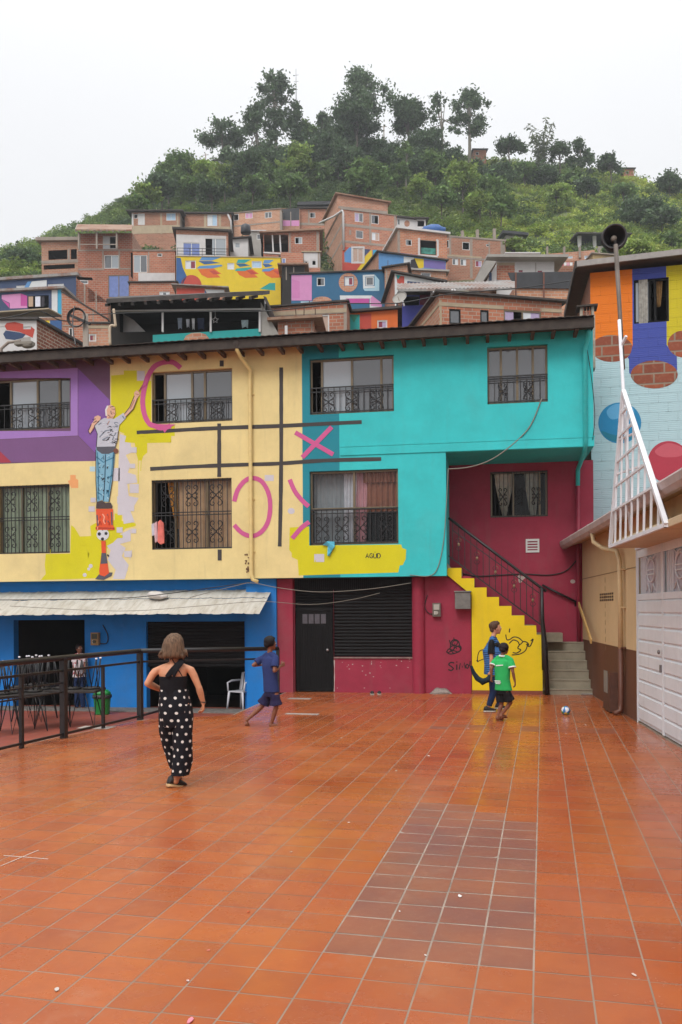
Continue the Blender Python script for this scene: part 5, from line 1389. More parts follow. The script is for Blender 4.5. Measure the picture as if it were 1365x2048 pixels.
h = House('brick_house', 'narrow brown brick house beside the navy and pink painted house', 770, 815, (537, 529), 620, 57, 9, HB2, 5, ('slab', TIND, .0, .2, .08), [], [('v', 774, 3, 540, 610)], HB3)
h = House('painted_gable_house', 'white gable house painted with navy and red shapes under a sloping roof', 790, 886, (546, 566), 600, 52, -4, MWHITE, 5, ('slab', TIND, .0, .25, .1), [], [], HB1)
p = h.paint(); p.poly([(815, 562), (879, 569), (879, 577), (815, 578)], NAVY); p.poly([(793, 550), (809, 553), (809, 573), (796, 574)], MRED); p.poly([(793, 550), (802, 551), (796, 560)], MTEAL, 1); p.poly([(866, 577), (874, 568), (880, 570), (880, 578)], MRED, 1); p.poly([(815, 572), (824, 571), (824, 578), (815, 578)], MTEAL, 1); p.build('mural', h.root)
h = House('brick_house', 'brick hut with a small blue-grey window under a pale sloping roof', 815, 893, (541, 545), 575, 60, -4, HB2, 4, ('slab', GRP, .0, .2, .12), [(842, 862, 545, 556, 'grey')], [], HB1)
# blue-walled house with terrace
h = House('blue_walled_house', 'house with ultramarine terrace wall under a long tin roof', 797, 866, 579, 690, 40, 2, MULTR, 6, None, [(806, 839, 592, 611, 'void', IRON)], [], HB2)
p = h.paint(); p.rect(797, 805, 590, 611, HB1); p.rect(840, 866, 582, 610, MRED if False else fl('terrace red', '#7e2f46')); p.rect(797, 866, 579, 590, TIND, 0); p.rect(832, 848, 634, 636, PIPE_T, 0); p.build('wall_paint', h.root)
m = MB(); a = h.pol((796, 583), -1.2); b = h.pol((1030, 580), -1.2); c = h.pol((1030, 566), 3.5); d = h.pol((796, 571), 3.5); m.prism([a, b, c, d], (0, 0, .1), TIN)
for k in range(30): t = k / 30; m.bar(lerp(Vector(a), Vector(b), t) + Vector((0, 0, .11)), lerp(Vector(d), Vector(c), t) + Vector((0, 0, .11)), .08, .04, TIN)
h.part('roof', m)
m = MB(); m.bar(h.pol((863, 584), -.9), h.pol((863, 612), -.9), .07); m.bar(h.pol((802, 590), -.9), h.pol((809, 612), -.9), .07); m.tube([h.pol((905, 578), -1.3), h.pol((905, 584), -1.3), h.pol((910, 584), -1.3), h.pol((910, 579), -1.3)], .05, None, 5); h.part('roof_post', m, WHT)
# long brick house right behind the roof
h = House('brick_house', 'long brick house just behind the dark roof edge with lilac and white curtained windows', 879, 1124, (587, 606), 690, 34, -10, HB1, 5, ('slab', TIND, .0, .2, .08),
          [(899, 922, 618, 648, 'grey+grey', BLACKM), (961, 978, 620, 648, 'grey', BLACKM), (1008, 1083, 621, 645, 'lilac+dark+white+lilac', BRONZE)], [('h', 615.5, 6, CRMB), ('v', 882, 4, 600, 690, CRMB)], HB2)
# black screen, brick base
h = House('brick_house', 'brick terrace wall topped by a tall black fabric screen', 1029, 1150, 574, 640, 44, -2, HB3, 5, None, [], [('h', 601, 3, CRMB)], HB2)
m = MB(); a = h.pol((1016, 545), -.1); b = h.pol((1156, 543), -.1); c = h.pol((1156, 577), -.1); d = h.pol((1029, 576), -.1); m.prism([d, c, b, a], (0, .05, 0)); h.part('fabric_screen', m, TARP)
m = MB()
for x in (1032, 1088): m.bar(h.pol((x, 545), -.16), h.pol((x, 610), -.16), .07)
h.part('screen_post', m, plain('rust post', '#7a4a38', .8))
h = House('white_house', 'white house under a grey slab roof with two short red windows', 993, 1109, 523, 600, 53, -2, WHT, 5, ('slab', GRP, .0, .7, .16), [(1036, 1048, 538, 546, 'red'), (1074, 1087, 539, 546, 'red')], [('v', 1072, 2, 526, 560, GRP)], HB2)
p = h.paint(); p.rect(994, 1030, 530, 560, HB1); p.rect(994, 1030, 525, 530, CRMB); p.build('brick_panel', h.root)
m = MB(); q = [h.pol(x, -1.2) for x in ((972, 521), (994, 522), (960, 572), (944, 572))]; m.prism(q, (0, 3.0, 0), GRP); h.part('stair_roof', m)
m = MB(); q = [h.pol(x, -.6) for x in ((993, 528), (993, 575), (966, 575))]; m.prism(q, (0, .3, 0), WHT); h.box(m, 979, 984, 545, 561, -.63, -.601, NAVY); h.part('gable_wall', m)
h = House('brick_house', 'small brick house with a thin white roof edge left of the laundry line', 1015, 1075, 509, 530, 66, -2, HB1, 4, ('slab', WHT, .0, .2, .1), [], [('v', 1049, 4, 505, 520)], HB2)
h = House('brick_house', 'long unfinished brick wall house with concrete posts and two small blue windows', 1093, 1190, (508, 500), 545, 72, 6, HB3, 5, None, [(1136, 1146, 512, 517, 'sky'), (1169, 1177, 511, 518, 'sky')], [], HB2)
for x in (1095, 1129, 1160, 1199): m = MB(); a, b, c, d = h.F.rect(x - 1.8, x + 1.8, 494, 516, -.1); m.box(a, b, -.2, .1, c, d); h.part('concrete_post', m, CCR)
h = House('brick_house', 'brown brick house with washing strung along its wall', 1105, 1205, (521, 519), 545, 62, 2, HB2, 4, None, [], [], HB1)
for k, (x, col) in enumerate(((1112, '#c86a6a'), (1119, '#d8d4d6'), (1125, '#c04a6a'), (1131, '#e2e0e0'), (1137, '#d9a0b0'), (1143, '#e6e6e6'), (1152, '#d0c4c8'))):
    m = MB(); h.box(m, x - 2.5, x + 2.5, 525, 531, -.3, -.27); o = m.build('hung_cloth', plain('cloth ' + col, col, .9, .9)); o.location = (h.F.O.x, h.F.O.y, 0); o.rotation_euler = (0, 0, h.F.yaw)
    tag(o, 'small cloth on the washing line across the brown brick house', 'laundry', 'washing on the hillside line')
h = House('hut', 'small ochre house with one dark window below the horn loudspeaker', 1186, 1228, (508, 512), 545, 60, -3, paint('ochre block', '#b39a6c', .8, .12, dirt=.4), 4, ('slab', CCR, .0, .15, .08), [(1208, 1217, 515, 523, 'dark')], [], None, 'hut')
# open pavilion
def pavilion():
    P0 = at_depth(1157, 500, 95); F_ = Face((P0.x, P0.y), YAW + R(-4)); rt = thing('open_pavilion', 'open-sided shed with white posts and dark roof on the slope behind the horn', 'pavilion', (F_.O.x, F_.O.y, 0), F_.yaw)
    X = lambda px, py=480, i=0: F_.uv(px, py, i)
    for px in (1160, 1190, 1222, 1252):
        m = MB(); u_ = X(px)[0]; m.box(u_ - .18, u_ + .18, 0, .36, X(px, 505)[1] - 3, X(px, 464)[1]); m.build('post', WHT, rt)
    m = MB(); m.box(X(1157)[0], X(1254)[0], .05, .3, X(1200, 505)[1] - 3, X(1200, 492)[1]); m.box(X(1157)[0], X(1254)[0], 5, 5.2, X(1200, 505)[1] - 3, X(1200, 465)[1], DARKROOM); m.build('low_wall', None if False else [GRP, DARKROOM], rt)
    m = MB(); z = X(1200, 462)[1]; m.prism([(X(1150)[0], -1, z - .6), (X(1260)[0], -1, z - .9), (X(1260)[0], 6, z + .5), (X(1150)[0], 6, z + .8)], (0, 0, .15)); m.build('roof', TIND, rt)
pavilion()
h = House('shack', 'tiny shack with a slanted white roof alone in the grass', 1137, 1158, 447, 460, 118, -8, GRP, 3, ('slab', WHT, .05, .5, .2), [], [], None, 'shack')
# crest dwellings
for x0, x1, yt, yb, d, mt, lb in ((515, 556, 353, 372, 128, WHT, 'white slatted hut half hidden among the trees of the slope'), (657, 690, 260, 276, 143, HB2, 'dark little house on the crest between two crowns'), (948, 973, 300, 326, 146, HB3, 'brick house on the crest right of the slender tall tree'),
                                  (1248, 1268, 338, 356, 146, HB1, 'brick wall end on the crest near the right edge'), (430, 455, 322, 340, 140, WHT, 'whitewashed cabin among bushes left on the crest')):
    House('hill_cabin', lb, x0, x1, yt, yb, d, rnd.uniform(-8, 4), mt, 4, ('slab', TIND, .05, .3, .15), [(x0 + 4, x0 + 10, yt + 4, yt + 10, 'dark')], [], None, 'cabin')

# ---- middle of the hillside
h = House('white_apartment', 'white upper flat with blue curtained window and wide glass balcony door', 353, 457, (460, 465), 512, 70, -5, WHT, 5, ('slab', TIND, .0, .3, .14), [(366, 401, 485, 512, 'blue+blue', WFR), (410, 453, 476, 512, 'dark+pale+pale', WFR)], [('h', 466, 8, HB2), ('v', 405, 3, 472, 512, WHT), ('v', 455, 4, 470, 512, HB2)], HB2)
m = MB()
for y in (497, 503, 509): m.bar(h.pol((354, y - 1), -.5), h.pol((456, y + 1), -.5), .035)
for x in (355, 380, 405, 430, 455): m.bar(h.pol((x, 496), -.5), h.pol((x, 513), -.5), .04)
h.part('balcony_rail', m, IRON)
h = House('mural_house', 'long yellow house painted with blue and orange floating slabs and three white windows', 353, 562, (513, 516), 640, 66, -1, MYEL, 5, ('slab', CRMB, .0, .05, .06),
          [(371, 392, 521, 538, 'white+red'), (455, 469, 526, 539, 'white'), (504, 524, 522, 536, 'sky')], [('v', 450, 2, 516, 560, MYEL)], HB2)
p = h.paint()
p.poly([(353, 515), (362, 516), (366, 535), (374, 553), (366, 570), (353, 571)], MBLUE); p.disc(383, 572, 21, 22, MRED, 0, 20, 180, 360)
for dx, dy, w_, c1, c2 in ((394, 512, 52, MSKY, MBLUE), (470, 517, 34, MTEAL, MDTE), (524, 518, 25, MSKY, MBLUE)):
    p.poly([(dx + w_ * .2, dy + 2), (dx + w_ * .98, dy + 2), (dx + w_ * .6, dy + 9), (dx + w_ * .1, dy + 9)], c1); p.poly([(dx + w_ * .05, dy + 10), (dx + w_ * .55, dy + 10), (dx + w_ * .9, dy + 14), (dx + w_ * .3, dy + 17)], c2)
    p.poly([(dx + w_ * .1, dy + 20), (dx + w_ * .95, dy + 17.5), (dx + w_, dy + 20), (dx + w_ * .6, dy + 25), (dx, dy + 25)], c1, 1)
for x in (396, 471, 524): p.poly([(x, 538.5), (x + 32, 537), (x + 48, 548), (x + 38, 548), (x + 46, 555), (x + 20, 556), (x + 8, 550)], MORA); p.poly([(x + 22, 541), (x + 34, 541), (x + 44, 548), (x + 32, 549)], MRED, 1)
p.poly([(520, 578), (540, 566), (551, 566), (551, 581)], MTEAL); p.build('mural', h.root)
h = House('painted_house', 'low red, white and pink painted house in front of the yellow mural house', 353, 450, (572, 578), 640, 60, -2, HB2, 4, ('slab', TIN, .0, .3, .08), [], [], HB2)
p = h.paint(); p.rect(354, 409, 577, 606, MRED); p.poly([(410, 579), (449, 580), (449, 590), (418, 590)], MWHITE); p.poly([(410, 580), (418, 592), (410, 606)], MBLUE); p.build('mural', h.root)
h = House('grey_house', 'small off-white gable house with one pale window beside the white flat', 457, 497, (480, 476), 512, 74, -3, WHT, 4, ('slab', TIND, .06, .3, .1), [(470, 481, 485, 496, 'pale')], [], GRP)
h = House('grey_house', 'grey concrete house with a square blue-grey window between the gable and the brick void', 500, 530, 463, 520, 78, -2, GRP, 4, ('slab', WHT, .0, .15, .08), [(514, 527, 468, 479, 'grey')], [], None)
h = House('brick_house', 'brick house with a big dark open loggia left of its window', 527, 640, (468, 462), 510, 73, -2, HB1, 5, ('slab', CLAYR, .0, .3, .12), [(528.5, 577, 469, 504, 'void'), (590, 605, 474, 488, 'dark+pale')], [('v', 580, 4, 466, 506), ('v', 636, 5, 463, 510)], HB2)
m = MB()
for x in (545, 560): m.bar(h.pol((x, 469), .15), h.pol((x + 2, 504), .15), .12)
m.bar(h.pol((528, 506), -.4), h.pol((575, 509), -.4), .25, .12); h.part('loggia_post', m, WHT)
h = House('brick_house', 'brick house with a tiny blue window under the big loggia', 562, 607, 506, 560, 70, -2, HB1, 4, None, [(564, 572, 516, 527, 'blue')], [('h', 531, 3)], HB2)
h = House('brick_house', 'open white-walled brick storey with two dark windows left of the tall block', 606, 641, 505, 552, 71, -3, WHT, 4, ('slab', CRMB, .0, .1, .1), [(610, 616, 522, 530, 'dark'), (624, 633, 520, 531, 'dark')], [('v', 607, 3, 505, 540), ('v', 638, 4, 505, 545), ('h', 540, 9, HB1)], HB2)
h = House('shack', 'dark timber shack squeezed between the yellow and the blue mural houses', 564, 610, 532, 600, 64, 0, DARKROOM, 4, ('slab', CLAYR, .0, .3, .12), [], [('v', 573, 2, 534, 560, CCR), ('v', 588, 2, 534, 560, CCR)], HB2, 'shack')
h = House('mural_house', 'deep teal house with pink end, brick circle and a white painted cube round its window', 583, 770, (549, 542), 650, 58, 2, MDTE, 5, ('slab', TIND, .0, .12, .08), [(634, 650, 555, 572, 'dark+grey'), (690, 707, 554, 571, 'white+red'), (732, 748, 554, 571, 'grey')], [], HB2)
p = h.paint()
p.rect(583.5, 624, 550, 601, MPINK); p.poly([(584, 558), (600, 563), (600, 597), (584, 596)], MMAG if False else fl('rose pink', '#cf7fb6'), 1)
pts = [(697 + 19 * math.cos(R(a)), 565 + 19 * math.sin(R(a))) for a in range(0, 360, 12)]
for half in (0, 1):
    w4 = [(689.5, 553.5), (707.5, 553.5), (707.5, 571.5), (689.5, 571.5)]
    if half == 0: q = [(697 + 19 * math.cos(R(a)), 565 + 19 * math.sin(R(a))) for a in range(180, 361, 12)] + [(708, 565), (708, 553), (689, 553), (689, 565)]
    else: q = [(697 + 19 * math.cos(R(a)), 565 + 19 * math.sin(R(a))) for a in range(0, 181, 12)] + [(689, 565), (689, 572), (708, 572), (708, 565)]
    p.poly(q, HB3)
p.poly([(726, 550), (749, 549), (749, 553), (731, 553.5), (731, 572), (750, 572), (750, 576), (727, 577)], MWHITE); p.poly([(749.5, 549), (759, 560), (759, 582), (730, 582), (727, 577.5), (750, 576.5)], fl('ice blue', '#a9cddd'), 1)
p.poly([(680, 591), (744, 591), (764, 606), (764, 616), (740, 616), (740, 597), (694, 597), (700, 610), (682, 610)], MWHITE); p.poly([(692, 597), (739, 597), (739, 607), (702, 607)], MMAG); p.poly([(745, 592), (764, 606), (764, 614), (742, 612), (741, 597)], MPINK, 1)
p.disc(645, 604, 20, 11, HB3, 0, 16, 180, 360); p.rect(602, 648, 603, 612, fl('pale ice', '#b7d3e2')); p.build('mural', h.root)
h = House('brick_house', 'brick house with a beige garage door close behind the dark roof edge', 542, 694, (616, 604), 700, 36, 7, HB1, 5, ('slab', TIND, .0, .12, .07), [(631, 659, 629, 668, 'beige')], [('h', 625, 8, CRMB), ('v', 691, 6, 608, 665), ('h', 629, 2)], HB2)
h = House('lean_to', 'small brown-roofed brick lean-to in front of the garage door', 556, 628, (645, 640), 700, 32, 3, HB3, 2.5, ('tin', CLAYR, .06, .35, .1), [], [('v', 624, 3, 642, 670, CCR)], HB2, 'lean-to')
m = MB(); m.bar(h.pol((573, 652), -.3), h.pol((573, 672), -.3), .1); h.part('vent_pipe', m, WHT)
h = House('painted_house', 'low house painted teal, red and orange with one pink curtained window', 699, 796, (627, 619), 700, 37, 4, MORA, 5, ('slab', TIND, .0, .2, .1), [(755, 775, 640, 657, 'red+lilac')], [], HB2)
p = h.paint(); p.rect(699.5, 720, 629, 690, MTEAL); p.rect(720.5, 743, 627, 690, MRED); p.poly([(700, 630), (719, 629), (708, 645)], fl('jade', '#2a8a72'), 1); p.build('mural', h.root)

# ---- left of the hillside
h = House('brick_house', 'three storey brick house with porch roof and a long blue curtain window', 157, 266, (467, 466), 640, 73, 1, HB1, 6, None, [(206, 233, 472, 498, 'white+dark'), (209, 238, 510, 537, 'glass+pale'), (217, 259, 550, 595, 'blue+blue', BRONZE)], [('h', 500.5, 3), ('h', 538, 3), ('v', 206.5, 3, 499, 540), ('v', 239, 3, 499, 540), ('v', 160, 2.5, 467, 500)], HB2)
m = MB(); a = h.pol((152, 461), -1.4); b = h.pol((264, 462), -1.4); c = h.pol((266, 452), 4); d = h.pol((156, 451), 4); m.prism([a, b, c, d], (0, 0, .12), CLAYR)
for k in range(9): t = k / 9; m.bar(lerp(Vector(a), Vector(b), t), lerp(Vector(d), Vector(c), t), .14, .2, CCR)
h.part('porch_roof', m)
m = MB()
for x in (158, 194, 234): m.bar(h.pol((x, 464), -1.1), h.pol((x, 498), -1.1), .14)
m.bar(h.pol((158, 489), -1.1), h.pol((236, 489), -1.1), .07); h.part('porch_post', m, CCR)
h = House('brick_house', 'brick house with a glazed door and washing, right of the three storey brick house', 266.5, 351, 502, 640, 72, -1, HB1, 5, ('slab', CCR, .0, .08, .08), [(267.5, 295, 510, 545, 'pale+glass'), (315, 325, 507, 513, 'dark')], [('v', 298, 2.5, 503, 545)], HB2)
p = h.paint(); p.rect(277, 350.5, 546, 563, WHT); p.build('white_dado', h.root)
h = House('brick_house', 'low brick house with a white framed window left of the dark terrace roof', 261, 353, (566, 565), 660, 62, -1, HB1, 4, ('slab', TIND, .0, .15, .08), [(319, 340, 583, 597, 'white+grey+white')], [], HB2)
h = House('concrete_shell', 'unfinished open concrete and brick storey with dark void', 84, 158, 484, 640, 78, 5, HB2, 5, ('slab', CCR, .0, .4, .3), [(97, 135, 500, 519, 'void'), (142, 154, 498, 518, 'void'), (88, 150, 529, 538, 'void')], [('h', 488, 8, HB3), ('h', 523, 6), ('v', 138, 4, 498, 520)], HB2, 'house shell')
h = House('mural_house', 'navy painted house with white stripe under a pale roof edge, far left', -60, 153, (566, 552), 640, 66, 6, NAVY, 5, ('slab', TIN, .0, .2, .22), [(33, 55, 571, 576, 'white'), (96, 128, 568, 574, 'white')], [], HB2)
p = h.paint(); p.poly([(64, 563), (94, 560), (94, 575), (57, 577)], MWHITE); p.poly([(56, 563), (63, 563), (57, 577), (48, 577)], MSKY); p.build('mural', h.root)
h = House('brick_house', 'brick flank house stepping down beside the navy house', 153, 217, (556, 605), 680, 63, -6, HB1, 5, None, [(160, 177, 560, 568, 'glass')], [('v', 170, 2.5, 568, 640), ('v', 193, 2.5, 582, 650)], HB2)
h = House('mural_house', 'pink, navy, white and cyan painted house with washing on its balcony', -60, 125, (588, 579), 640, 58, 5, NAVY, 5, ('slab', TIN, .0, .25, .16), [(56, 98, 591, 617, 'void')], [('v', 124, 1, 580, 640, CCR)], HB1)
p = h.paint(); p.poly([(4, 590), (42, 587), (55, 592), (55, 616), (20, 617), (20, 606), (4, 598)], MPINK); p.poly([(42, 587), (55, 592), (55, 612), (42, 612)], MMAG, 1); p.poly([(4, 599), (19, 607), (19, 616)], MMAG, 1); p.rect(104, 115.5, 580, 629, MWHITE); p.rect(116, 124.5, 579, 632, MCYAN); p.build('mural', h.root)
for x, col, w_ in ((62, '#b49a82', 9), (76, '#d3d6e2', 10), (86, '#35323a', 6)):
    m = MB(); h.box(m, x - w_ / 2, x + w_ / 2, 593, 613, -.15, -.11); o = m.build('hung_cloth', plain('cloth ' + col, col, .9, .9)); o.location = (h.F.O.x, h.F.O.y, 0); o.rotation_euler = (0, 0, h.F.yaw)
    tag(o, {62: 'brown patterned cloth hung at the navy and pink balcony', 76: 'pale lilac shirt hung at the navy and pink balcony', 86: 'small black garment hung at the navy and pink balcony'}[x], 'laundry')
m = MB(); a = h.pol((-40, 627), -1.5); b = h.pol((98, 618), -1.5); c = h.pol((124, 632), .0); d = h.pol((-40, 640), .0); m.prism([a, b, c, d], (0, 0, .08)); h.part('balcony_slab', m, CRMB)
h = House('painted_house', 'yellow and deep blue lower house under the pink and navy house', -60, 124, 634, 700, 55, 4, MWHITE, 4, None, [], [('h', 640, 6, CLAYR)], HB1)
p = h.paint(); p.rect(68, 91, 631 + 4, 660, fl('cream yellow', '#dcd08a')); p.rect(91.5, 100, 637, 665, MYEL); p.poly([(100.5, 632 + 3), (124, 640), (124, 686), (101, 686)], MBLUE); p.build('mural', h.root)
h = House('brick_house', 'brown brick house behind the lamp pole with a dark doorway and sloping roof', 125, 216, (584, 640), 700, 52, -5, HB1, 5, ('slab', TIND, .0, .06, .08), [(138, 146, 655, 682, 'dark')], [('v', 187, 2.5, 620, 690), ('h', 652, 3)], HB2)
h = House('brick_house', 'low brick house with a small red window left of the dark terrace roof', 178, 243, 648, 710, 44, 0, HB3, 4, ('slab', TIND, .0, .1, .08), [(178, 193, 668, 683, 'red+beige')], [('h', 654, 5, CRMB)], HB2)
h = House('white_gable_house', 'white house painted with a red and navy bird shape beside its brick flank', -60, 74, 641, 720, 36, 14, WHT, 4, ('slab', TIND, .0, .15, .1), [(-4, 12, 653, 658, 'dark'), (47, 62, 653, 657, 'dark')], [], brick('red flank brick', '#a8614a', '#8f4d3a', '#c4b7a6', .42, .15, .022, .85))
p = h.paint(); p.poly([(14, 646), (30, 644), (47, 648), (47, 658.5), (62, 658.5), (63, 653), (70, 659), (66, 676), (58, 672), (40, 664), (14, 660), (10, 652)], MRED, 0); p.poly([(12, 661), (40, 665), (52, 669), (46, 676), (30, 680), (12, 678), (7, 668)], NAVY, 0); p.poly([(50, 675), (62, 674), (62, 682), (40, 684), (34, 680)], GRP, 1); p.build('mural', h.root)
m = MB(); m.prism([h.pol((74.5, 642), 0), h.pol((103, 664), 2.5), h.pol((103, 720), 2.5), h.pol((74.5, 720), 0)], (0, .1, 0)); 
# dark terrace house
h = House('terrace_house', 'house with wide dark terrace under a broad black roof and turquoise parapet', 222, 530, (604, 597), 720, 33, 3, DARKROOM, 6, None, [(240, 522, 622, 661, 'void')], [], WHT)
h.root['label'] = 'house with wide dark terrace under a broad black roof and turquoise parapet'
m = MB(); a = h.pol((213, 606), -1.6); b = h.pol((527, 590), -1.6); c = h.pol((540, 588), 5); d = h.pol((236, 600), 5); m.prism([a, b, c, d], (0, 0, .16), TIND)
m.prism([h.pol((527, 592), -1.6), h.pol((533, 594), -1.0), h.pol((566, 668), 1.5), h.pol((556, 668), 1.0)], (0, 1.5, 0), TIND)
for k in range(12): t = k / 12; m.bar(lerp(Vector(a), Vector(b), t) - Vector((0, 0, .08)), lerp(Vector(d), Vector(c), t) - Vector((0, 0, .08)), .10, .10, TIND)
h.part('roof', m)
m = MB(); q = [h.pol(x, -.9) for x in ((306, 670), (522, 657), (522, 690), (306, 700))]; m.prism(q, (0, .12, 0), MTEAL); h.part('parapet', m)
p = Paint(h.F, -.9, .006); p.poly([(366, 684), (372, 672), (384, 666), (400, 665), (412, 669), (418, 676), (419, 684), (410, 690), (380, 690)], HB3); p.build('mural', h.root)
m = MB()
for x in (326, 422, 520): m.bar(h.pol((x, 624), -.95), h.pol((x, 664), -.95), .07)
m.bar(h.pol((224, 622), -.95), h.pol((524, 618), -.95), .05); h.part('terrace_post', m, WHT)
m = MB(); q = [h.pol(x, -.9) for x in ((522, 604), (522, 690), (560, 690), (560, 672))]; m.prism(q, (0, .12, 0), GRP); h.part('gable_wall', m)
m = MB(); q = [h.pol(x, .5) for x in ((247, 628), (268, 640), (300, 672), (247, 690))]; m.prism(q, (0, .12, 0), WHT); h.part('stair_wall', m)
for x, y0, y1, w_, col, lb in ((360, 636, 658, 9, '#8f98a8', 'grey patterned shirt hanging in the dark terrace'), (376, 638, 655, 7, '#c2c4cc', 'pale trousers hanging in the dark terrace'), (387, 637, 659, 6, '#d6d6d8', 'white towel hanging in the dark terrace'), (402, 636, 659, 14, '#27304a', 'navy cloth hanging in the dark terrace'), (490, 640, 656, 14, '#9fb0b4', 'pale green jacket hanging in the dark terrace')):
    m = MB(); a, b, c, d = h.F.rect(x - w_ / 2, x + w_ / 2, y0, y1, -.5)
    m.prism([(a, -.5, d), (b, -.5, d), (b - .02, -.47, c), (lerp(a, b, .6), -.52, c + .05), (a + .03, -.5, c)], (0, .03, 0)); o = m.build('hung_cloth', plain('cloth ' + col, col, .9, .9, .25)); o.location = (h.F.O.x, h.F.O.y, 0); o.rotation_euler = (0, 0, h.F.yaw); tag(o, lb, 'laundry')
m = MB(); u_, z_ = h.F.uv(431, 640, -.6)
st_ = [(u_ + (.13 if k % 2 == 0 else .06) * math.sin(R(36 * k)), -.6, z_ + (.13 if k % 2 == 0 else .06) * math.cos(R(36 * k))) for k in range(11)]; m.tube(st_, .016, None, 5); m.bar((u_, -.6, z_ + .13), (u_, -.6, h.F.uv(431, 620, -.6)[1]), .01)
o = m.build('star_ornament', WHT); o.location = (h.F.O.x, h.F.O.y, 0); o.rotation_euler = (0, 0, h.F.yaw); tag(o, 'white wire star hanging from the dark terrace roof', 'ornament')
# utility pole with coiled cable
pp = at_depth(172, 690, 29); dpp = pp
UP = thing('utility_pole', 'grey concrete utility pole with coiled black cable behind the dark roof edge', 'pole', (pp.x, pp.y, terrain_z(172, 29) - .2))
zt_ = at_depth(172, 628, 29).z - UP.location.z
m = MB(); m.tube([(0, 0, -1), (0, 0, zt_)], [.12, .09], None, 10); m.build('pole', CCR, UP)
m = MB(); cz = at_depth(158, 638, 29).z - UP.location.z; s_ = 29 / FPX
for k in range(4):
    m.tube([(-14 * s_ + (17 + k * .8) * s_ * math.cos(R(15 * j)), -.15 - .02 * k, cz + (17 + k * .6) * s_ * math.sin(R(15 * j))) for j in range(25)], .022, None, 5, False)
m.bar((-28 * s_, -.15, cz + 6 * s_), (14 * s_, -.15, cz - 14 * s_), .09); m.build('cable_coil', IRON, UP)
def hang(name, label, pts, r=.015, mat=None):
    """cable through (px, py, depth) points"""
    P = [at_depth(*q) for q in pts]; s_ = []
    for i in range(len(P) - 1):
        p0, p1, p2, p3 = P[max(i - 1, 0)], P[i], P[i + 1], P[min(i + 2, len(P) - 1)]
        for k in range(6):
            t = k / 6; s_.append(.5 * ((2 * p1) + (-p0 + p2) * t + (2 * p0 - 5 * p1 + 4 * p2 - p3) * t * t + (-p0 + 3 * p1 - 3 * p2 + p3) * t ** 3))
    s_.append(P[-1]); o0 = P[0].copy(); m = MB(); m.tube([q - o0 for q in s_], r, None, 5); o = m.build(name, mat or IRON); o.location = o0; return tag(o, label, 'cable')
hang('overhead_cable', 'black cable sagging from the coil pole along the dark terrace roof to the right', [(172, 630, 29), (260, 626, 29), (380, 623, 29), (530, 622, 28), (640, 612, 28), (700, 607, 28), (800, 606, 28), (900, 588, 28), (1040, 576, 28), (1150, 560, 28), (1186, 552, 26)], .017)
hang('overhead_cable', 'black cables looping left from the coil pole past the painted gable', [(160, 642, 28.8), (120, 640, 28.5), (80, 622, 28.2), (40, 630, 28), (-20, 642, 28)], .02)
hang('overhead_cable', 'thin black cable drooping from the coil pole down to the roof', [(150, 612, 28.8), (146, 640, 28.5), (148, 670, 28), (152, 690, 27.5)], .02)
hang('service_pipe', 'bent cream pipe rising beside the dark terrace', [(228, 618, 31.0), (231, 645, 31.0), (231, 652, 31.0), (221, 654, 31.0), (221, 690, 31.0)], .05, plain('cream pipe far', '#c9b49a', .85))
# street lamp in front of the painted gable
sl = at_depth(60, 690, 27.5); SLm = thing('street_lamp', 'street lamp arm reaching over the dark roof at the far left', 'street lamp', (sl.x, sl.y, at_depth(60, 720, 27.5).z))
s_ = 27.5 / FPX; m = MB(); m.tube([(-62 * s_, 0, 0), (-62 * s_, 0, 26 * s_), (-46 * s_, 0, 38 * s_), (-20 * s_, 0, 39 * s_)], .05, None, 8); m.build('arm', CCR, SLm)
m = MB(); m.box(-30 * s_, 8 * s_, -.12, .12, 30 * s_, 36 * s_); m.ball((-4 * s_, 0, 29 * s_), .22, .12, .09, None); m.build('lamp_head', plain('lamp housing', '#8c8478', .8), SLm, .01)

# roof clutter: water tank and satellite dish
q = at_depth(492, 467, 76); m = MB(); m.lathe([(0, 0), (.42, 0), (.46, .05), (.44, .6), (.36, .72), (.16, .78), (.16, .84), (0, .85)], (0, 0, 0), 18); o = m.build('water_tank', plain('black tank', '#2c2d33', .85, .45, .1)); o.location = q; tag(o, 'black water tank standing on the roof beside the small gable house', 'water tank')
q = at_depth(801, 609, 38.5); t_ = thing('satellite_dish', 'grey satellite dish beside the ultramarine terrace wall', 'dish', q, YAW + R(-25)); DM = Matrix.Rotation(R(62), 3, 'X')
m = MB(); m.lathe([(.01, 0), (.14, .015), (.27, .06), (.34, .10), (.345, .10), (.27, .075), (.14, .03), (.01, .015)], (0, 0, .25), 20, None, DM); m.build('dish', GRP, t_)
m = MB(); m.tube([(0, .05, -.3), (0, .05, .25)], .025, None, 6); m.tube([(0, 0, .05), (0, -.32, .28)], .015, None, 5); m.build('mount', CCR, t_)

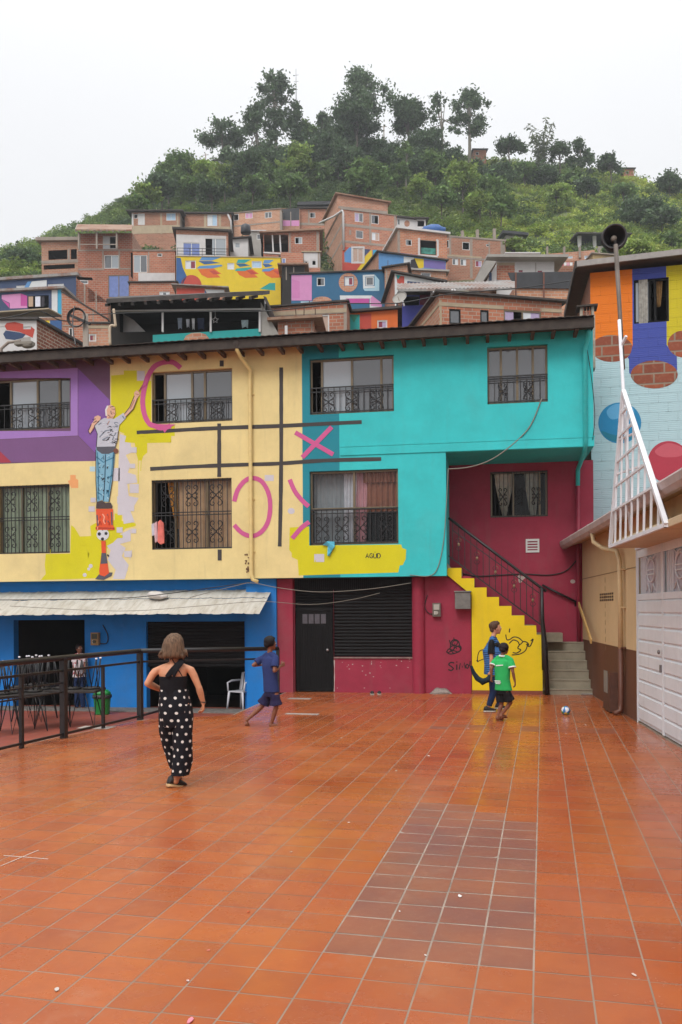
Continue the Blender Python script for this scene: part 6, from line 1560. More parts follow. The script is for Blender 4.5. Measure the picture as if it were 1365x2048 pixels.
# ================================================================== vegetation
nr = np.random.default_rng(11)
def foliage_mat(name, trans=.25):
    t = NT(name); at = t.n('Attribute'); at.attribute_name = 'leaf'
    t.set(None, .65, 0, .25); t.t.links.new(at.outputs['Color'], t.b.inputs['Base Color'])
    tr = t.n('BsdfTranslucent'); t.t.links.new(at.outputs['Color'], tr.inputs[0]); ms = t.n('MixShader'); ms.inputs[0].default_value = trans
    t.t.links.new(t.b.outputs[0], ms.inputs[1]); t.t.links.new(tr.outputs[0], ms.inputs[2]); t.t.links.new(ms.outputs[0], t.t.nodes['Material Output'].inputs['Surface'])
    return t.mat
LEAF = foliage_mat('foliage', .32)
BARK = plain('bark', '#6b6257', .7, .9, .25, scale=5); BARKP = plain('pale bark', '#8f887c', .7, .9, .2, scale=5)
def unit(n):
    v = nr.normal(size=(n, 3)); return v / np.linalg.norm(v, axis=1, keepdims=True)
def leaf_object(name, C, size, col, parent=None, up=0.0, aspect=.55, tan=None):
    """many small leaf faces: C centres (n,3), size (n,), col (n,3)"""
    n = len(C); nn = unit(n); nn[:, 2] = np.abs(nn[:, 2]) + up; nn /= np.linalg.norm(nn, axis=1, keepdims=True)
    t = unit(n) if tan is None else tan; t = t - nn * (t * nn).sum(1, keepdims=True); t /= (np.linalg.norm(t, axis=1, keepdims=True) + 1e-9)
    b = np.cross(nn, t); s = size[:, None]
    V = np.stack([C - t * s, C + b * s * aspect + t * s * .15, C + t * s, C - b * s * aspect + t * s * .15], 1).reshape(-1, 3).astype(np.float32)
    me = bpy.data.meshes.new(name); me.vertices.add(4 * n); me.vertices.foreach_set('co', V.ravel())
    me.loops.add(4 * n); me.loops.foreach_set('vertex_index', np.arange(4 * n, dtype=np.int32))
    me.polygons.add(n); me.polygons.foreach_set('loop_start', np.arange(0, 4 * n, 4, dtype=np.int32)); me.polygons.foreach_set('loop_total', np.full(n, 4, dtype=np.int32))
    me.update(calc_edges=True)
    ca = me.color_attributes.new('leaf', 'FLOAT_COLOR', 'CORNER')
    c4 = np.concatenate([np.clip(col, .004, .8), np.ones((n, 1))], 1).astype(np.float32)
    ca.data.foreach_set('color', np.repeat(c4, 4, axis=0).ravel())
    me.materials.append(LEAF)
    o = bpy.data.objects.new(name, me); COL.objects.link(o)
    if parent is not None: o.parent = parent
    return o
G_DARK, G_EUC, G_MID, G_BRT, G_YEL = (.078, .122, .056), (.094, .142, .070), (.125, .195, .060), (.22, .30, .07), (.46, .52, .11)
def lobes_to_leaves(lobes, per, size, base, jit=.35):
    C, S, K = [], [], []
    for (c, r, k) in lobes:
        n = max(24, int(per * 5.6 * (r[0] * r[2]) ** .9)); v = unit(n) * np.clip(np.abs(nr.normal(0, .68, (n, 1))), .05, 1.75)
        C.append(np.array(c) + v * np.array(r)); S.append(size * nr.uniform(.6, 1.3, n))
        tone = k * nr.uniform(1 - jit, 1 + jit, (n, 1)); K.append(np.array(base) * tone * np.array([1, 1, 1]) * nr.uniform(.92, 1.08, (n, 3)))
    return np.concatenate(C), np.concatenate(S), np.concatenate(K)
def tree(name, label, px, yt, yc, yb, wpx, d, style, base, bark=None, per=60, size=.30, seed=0, group=None, cat='tree', lobes_n=None):
    rg = random.Random(seed * 977 + int(px)); s = d / FPX
    tz = terrain_z(px, d); bz = min(tz, EYE + (HY - yb) * s) - .2
    P = CF * d + CRt * ((px - CX) / FPX * d); H = EYE + (HY - yt) * s - bz; ch = EYE + (HY - yc) * s - bz; ch = min(ch, H - .8); w = wpx * s * (1.22 if style in ('round', 'umb') else 1.12)
    root = thing(name, label, cat, (P.x, P.y, bz), YAW, group)
    L = []; mid = (H + ch) / 2; rh = (H - ch) / 2; rw = w / 2
    if style == 'euc':
        n = int((lobes_n or 15) * 1.7); per *= .8
        for k in range(n):
            t = (k + rg.random()) / n; z = ch + (H - ch) * t; wr = rw * (1 - .55 * max(0, t - .55) / .45) * (.65 + .5 * math.sin(math.pi * min(1, t * 1.15)))
            a = rg.uniform(0, 6.28); q = rg.uniform(.2, .95); r = rw * rg.uniform(.17, .34)
            L.append(((wr * q * math.cos(a), wr * q * math.sin(a) * .8, z - r * .6), (r, r, r * rg.uniform(.65, .95)), rg.uniform(.72, 1.3)))
    elif style == 'round':
        n = lobes_n or 26
        for k in range(n):
            a = rg.uniform(0, 6.28); e = rg.uniform(-.6, 1.4); r = rw * rg.uniform(.20, .40)
            q = rg.uniform(.45, 1.0); L.append(((rw * .86 * q * math.cos(a) * math.cos(e * .9), rw * .7 * q * math.sin(a) * math.cos(e * .9), mid + rh * .86 * q * math.sin(e)), (r, r, r * .8), rg.uniform(.7, 1.35)))
    elif style == 'umb':
        n = lobes_n or 16
        for k in range(n):
            a = rg.uniform(0, 6.28); q = math.sqrt(rg.random()); r = rw * rg.uniform(.26, .40); z = H - r * .8 - (q ** 2) * rh * 1.0 - rg.random() * rh * .45
            L.append(((rw * .82 * q * math.cos(a), rw * .7 * q * math.sin(a), z), (r, r, r * .7), rg.uniform(.75, 1.25)))
    elif style == 'cone':
        n = lobes_n or 9
        for k in range(n):
            t = k / (n - 1); r = rw * (1 - .8 * t) * .75; a = rg.uniform(0, 6.28)
            L.append(((r * .4 * math.cos(a), r * .4 * math.sin(a), ch + (H - ch) * t * .95), (r + .15, r + .15, (H - ch) / n * .9), rg.uniform(.8, 1.2)))
    elif style == 'bamboo':
        C, S, K, T = [], [], [], []; m = MB()
        for k in range(9):
            a = rg.uniform(0, 6.28); lean = rg.uniform(.2, 1.0) * rw; hh = H * rg.uniform(.62, 1.0)
            pts = [(lean * (t ** 2) * math.cos(a), lean * (t ** 2) * math.sin(a), hh * t * (1 - .04 * t)) for t in (0, .2, .4, .6, .8, 1)]
            m.tube(pts, [.09, .08, .07, .05, .04, .02], None, 5)
            for q in range(46):
                t = rg.uniform(.3, 1); i = min(4, int(t * 5)); p = lerp(Vector(pts[i]), Vector(pts[i + 1]), t * 5 - i); b2 = rg.uniform(0, 6.28); l = rg.uniform(.3, 1.1)
                for e in (.35, .7, 1.0):
                    C.append((p.x + l * e * math.cos(b2), p.y + l * e * math.sin(b2), p.z + .2 * e - .45 * e * e)); S.append(.34); K.append(np.array(base) * rg.uniform(.6, 1.5)); T.append((math.cos(b2), math.sin(b2), -.5))
        m.build('stem', plain('bamboo stem', '#8c9160', .7, .6), root)
        leaf_object('foliage', np.array(C), np.array(S), np.array(K), root, 0, .3, np.array(T)); return root
    m = MB(); tr = max(.09, H * .018); tip = Vector((rg.uniform(-.2, .2) * rw * .3, 0, ch + (H - ch) * .72))
    k1 = Vector((rg.uniform(-.3, .3), 0, ch * .6)); m.tube([(0, 0, -.5), k1, lerp(k1, tip, .5), tip], [tr * 1.35, tr, tr * .75, tr * .3], None, 7)
    for (c, r, k_) in L[::2]:
        t = rg.uniform(.25, .8); st = lerp(k1, tip, t) if c[2] > k1.z else k1 * .9; c = Vector(c); md = lerp(st, c, .5) + Vector((0, 0, .1 * (c - st).length)); m.tube([st, md, c], [tr * .45, tr * .3, tr * .12], None, 5)
    m.build('trunk', bark or BARK, root)
    C, S, K = lobes_to_leaves(L, per, size, base); leaf_object('crown', C, S, K, root, .25)
    return root
SLOPE = 'trees on the wooded hill'
T = [
    ('umbrella_tree', 'flat-topped tree standing alone left of the tall eucalyptus', 450, 222, 292, 318, 74, 142, 'umb', G_EUC, 62),
    ('eucalyptus_tree', 'tallest shaggy eucalyptus on the left of the crest', 556, 142, 262, 330, 92, 140, 'euc', G_EUC, 46, 22),
    ('eucalyptus_tree', 'broad lower eucalyptus leaning left below the tallest one', 522, 205, 322, 350, 92, 134, 'euc', G_EUC, 40, 16),
    ('cypress_tree', 'slim pointed tree under the thin radio mast', 601, 208, 282, 330, 38, 138, 'cone', G_DARK, 80),
    ('broadleaf_tree', 'bushy tree just right of the slim pointed tree', 622, 240, 300, 330, 40, 140, 'round', G_MID, 60),
    ('round_tree', 'small round treetop alone against the sky left of the big double crown', 655, 229, 264, 300, 34, 146, 'round', G_EUC, 70),
    ('eucalyptus_tree', 'wide airy eucalyptus crown highest in the middle of the crest', 730, 138, 232, 310, 112, 144, 'euc', G_EUC, 40, 18),
    ('broadleaf_tree', 'dense dark tree in front of the wide airy crown', 722, 194, 290, 330, 84, 136, 'round', G_DARK, 62),
    ('broadleaf_tree', 'dome-shaped dark tree between the wide crown and the slender pair', 822, 199, 288, 330, 76, 140, 'round', G_DARK, 66),
    ('eucalyptus_tree', 'slender gappy tree, left one of the tall pair', 890, 181, 292, 330, 66, 141, 'euc', G_EUC, 36, 11),
    ('eucalyptus_tree', 'tall tree with a bare lower trunk, right one of the pair', 946, 175, 258, 332, 84, 142, 'euc', G_EUC, 52, 18),
    ('broadleaf_tree', 'dark shrubby tree filling the gap under the slender pair', 862, 262, 325, 345, 70, 137, 'round', G_DARK, 60),
    ('round_tree', 'round spreading tree on the crest left of the bamboo', 1025, 272, 314, 342, 58, 143, 'umb', G_DARK, 56),
    ('bamboo_clump', 'feathery bamboo clump rising above the crest', 1088, 228, 300, 345, 56, 143, 'bamboo', (.085, .11, .05), 0),
    ('broadleaf_tree', 'dark low tree just right of the bamboo', 1128, 283, 330, 352, 48, 142, 'umb', G_DARK, 56),
    ('broadleaf_tree', 'upright dark tree second right of the bamboo', 1168, 280, 340, 358, 56, 141, 'euc', G_DARK, 56, 13),
    ('round_tree', 'small dark crest tree beside the brick wall end', 1226, 312, 352, 366, 44, 142, 'round', G_DARK, 58),
    ('broadleaf_tree', 'dark tree at the right edge of the crest', 1347, 354, 400, 410, 48, 138, 'round', G_DARK, 56),
    ('broadleaf_tree', 'pale green dense tree just above the highest brick row', 586, 348, 402, 416, 56, 112, 'round', G_MID, 70),
    ('broadleaf_tree', 'tall yellowish-green tree in the middle of the left slope', 598, 290, 368, 400, 64, 124, 'round', G_BRT, 56),
    ('broadleaf_tree', 'large round tree right behind the tallest brick block', 740, 318, 398, 420, 72, 112, 'round', G_MID, 72),
    ('slender_tree', 'slim tree with a visible pale trunk on the middle slope', 820, 285, 338, 395, 46, 120, 'euc', G_MID, 60, 9),
    ('broadleaf_tree', 'rounded tree on the slope under the slender pair', 876, 306, 375, 395, 58, 124, 'round', G_MID, 64),
    ('broadleaf_tree', 'broad dark tree left of the slatted hut', 500, 305, 388, 402, 78, 122, 'round', G_DARK, 60),
    ('broadleaf_tree', 'dark tree above the slatted hut', 540, 290, 352, 375, 60, 130, 'round', G_EUC, 60),
    ('broadleaf_tree', 'dark mass of a tree below the round treetop', 662, 275, 345, 372, 72, 130, 'round', G_DARK, 60),
    ('broadleaf_tree', 'mid green tree below the dense dark tree', 706, 290, 352, 385, 56, 122, 'round', G_EUC, 62),
    ('broadleaf_tree', 'dark tree below the dome-shaped tree', 790, 300, 360, 385, 58, 126, 'round', G_DARK, 60),
    ('broadleaf_tree', 'light green tree at the edge of the bright grass', 930, 328, 400, 420, 64, 116, 'round', G_BRT, 52),
    ('broadleaf_tree', 'low grey-green tree right of the light green tree', 985, 355, 432, 445, 62, 110, 'round', G_MID, 60),
    ('broadleaf_tree', 'leafy tree on the left shoulder of the hill', 368, 312, 362, 376, 74, 128, 'round', G_MID, 58),
    ('broadleaf_tree', 'small tree on the left shoulder beside the whitewashed cabin', 420, 318, 366, 384, 52, 126, 'round', G_BRT, 56),
    ('broadleaf_tree', 'dark tree low on the far right slope', 1290, 402, 470, 490, 84, 112, 'round', G_DARK, 50),
    ('broadleaf_tree', 'bush-like tree above the orange painted house', 1275, 492, 522, 540, 66, 70, 'round', G_BRT, 62),
    ('broadleaf_tree', 'second bush-like tree above the orange painted house', 1232, 496, 528, 540, 48, 72, 'round', G_MID, 62),
    ('broadleaf_tree', 'low dark tree far left behind the unfinished concrete storey', 60, 498, 548, 560, 78, 92, 'round', G_EUC, 50),
    ('broadleaf_tree', 'low tree at the left edge of the hill', 10, 505, 555, 570, 60, 96, 'round', G_DARK, 50),
    ('broadleaf_tree', 'bright bush tree beside the grey hut on the right slope', 1034, 484, 508, 520, 48, 84, 'round', G_BRT, 60),
]
FILL = [(470, 300, 370, 60, 130, 1), (455, 330, 392, 54, 122, 3), (545, 322, 385, 58, 122, 2), (575, 300, 352, 50, 134, 0), (630, 285, 345, 60, 134, 0), (640, 322, 385, 58, 124, 2), (685, 318, 372, 50, 126, 0), (672, 262, 320, 60, 141, 0), (700, 262, 330, 60, 138, 1), (760, 278, 340, 62, 138, 0), (770, 310, 372, 56, 128, 1),
        (800, 330, 392, 54, 120, 2), (845, 318, 380, 54, 126, 0), (840, 290, 345, 54, 136, 1), (905, 300, 355, 54, 136, 0), (915, 345, 405, 56, 120, 2), (955, 325, 380, 50, 128, 1), (1005, 332, 385, 58, 132, 0), (1055, 330, 380, 56, 136, 2), (1100, 338, 385, 54, 136, 0), (1150, 345, 392, 50, 134, 2), (890, 372, 430, 54, 110, 2), (850, 350, 405, 46, 116, 3), (965, 388, 440, 48, 106, 3), (1010, 395, 448, 44, 104, 2),
        (345, 330, 378, 58, 126, 2), (330, 352, 400, 60, 118, 1), (300, 372, 412, 56, 116, 3), (395, 350, 402, 60, 118, 2), (430, 362, 408, 50, 112, 0), (280, 395, 430, 50, 112, 2), (1180, 360, 402, 46, 128, 1), (1255, 372, 410, 44, 124, 2), (1330, 420, 470, 60, 108, 1), (515, 345, 400, 48, 116, 2), (1120, 375, 420, 50, 120, 3), (1350, 470, 510, 50, 96, 2)]
for k, (px, yt, yb, w_, d, c) in enumerate(FILL):
    T.append(('broadleaf_tree', 'bushy middling tree merging into the wooded belt on the hilltop', px, yt, yt + (yb - yt) * .9, yb, w_, d, 'round', (G_DARK, G_EUC, G_MID, G_BRT)[c], 52))
for k, q in enumerate(T):
    nm, lb, px, yt, yc, yb, w_, d, st, base, per = q[:11]; ln = q[11] if len(q) > 11 else None
    tree(nm, lb, px, yt, yc, yb, w_, d, st, base, BARKP if st == 'euc' else None, per, .27 if d > 100 else .18, k, SLOPE, lobes_n=ln)
# thin mast
mp_ = terrain_p(600, 141); m = MB(); hm_ = EYE + (HY - 137) * 141 / FPX - mp_.z; m.tube([(0, 0, 0), (0, 0, hm_ * .75), (0, 0, hm_)], [.09, .07, .04], None, 6)
for t in (.86, .93): m.bar((-.4, 0, hm_ * t), (.4, 0, hm_ * t), .05)
o = m.build('radio_mast', plain('mast metal', '#a9a9ab', .8)); o.location = mp_; tag(o, 'thin radio mast sticking up behind the tallest eucalyptus', 'mast')
for x, y in ((418, 305), (775, 250)):
    mp_ = terrain_p(x, 138); m = MB(); hm_ = EYE + (HY - y) * 138 / FPX - mp_.z; m.tube([(0, 0, 0), (0, 0, hm_)], [.11, .08], None, 6); m.bar((-.5, 0, hm_ * .95), (.5, 0, hm_ * .95), .07)
    o = m.build('power_pole', CCR); o.location = mp_; tag(o, 'thin pale pole among bushes on the left shoulder' if x == 418 else 'thin pole on the crest right of the wide airy crown', 'pole')

# undergrowth covering the slope: nobody could count it
def undergrowth():
    C, S, K, Tn = [], [], [], []
    def clump(P, r, n, base, size, grass):
        v = unit(n) * (nr.random((n, 1)) ** .4); v[:, 2] = np.abs(v[:, 2])
        if grass:
            v[:, 2] *= 1.0; t = np.stack([nr.normal(0, .25, n), nr.normal(0, .25, n), np.ones(n)], 1)
        else: t = unit(n)
        C.append(np.array(P) + v * np.array([r, r, r * .8])); S.append(size * nr.uniform(.6, 1.35, n)); Tn.append(t)
        K.append(np.array(base) * nr.uniform(.72, 1.3, (n, 1)) * nr.uniform(.92, 1.08, (n, 3)))
    N = 9000
    for _ in range(1500):
        d = 88 + 66 * nr.random(); px = nr.uniform(-120, 1500); P = terrain_p(px, d); q = Vector((P.x, P.y, 0)); rt = max(0, min(1, (px - 860) / 200)); lf = max(0, min(1, (380 - px) / 200))
        if nr.random() < rt * .45: continue
        t_ = np.clip(.25 + .45 * rt + .35 * lf + .9 * noise.noise(q * .07) + nr.normal(0, .2), 0, 1.2); base = np.array(G_DARK) * 1.05 + (np.array(G_BRT) - np.array(G_DARK)) * t_; r = nr.uniform(.8, 1.7); P.z += r * .35
        clump(P, r, int(100 * r), base, .23, False)
    for _ in range(N):
        d = 86 + 72 * nr.random() ** .9; px = nr.uniform(-160, 1560)
        if px > 1420 and d < 100: continue
        P = terrain_p(px, d); q = Vector((P.x, P.y, 0))
        a = noise.noise(q * .045 + Vector((3, 1, 0))); b = noise.noise(q * .16)
        right = max(0, min(1, (px - 840) / 160)); left = max(0, min(1, (420 - px) / 220))
        bright = .10 + .86 * right + .40 * left + .55 * a + .35 * b - .25 * max(0, (d - 132) / 25)
        c0 = np.array(G_DARK) * 1.15; c1 = np.array(G_BRT); c2 = np.array(G_YEL)
        base = c0 + (c1 - c0) * np.clip(bright * 1.6, 0, 1) + (c2 - c1) * np.clip((bright - .55) * 1.6, 0, 1)
        grass = bright > .42 and nr.random() < .75
        r = nr.uniform(.7, 1.5) if not grass else nr.uniform(.6, 1.1)
        if grass and left > .3: r *= 1.0
        clump(P, r, 28 if not grass else 28, base * nr.uniform(.8, 1.2), .23 if not grass else .29, grass)
    for (x0, x1, d0, d1, n, br) in ((262, 352, 86, 95, 120, .3), (0, 160, 78, 92, 160, .25), (1000, 1400, 74, 92, 420, .7), (1190, 1400, 58, 74, 200, .55), (560, 620, 58, 62, 20, .2), (210, 250, 42, 46, 16, .7), (225, 245, 32, 33, 14, .8), (930, 1010, 88, 95, 60, .5)):
        for _ in range(n):
            P = terrain_p(nr.uniform(x0, x1), nr.uniform(d0, d1)); base = np.array(G_DARK) * 1.2 + (np.array(G_BRT) - np.array(G_DARK)) * np.clip(br + nr.normal(0, .25), 0, 1.2)
            clump(P, nr.uniform(.4, .9), 24, base, .16, False)
    o = leaf_object('undergrowth', np.concatenate(C), np.concatenate(S), np.concatenate(K), None, .75, .42, np.concatenate(Tn)); tag(o, 'grass, fern and low bush covering the hillside', 'undergrowth', kind='stuff')
    o['kind'] = 'stuff'
undergrowth()

# ================================================================== people
Vz = lambda z: Vector((0, 0, z))
def remesh(mb, name, mat, parent, vox=.008, smooth=3):
    o = mb.build(name, mat, parent)
    r_ = o.modifiers.new('remesh', 'REMESH'); r_.mode = 'VOXEL'; r_.voxel_size = vox; r_.use_smooth_shade = True
    if smooth:
        s_ = o.modifiers.new('smooth', 'SMOOTH'); s_.factor = .5; s_.iterations = smooth
    bpy.context.view_layer.update()
    dg = bpy.context.evaluated_depsgraph_get()
    me = bpy.data.meshes.new_from_object(o.evaluated_get(dg)); me.name = name
    o.modifiers.clear(); o.data = me
    if not me.materials: me.materials.append(mat)
    me.polygons.foreach_set('use_smooth', [True] * len(me.polygons))
    return o
def oval(c, rx, ry, ang=0.0, tilt=None, n=18, sq=1.0):
    ca, sa = math.cos(ang), math.sin(ang); out_ = []
    for k in range(n):
        th = 2 * math.pi * k / n; x = rx * math.copysign(abs(math.cos(th)) ** sq, math.cos(th)); y = ry * math.copysign(abs(math.sin(th)) ** sq, math.sin(th))
        out_.append(Vector((c[0] + x * ca - y * sa, c[1] + x * sa + y * ca, c[2] + (tilt or 0) * x)))
    return out_
def limb(mb, pts, rad, n=10):
    P = [Vector(p) for p in pts]; mb.tube(P, rad, None, n)
    for p_, r_ in ((P[0], rad[0]), (P[-1], rad[-1])): mb.ball(p_, r_ * .99, None, None, None, n, 6)
def seg(a, b, *ts): return [lerp(Vector(a), Vector(b), t) for t in ts]
def hand(mb, W, D, N, k=1.0, curl=.7, thumb=1):
    W, D = Vector(W), Vector(D).normalized(); N = Vector(N); N = (N - D * N.dot(D)).normalized(); S = D.cross(N) * thumb
    for i, (o_, ln) in enumerate(((.030, .066), (.010, .076), (-.010, .070), (-.029, .054))):
        kn = W + D * (.085 - .006 * abs(i - 1)) * k + S * o_ * k
        mb.tube([W + S * o_ * .6 * k, kn], [.015 * k, .0135 * k], None, 8)
        a = curl * (.55 + .18 * i); d1 = D * math.cos(a) + N * math.sin(a); p1 = kn + d1 * ln * .45 * k
        a2 = a + curl * .9; d2 = D * math.cos(a2) + N * math.sin(a2); p2 = p1 + d2 * ln * .33 * k
        a3 = a2 + curl * .5; p3 = p2 + (D * math.cos(a3) + N * math.sin(a3)) * ln * .25 * k
        limb(mb, [kn, p1, p2, p3], [.0105 * k, .0095 * k, .0088 * k, .0075 * k], 7)
    t0 = W + D * .022 * k + S * .022 * k; t1 = t0 + (D * .6 + S * .75 + N * .25).normalized() * .042 * k; t2 = t1 + (D * .9 + S * .2 + N * .5).normalized() * .034 * k; t3 = t2 + (D * .95 + N * .35).normalized() * .022 * k
    limb(mb, [t0, t1, t2, t3], [.0135 * k, .0115 * k, .0105 * k, .0085 * k], 7)
def foot(mb, A, T, k=1.0, r=.036):
    A, T = Vector(A), Vector(T); h = A - (T - A) * .22; h.z = T.z + .02 * k
    mb.ball(lerp(A, h, .6), .036 * k, None, .04 * k, None, 10, 6)
    mb.tube([h, lerp(A, T, .35) - Vector((0, 0, .012)), lerp(A, T, .75), T], [.034 * k, .04 * k, .036 * k, .022 * k], None, 10)
    d = (T - A); d.z = 0
    if d.length > .01:
        sd = Vector((-d.y, d.x, 0)).normalized()
        for i in range(5): limb(mb, [T + sd * (i - 2) * .013 * k - d.normalized() * .02, T + sd * (i - 2) * .014 * k + d.normalized() * (.03 - .004 * i) * k - Vector((0, 0, .006))], [.0095 * k, .008 * k], 6)
class Person:
    def __init__(s, label, px, py, d=None, z=0.0, rz=None):
        P = on_ground(px, py, z); s.d = (P - EYEV).dot(CF); s.s = s.d / FPX; s.px, s.py, s.z = px, py, z
        s.root = thing('person', label, 'person', P, YAW - math.atan((px - CX) / FPX) * .0)
    def J(s, x, y, dep=0.0): 
        k = 1 + dep / s.d
        return Vector((((x - CX) * (s.d + dep) - (s.px - CX) * s.d) / FPX, dep, EYE + (HY - y) * (s.d + dep) / FPX - s.z))
def skin_mat(name, col): 
    t = NT(name); o = t.obj(); c = lin(col); t.set(t.mix(t.ramp(t.noise(o, 12, 3), .3, .7), sc3(c, .9), sc3(c, 1.08)), .5, 0, .4)
    t.b.inputs['Subsurface Weight'].default_value = .06; t.b.inputs['Subsurface Radius'].default_value = (.02, .008, .005); return t.mat
def cloth(name, col, rough=.9, stripe=None, var=.12):
    if name in _MATS: return _MATS[name]
    t = NT(name); o = t.obj(); c = lin(col); b_ = t.mix(t.ramp(t.noise(o, 6, 4), .3, .7), sc3(c, 1 - var), sc3(c, 1 + var))
    t.bump(t.math('ADD', t.noise(o, 9, 4), t.math('MULTIPLY', t.noise(o, 120, 2), .12)), .55, .02)
    _MATS[name] = t.set(b_, rough, 0, .2); return _MATS[name]
def hair_mat(name, c1, c2):
    t = NT(name); o = t.obj(); mp = t.n('Mapping'); mp.inputs['Scale'].default_value = (60, 60, 5); t.put(mp.inputs['Vector'], o); n_ = t.noise(mp.outputs[0], 1.2, 4)
    t.bump(n_, .8, .01); return t.set(t.mix(t.ramp(n_, .3, .7), lin(c1), lin(c2)), .6, 0, .18)
def head(mb, C, k, face, tilt=0):
    """skull, jaw, nose, brow, lips and ears; face = unit vector the person looks along"""
    f = Vector(face).normalized(); r_ = Vector((f.y, -f.x, 0)).normalized(); M = Matrix((r_, f, Vector((0, 0, 1)))).transposed()
    mb.ball(C, .074 * k, .094 * k, .105 * k, None, 16, 12, M)
    q = lambda x, y, z: C + M @ Vector((x * k, y * k, z * k))
    mb.ball(q(0, .032, -.055), .056 * k, .06 * k, .058 * k, None, 14, 10, M)
    mb.ball(q(0, .07, -.095), .022 * k, .02 * k, .018 * k, None, 10, 8, M)
    limb(mb, [q(0, .088, .012), q(0, .104, -.022), q(0, .096, -.03)], [.010 * k, .014 * k, .014 * k], 8)
    for s_ in (-1, 1):
        mb.ball(q(s_ * .076, -.005, -.012), .010 * k, .02 * k, .032 * k, None, 8, 6, M); mb.ball(q(s_ * .030, .078, .022), .024 * k, .012 * k, .008 * k, None, 8, 6, M)
        mb.ball(q(s_ * .040, .066, -.03), .022 * k, .018 * k, .018 * k, None, 8, 6, M)
    mb.ball(q(0, .088, -.055), .022 * k, .010 * k, .006 * k, None, 8, 6, M); mb.ball(q(0, .087, -.065), .019 * k, .010 * k, .006 * k, None, 8, 6, M)
    return q
EYEW, EYEB = plain('eye white', '#d8d4cc', .9, .3), plain('eye dark', '#2b1d18', .8, .3)
def eyes(root, q, k):
    m = MB()
    for s_ in (-1, 1): m.ball(q(s_ * .030, .084, .004), .0125 * k, None, None, EYEW, 10, 8); m.ball(q(s_ * .030, .0945, .003), .0055 * k, None, None, EYEB, 8, 6)
    m.build('eyes', None, root)
def torso(mb, pts):
    mb.rings([oval(*p) for p in pts], None, True, True)

# ---- woman in polka dot trousers
P = Person('woman seen from behind in black strappy top and black trousers with white polka dots', 352, 1575)
SKW = skin_mat('skin warm', '#c58a68'); j = P.J; b = MB(); ex = lambda c, rx, ry, a=0: (c, rx, ry, a)
sh_l, sh_r, nk, ch, wa, pe = j(313, 1337), j(384, 1335), j(350, 1326), j(348, 1352), j(349, 1380), j(352, 1408)
torso(b, [ex(pe + Vector((0, 0, -.06)), .165, .115), ex(pe, .168, .12), ex(wa, .132, .098), ex(j(348, 1362), .138, .104), ex(j(348, 1344), .150, .10), ex(j(349, 1334), .152, .082), ex(j(349, 1325), .075, .06)])
limb(b, [j(350, 1330), nk, j(350, 1308, .02)], [.06, .05, .048])
limb(b, [nk - Vz(.005), lerp(nk, sh_l, .55) - Vz(.004), sh_l - Vz(.012)], [.042, .040, .036]); limb(b, [nk - Vz(.005), lerp(nk, sh_r, .55) - Vz(.004), sh_r - Vz(.012)], [.042, .040, .036])
face_w = Vector((.45, .9, 0)); hc_ = j(350, 1291, .02); qf = head(b, hc_, 1.0, face_w)
limb(b, [sh_l - Vz(.018), *seg(sh_l, j(297, 1364, -.03), .35, .75), j(297, 1364, -.03)], [.043, .042, .038, .034]); limb(b, [j(297, 1364, -.03), *seg(j(297, 1364, -.03), j(324, 1377, .17), .3, .7), j(324, 1377, .17)], [.038, .040, .033, .027])
limb(b, [sh_r - Vz(.018), *seg(sh_r, j(400, 1374, .0), .35, .75), j(400, 1374, .0)], [.043, .042, .037, .033]); limb(b, [j(400, 1374, .0), *seg(j(400, 1374), j(408, 1404, .05), .3, .7), j(408, 1404, .05)], [.037, .038, .031, .026])
hand(b, j(324, 1377, .17), (.75, .55, -.05), (-.4, .8, .1), 1, .6, 1); hand(b, j(408, 1404, .05), (.02, .15, -1), (-.9, -.1, 0), .95, .9, 1)
for hp, kn, an in ((j(337, 1420), j(342, 1488, .16), j(357, 1541, .12)), (j(366, 1420), j(364, 1492, .0), j(352, 1560, .0))):
    limb(b, [hp, *seg(hp, kn, .5), kn], [.085, .07, .055]); limb(b, [kn, *seg(kn, an, .35), an], [.055, .055, .036])
remesh(b, 'body', SKW, P.root, .0085, 3); eyes(P.root, qf, 1.0)
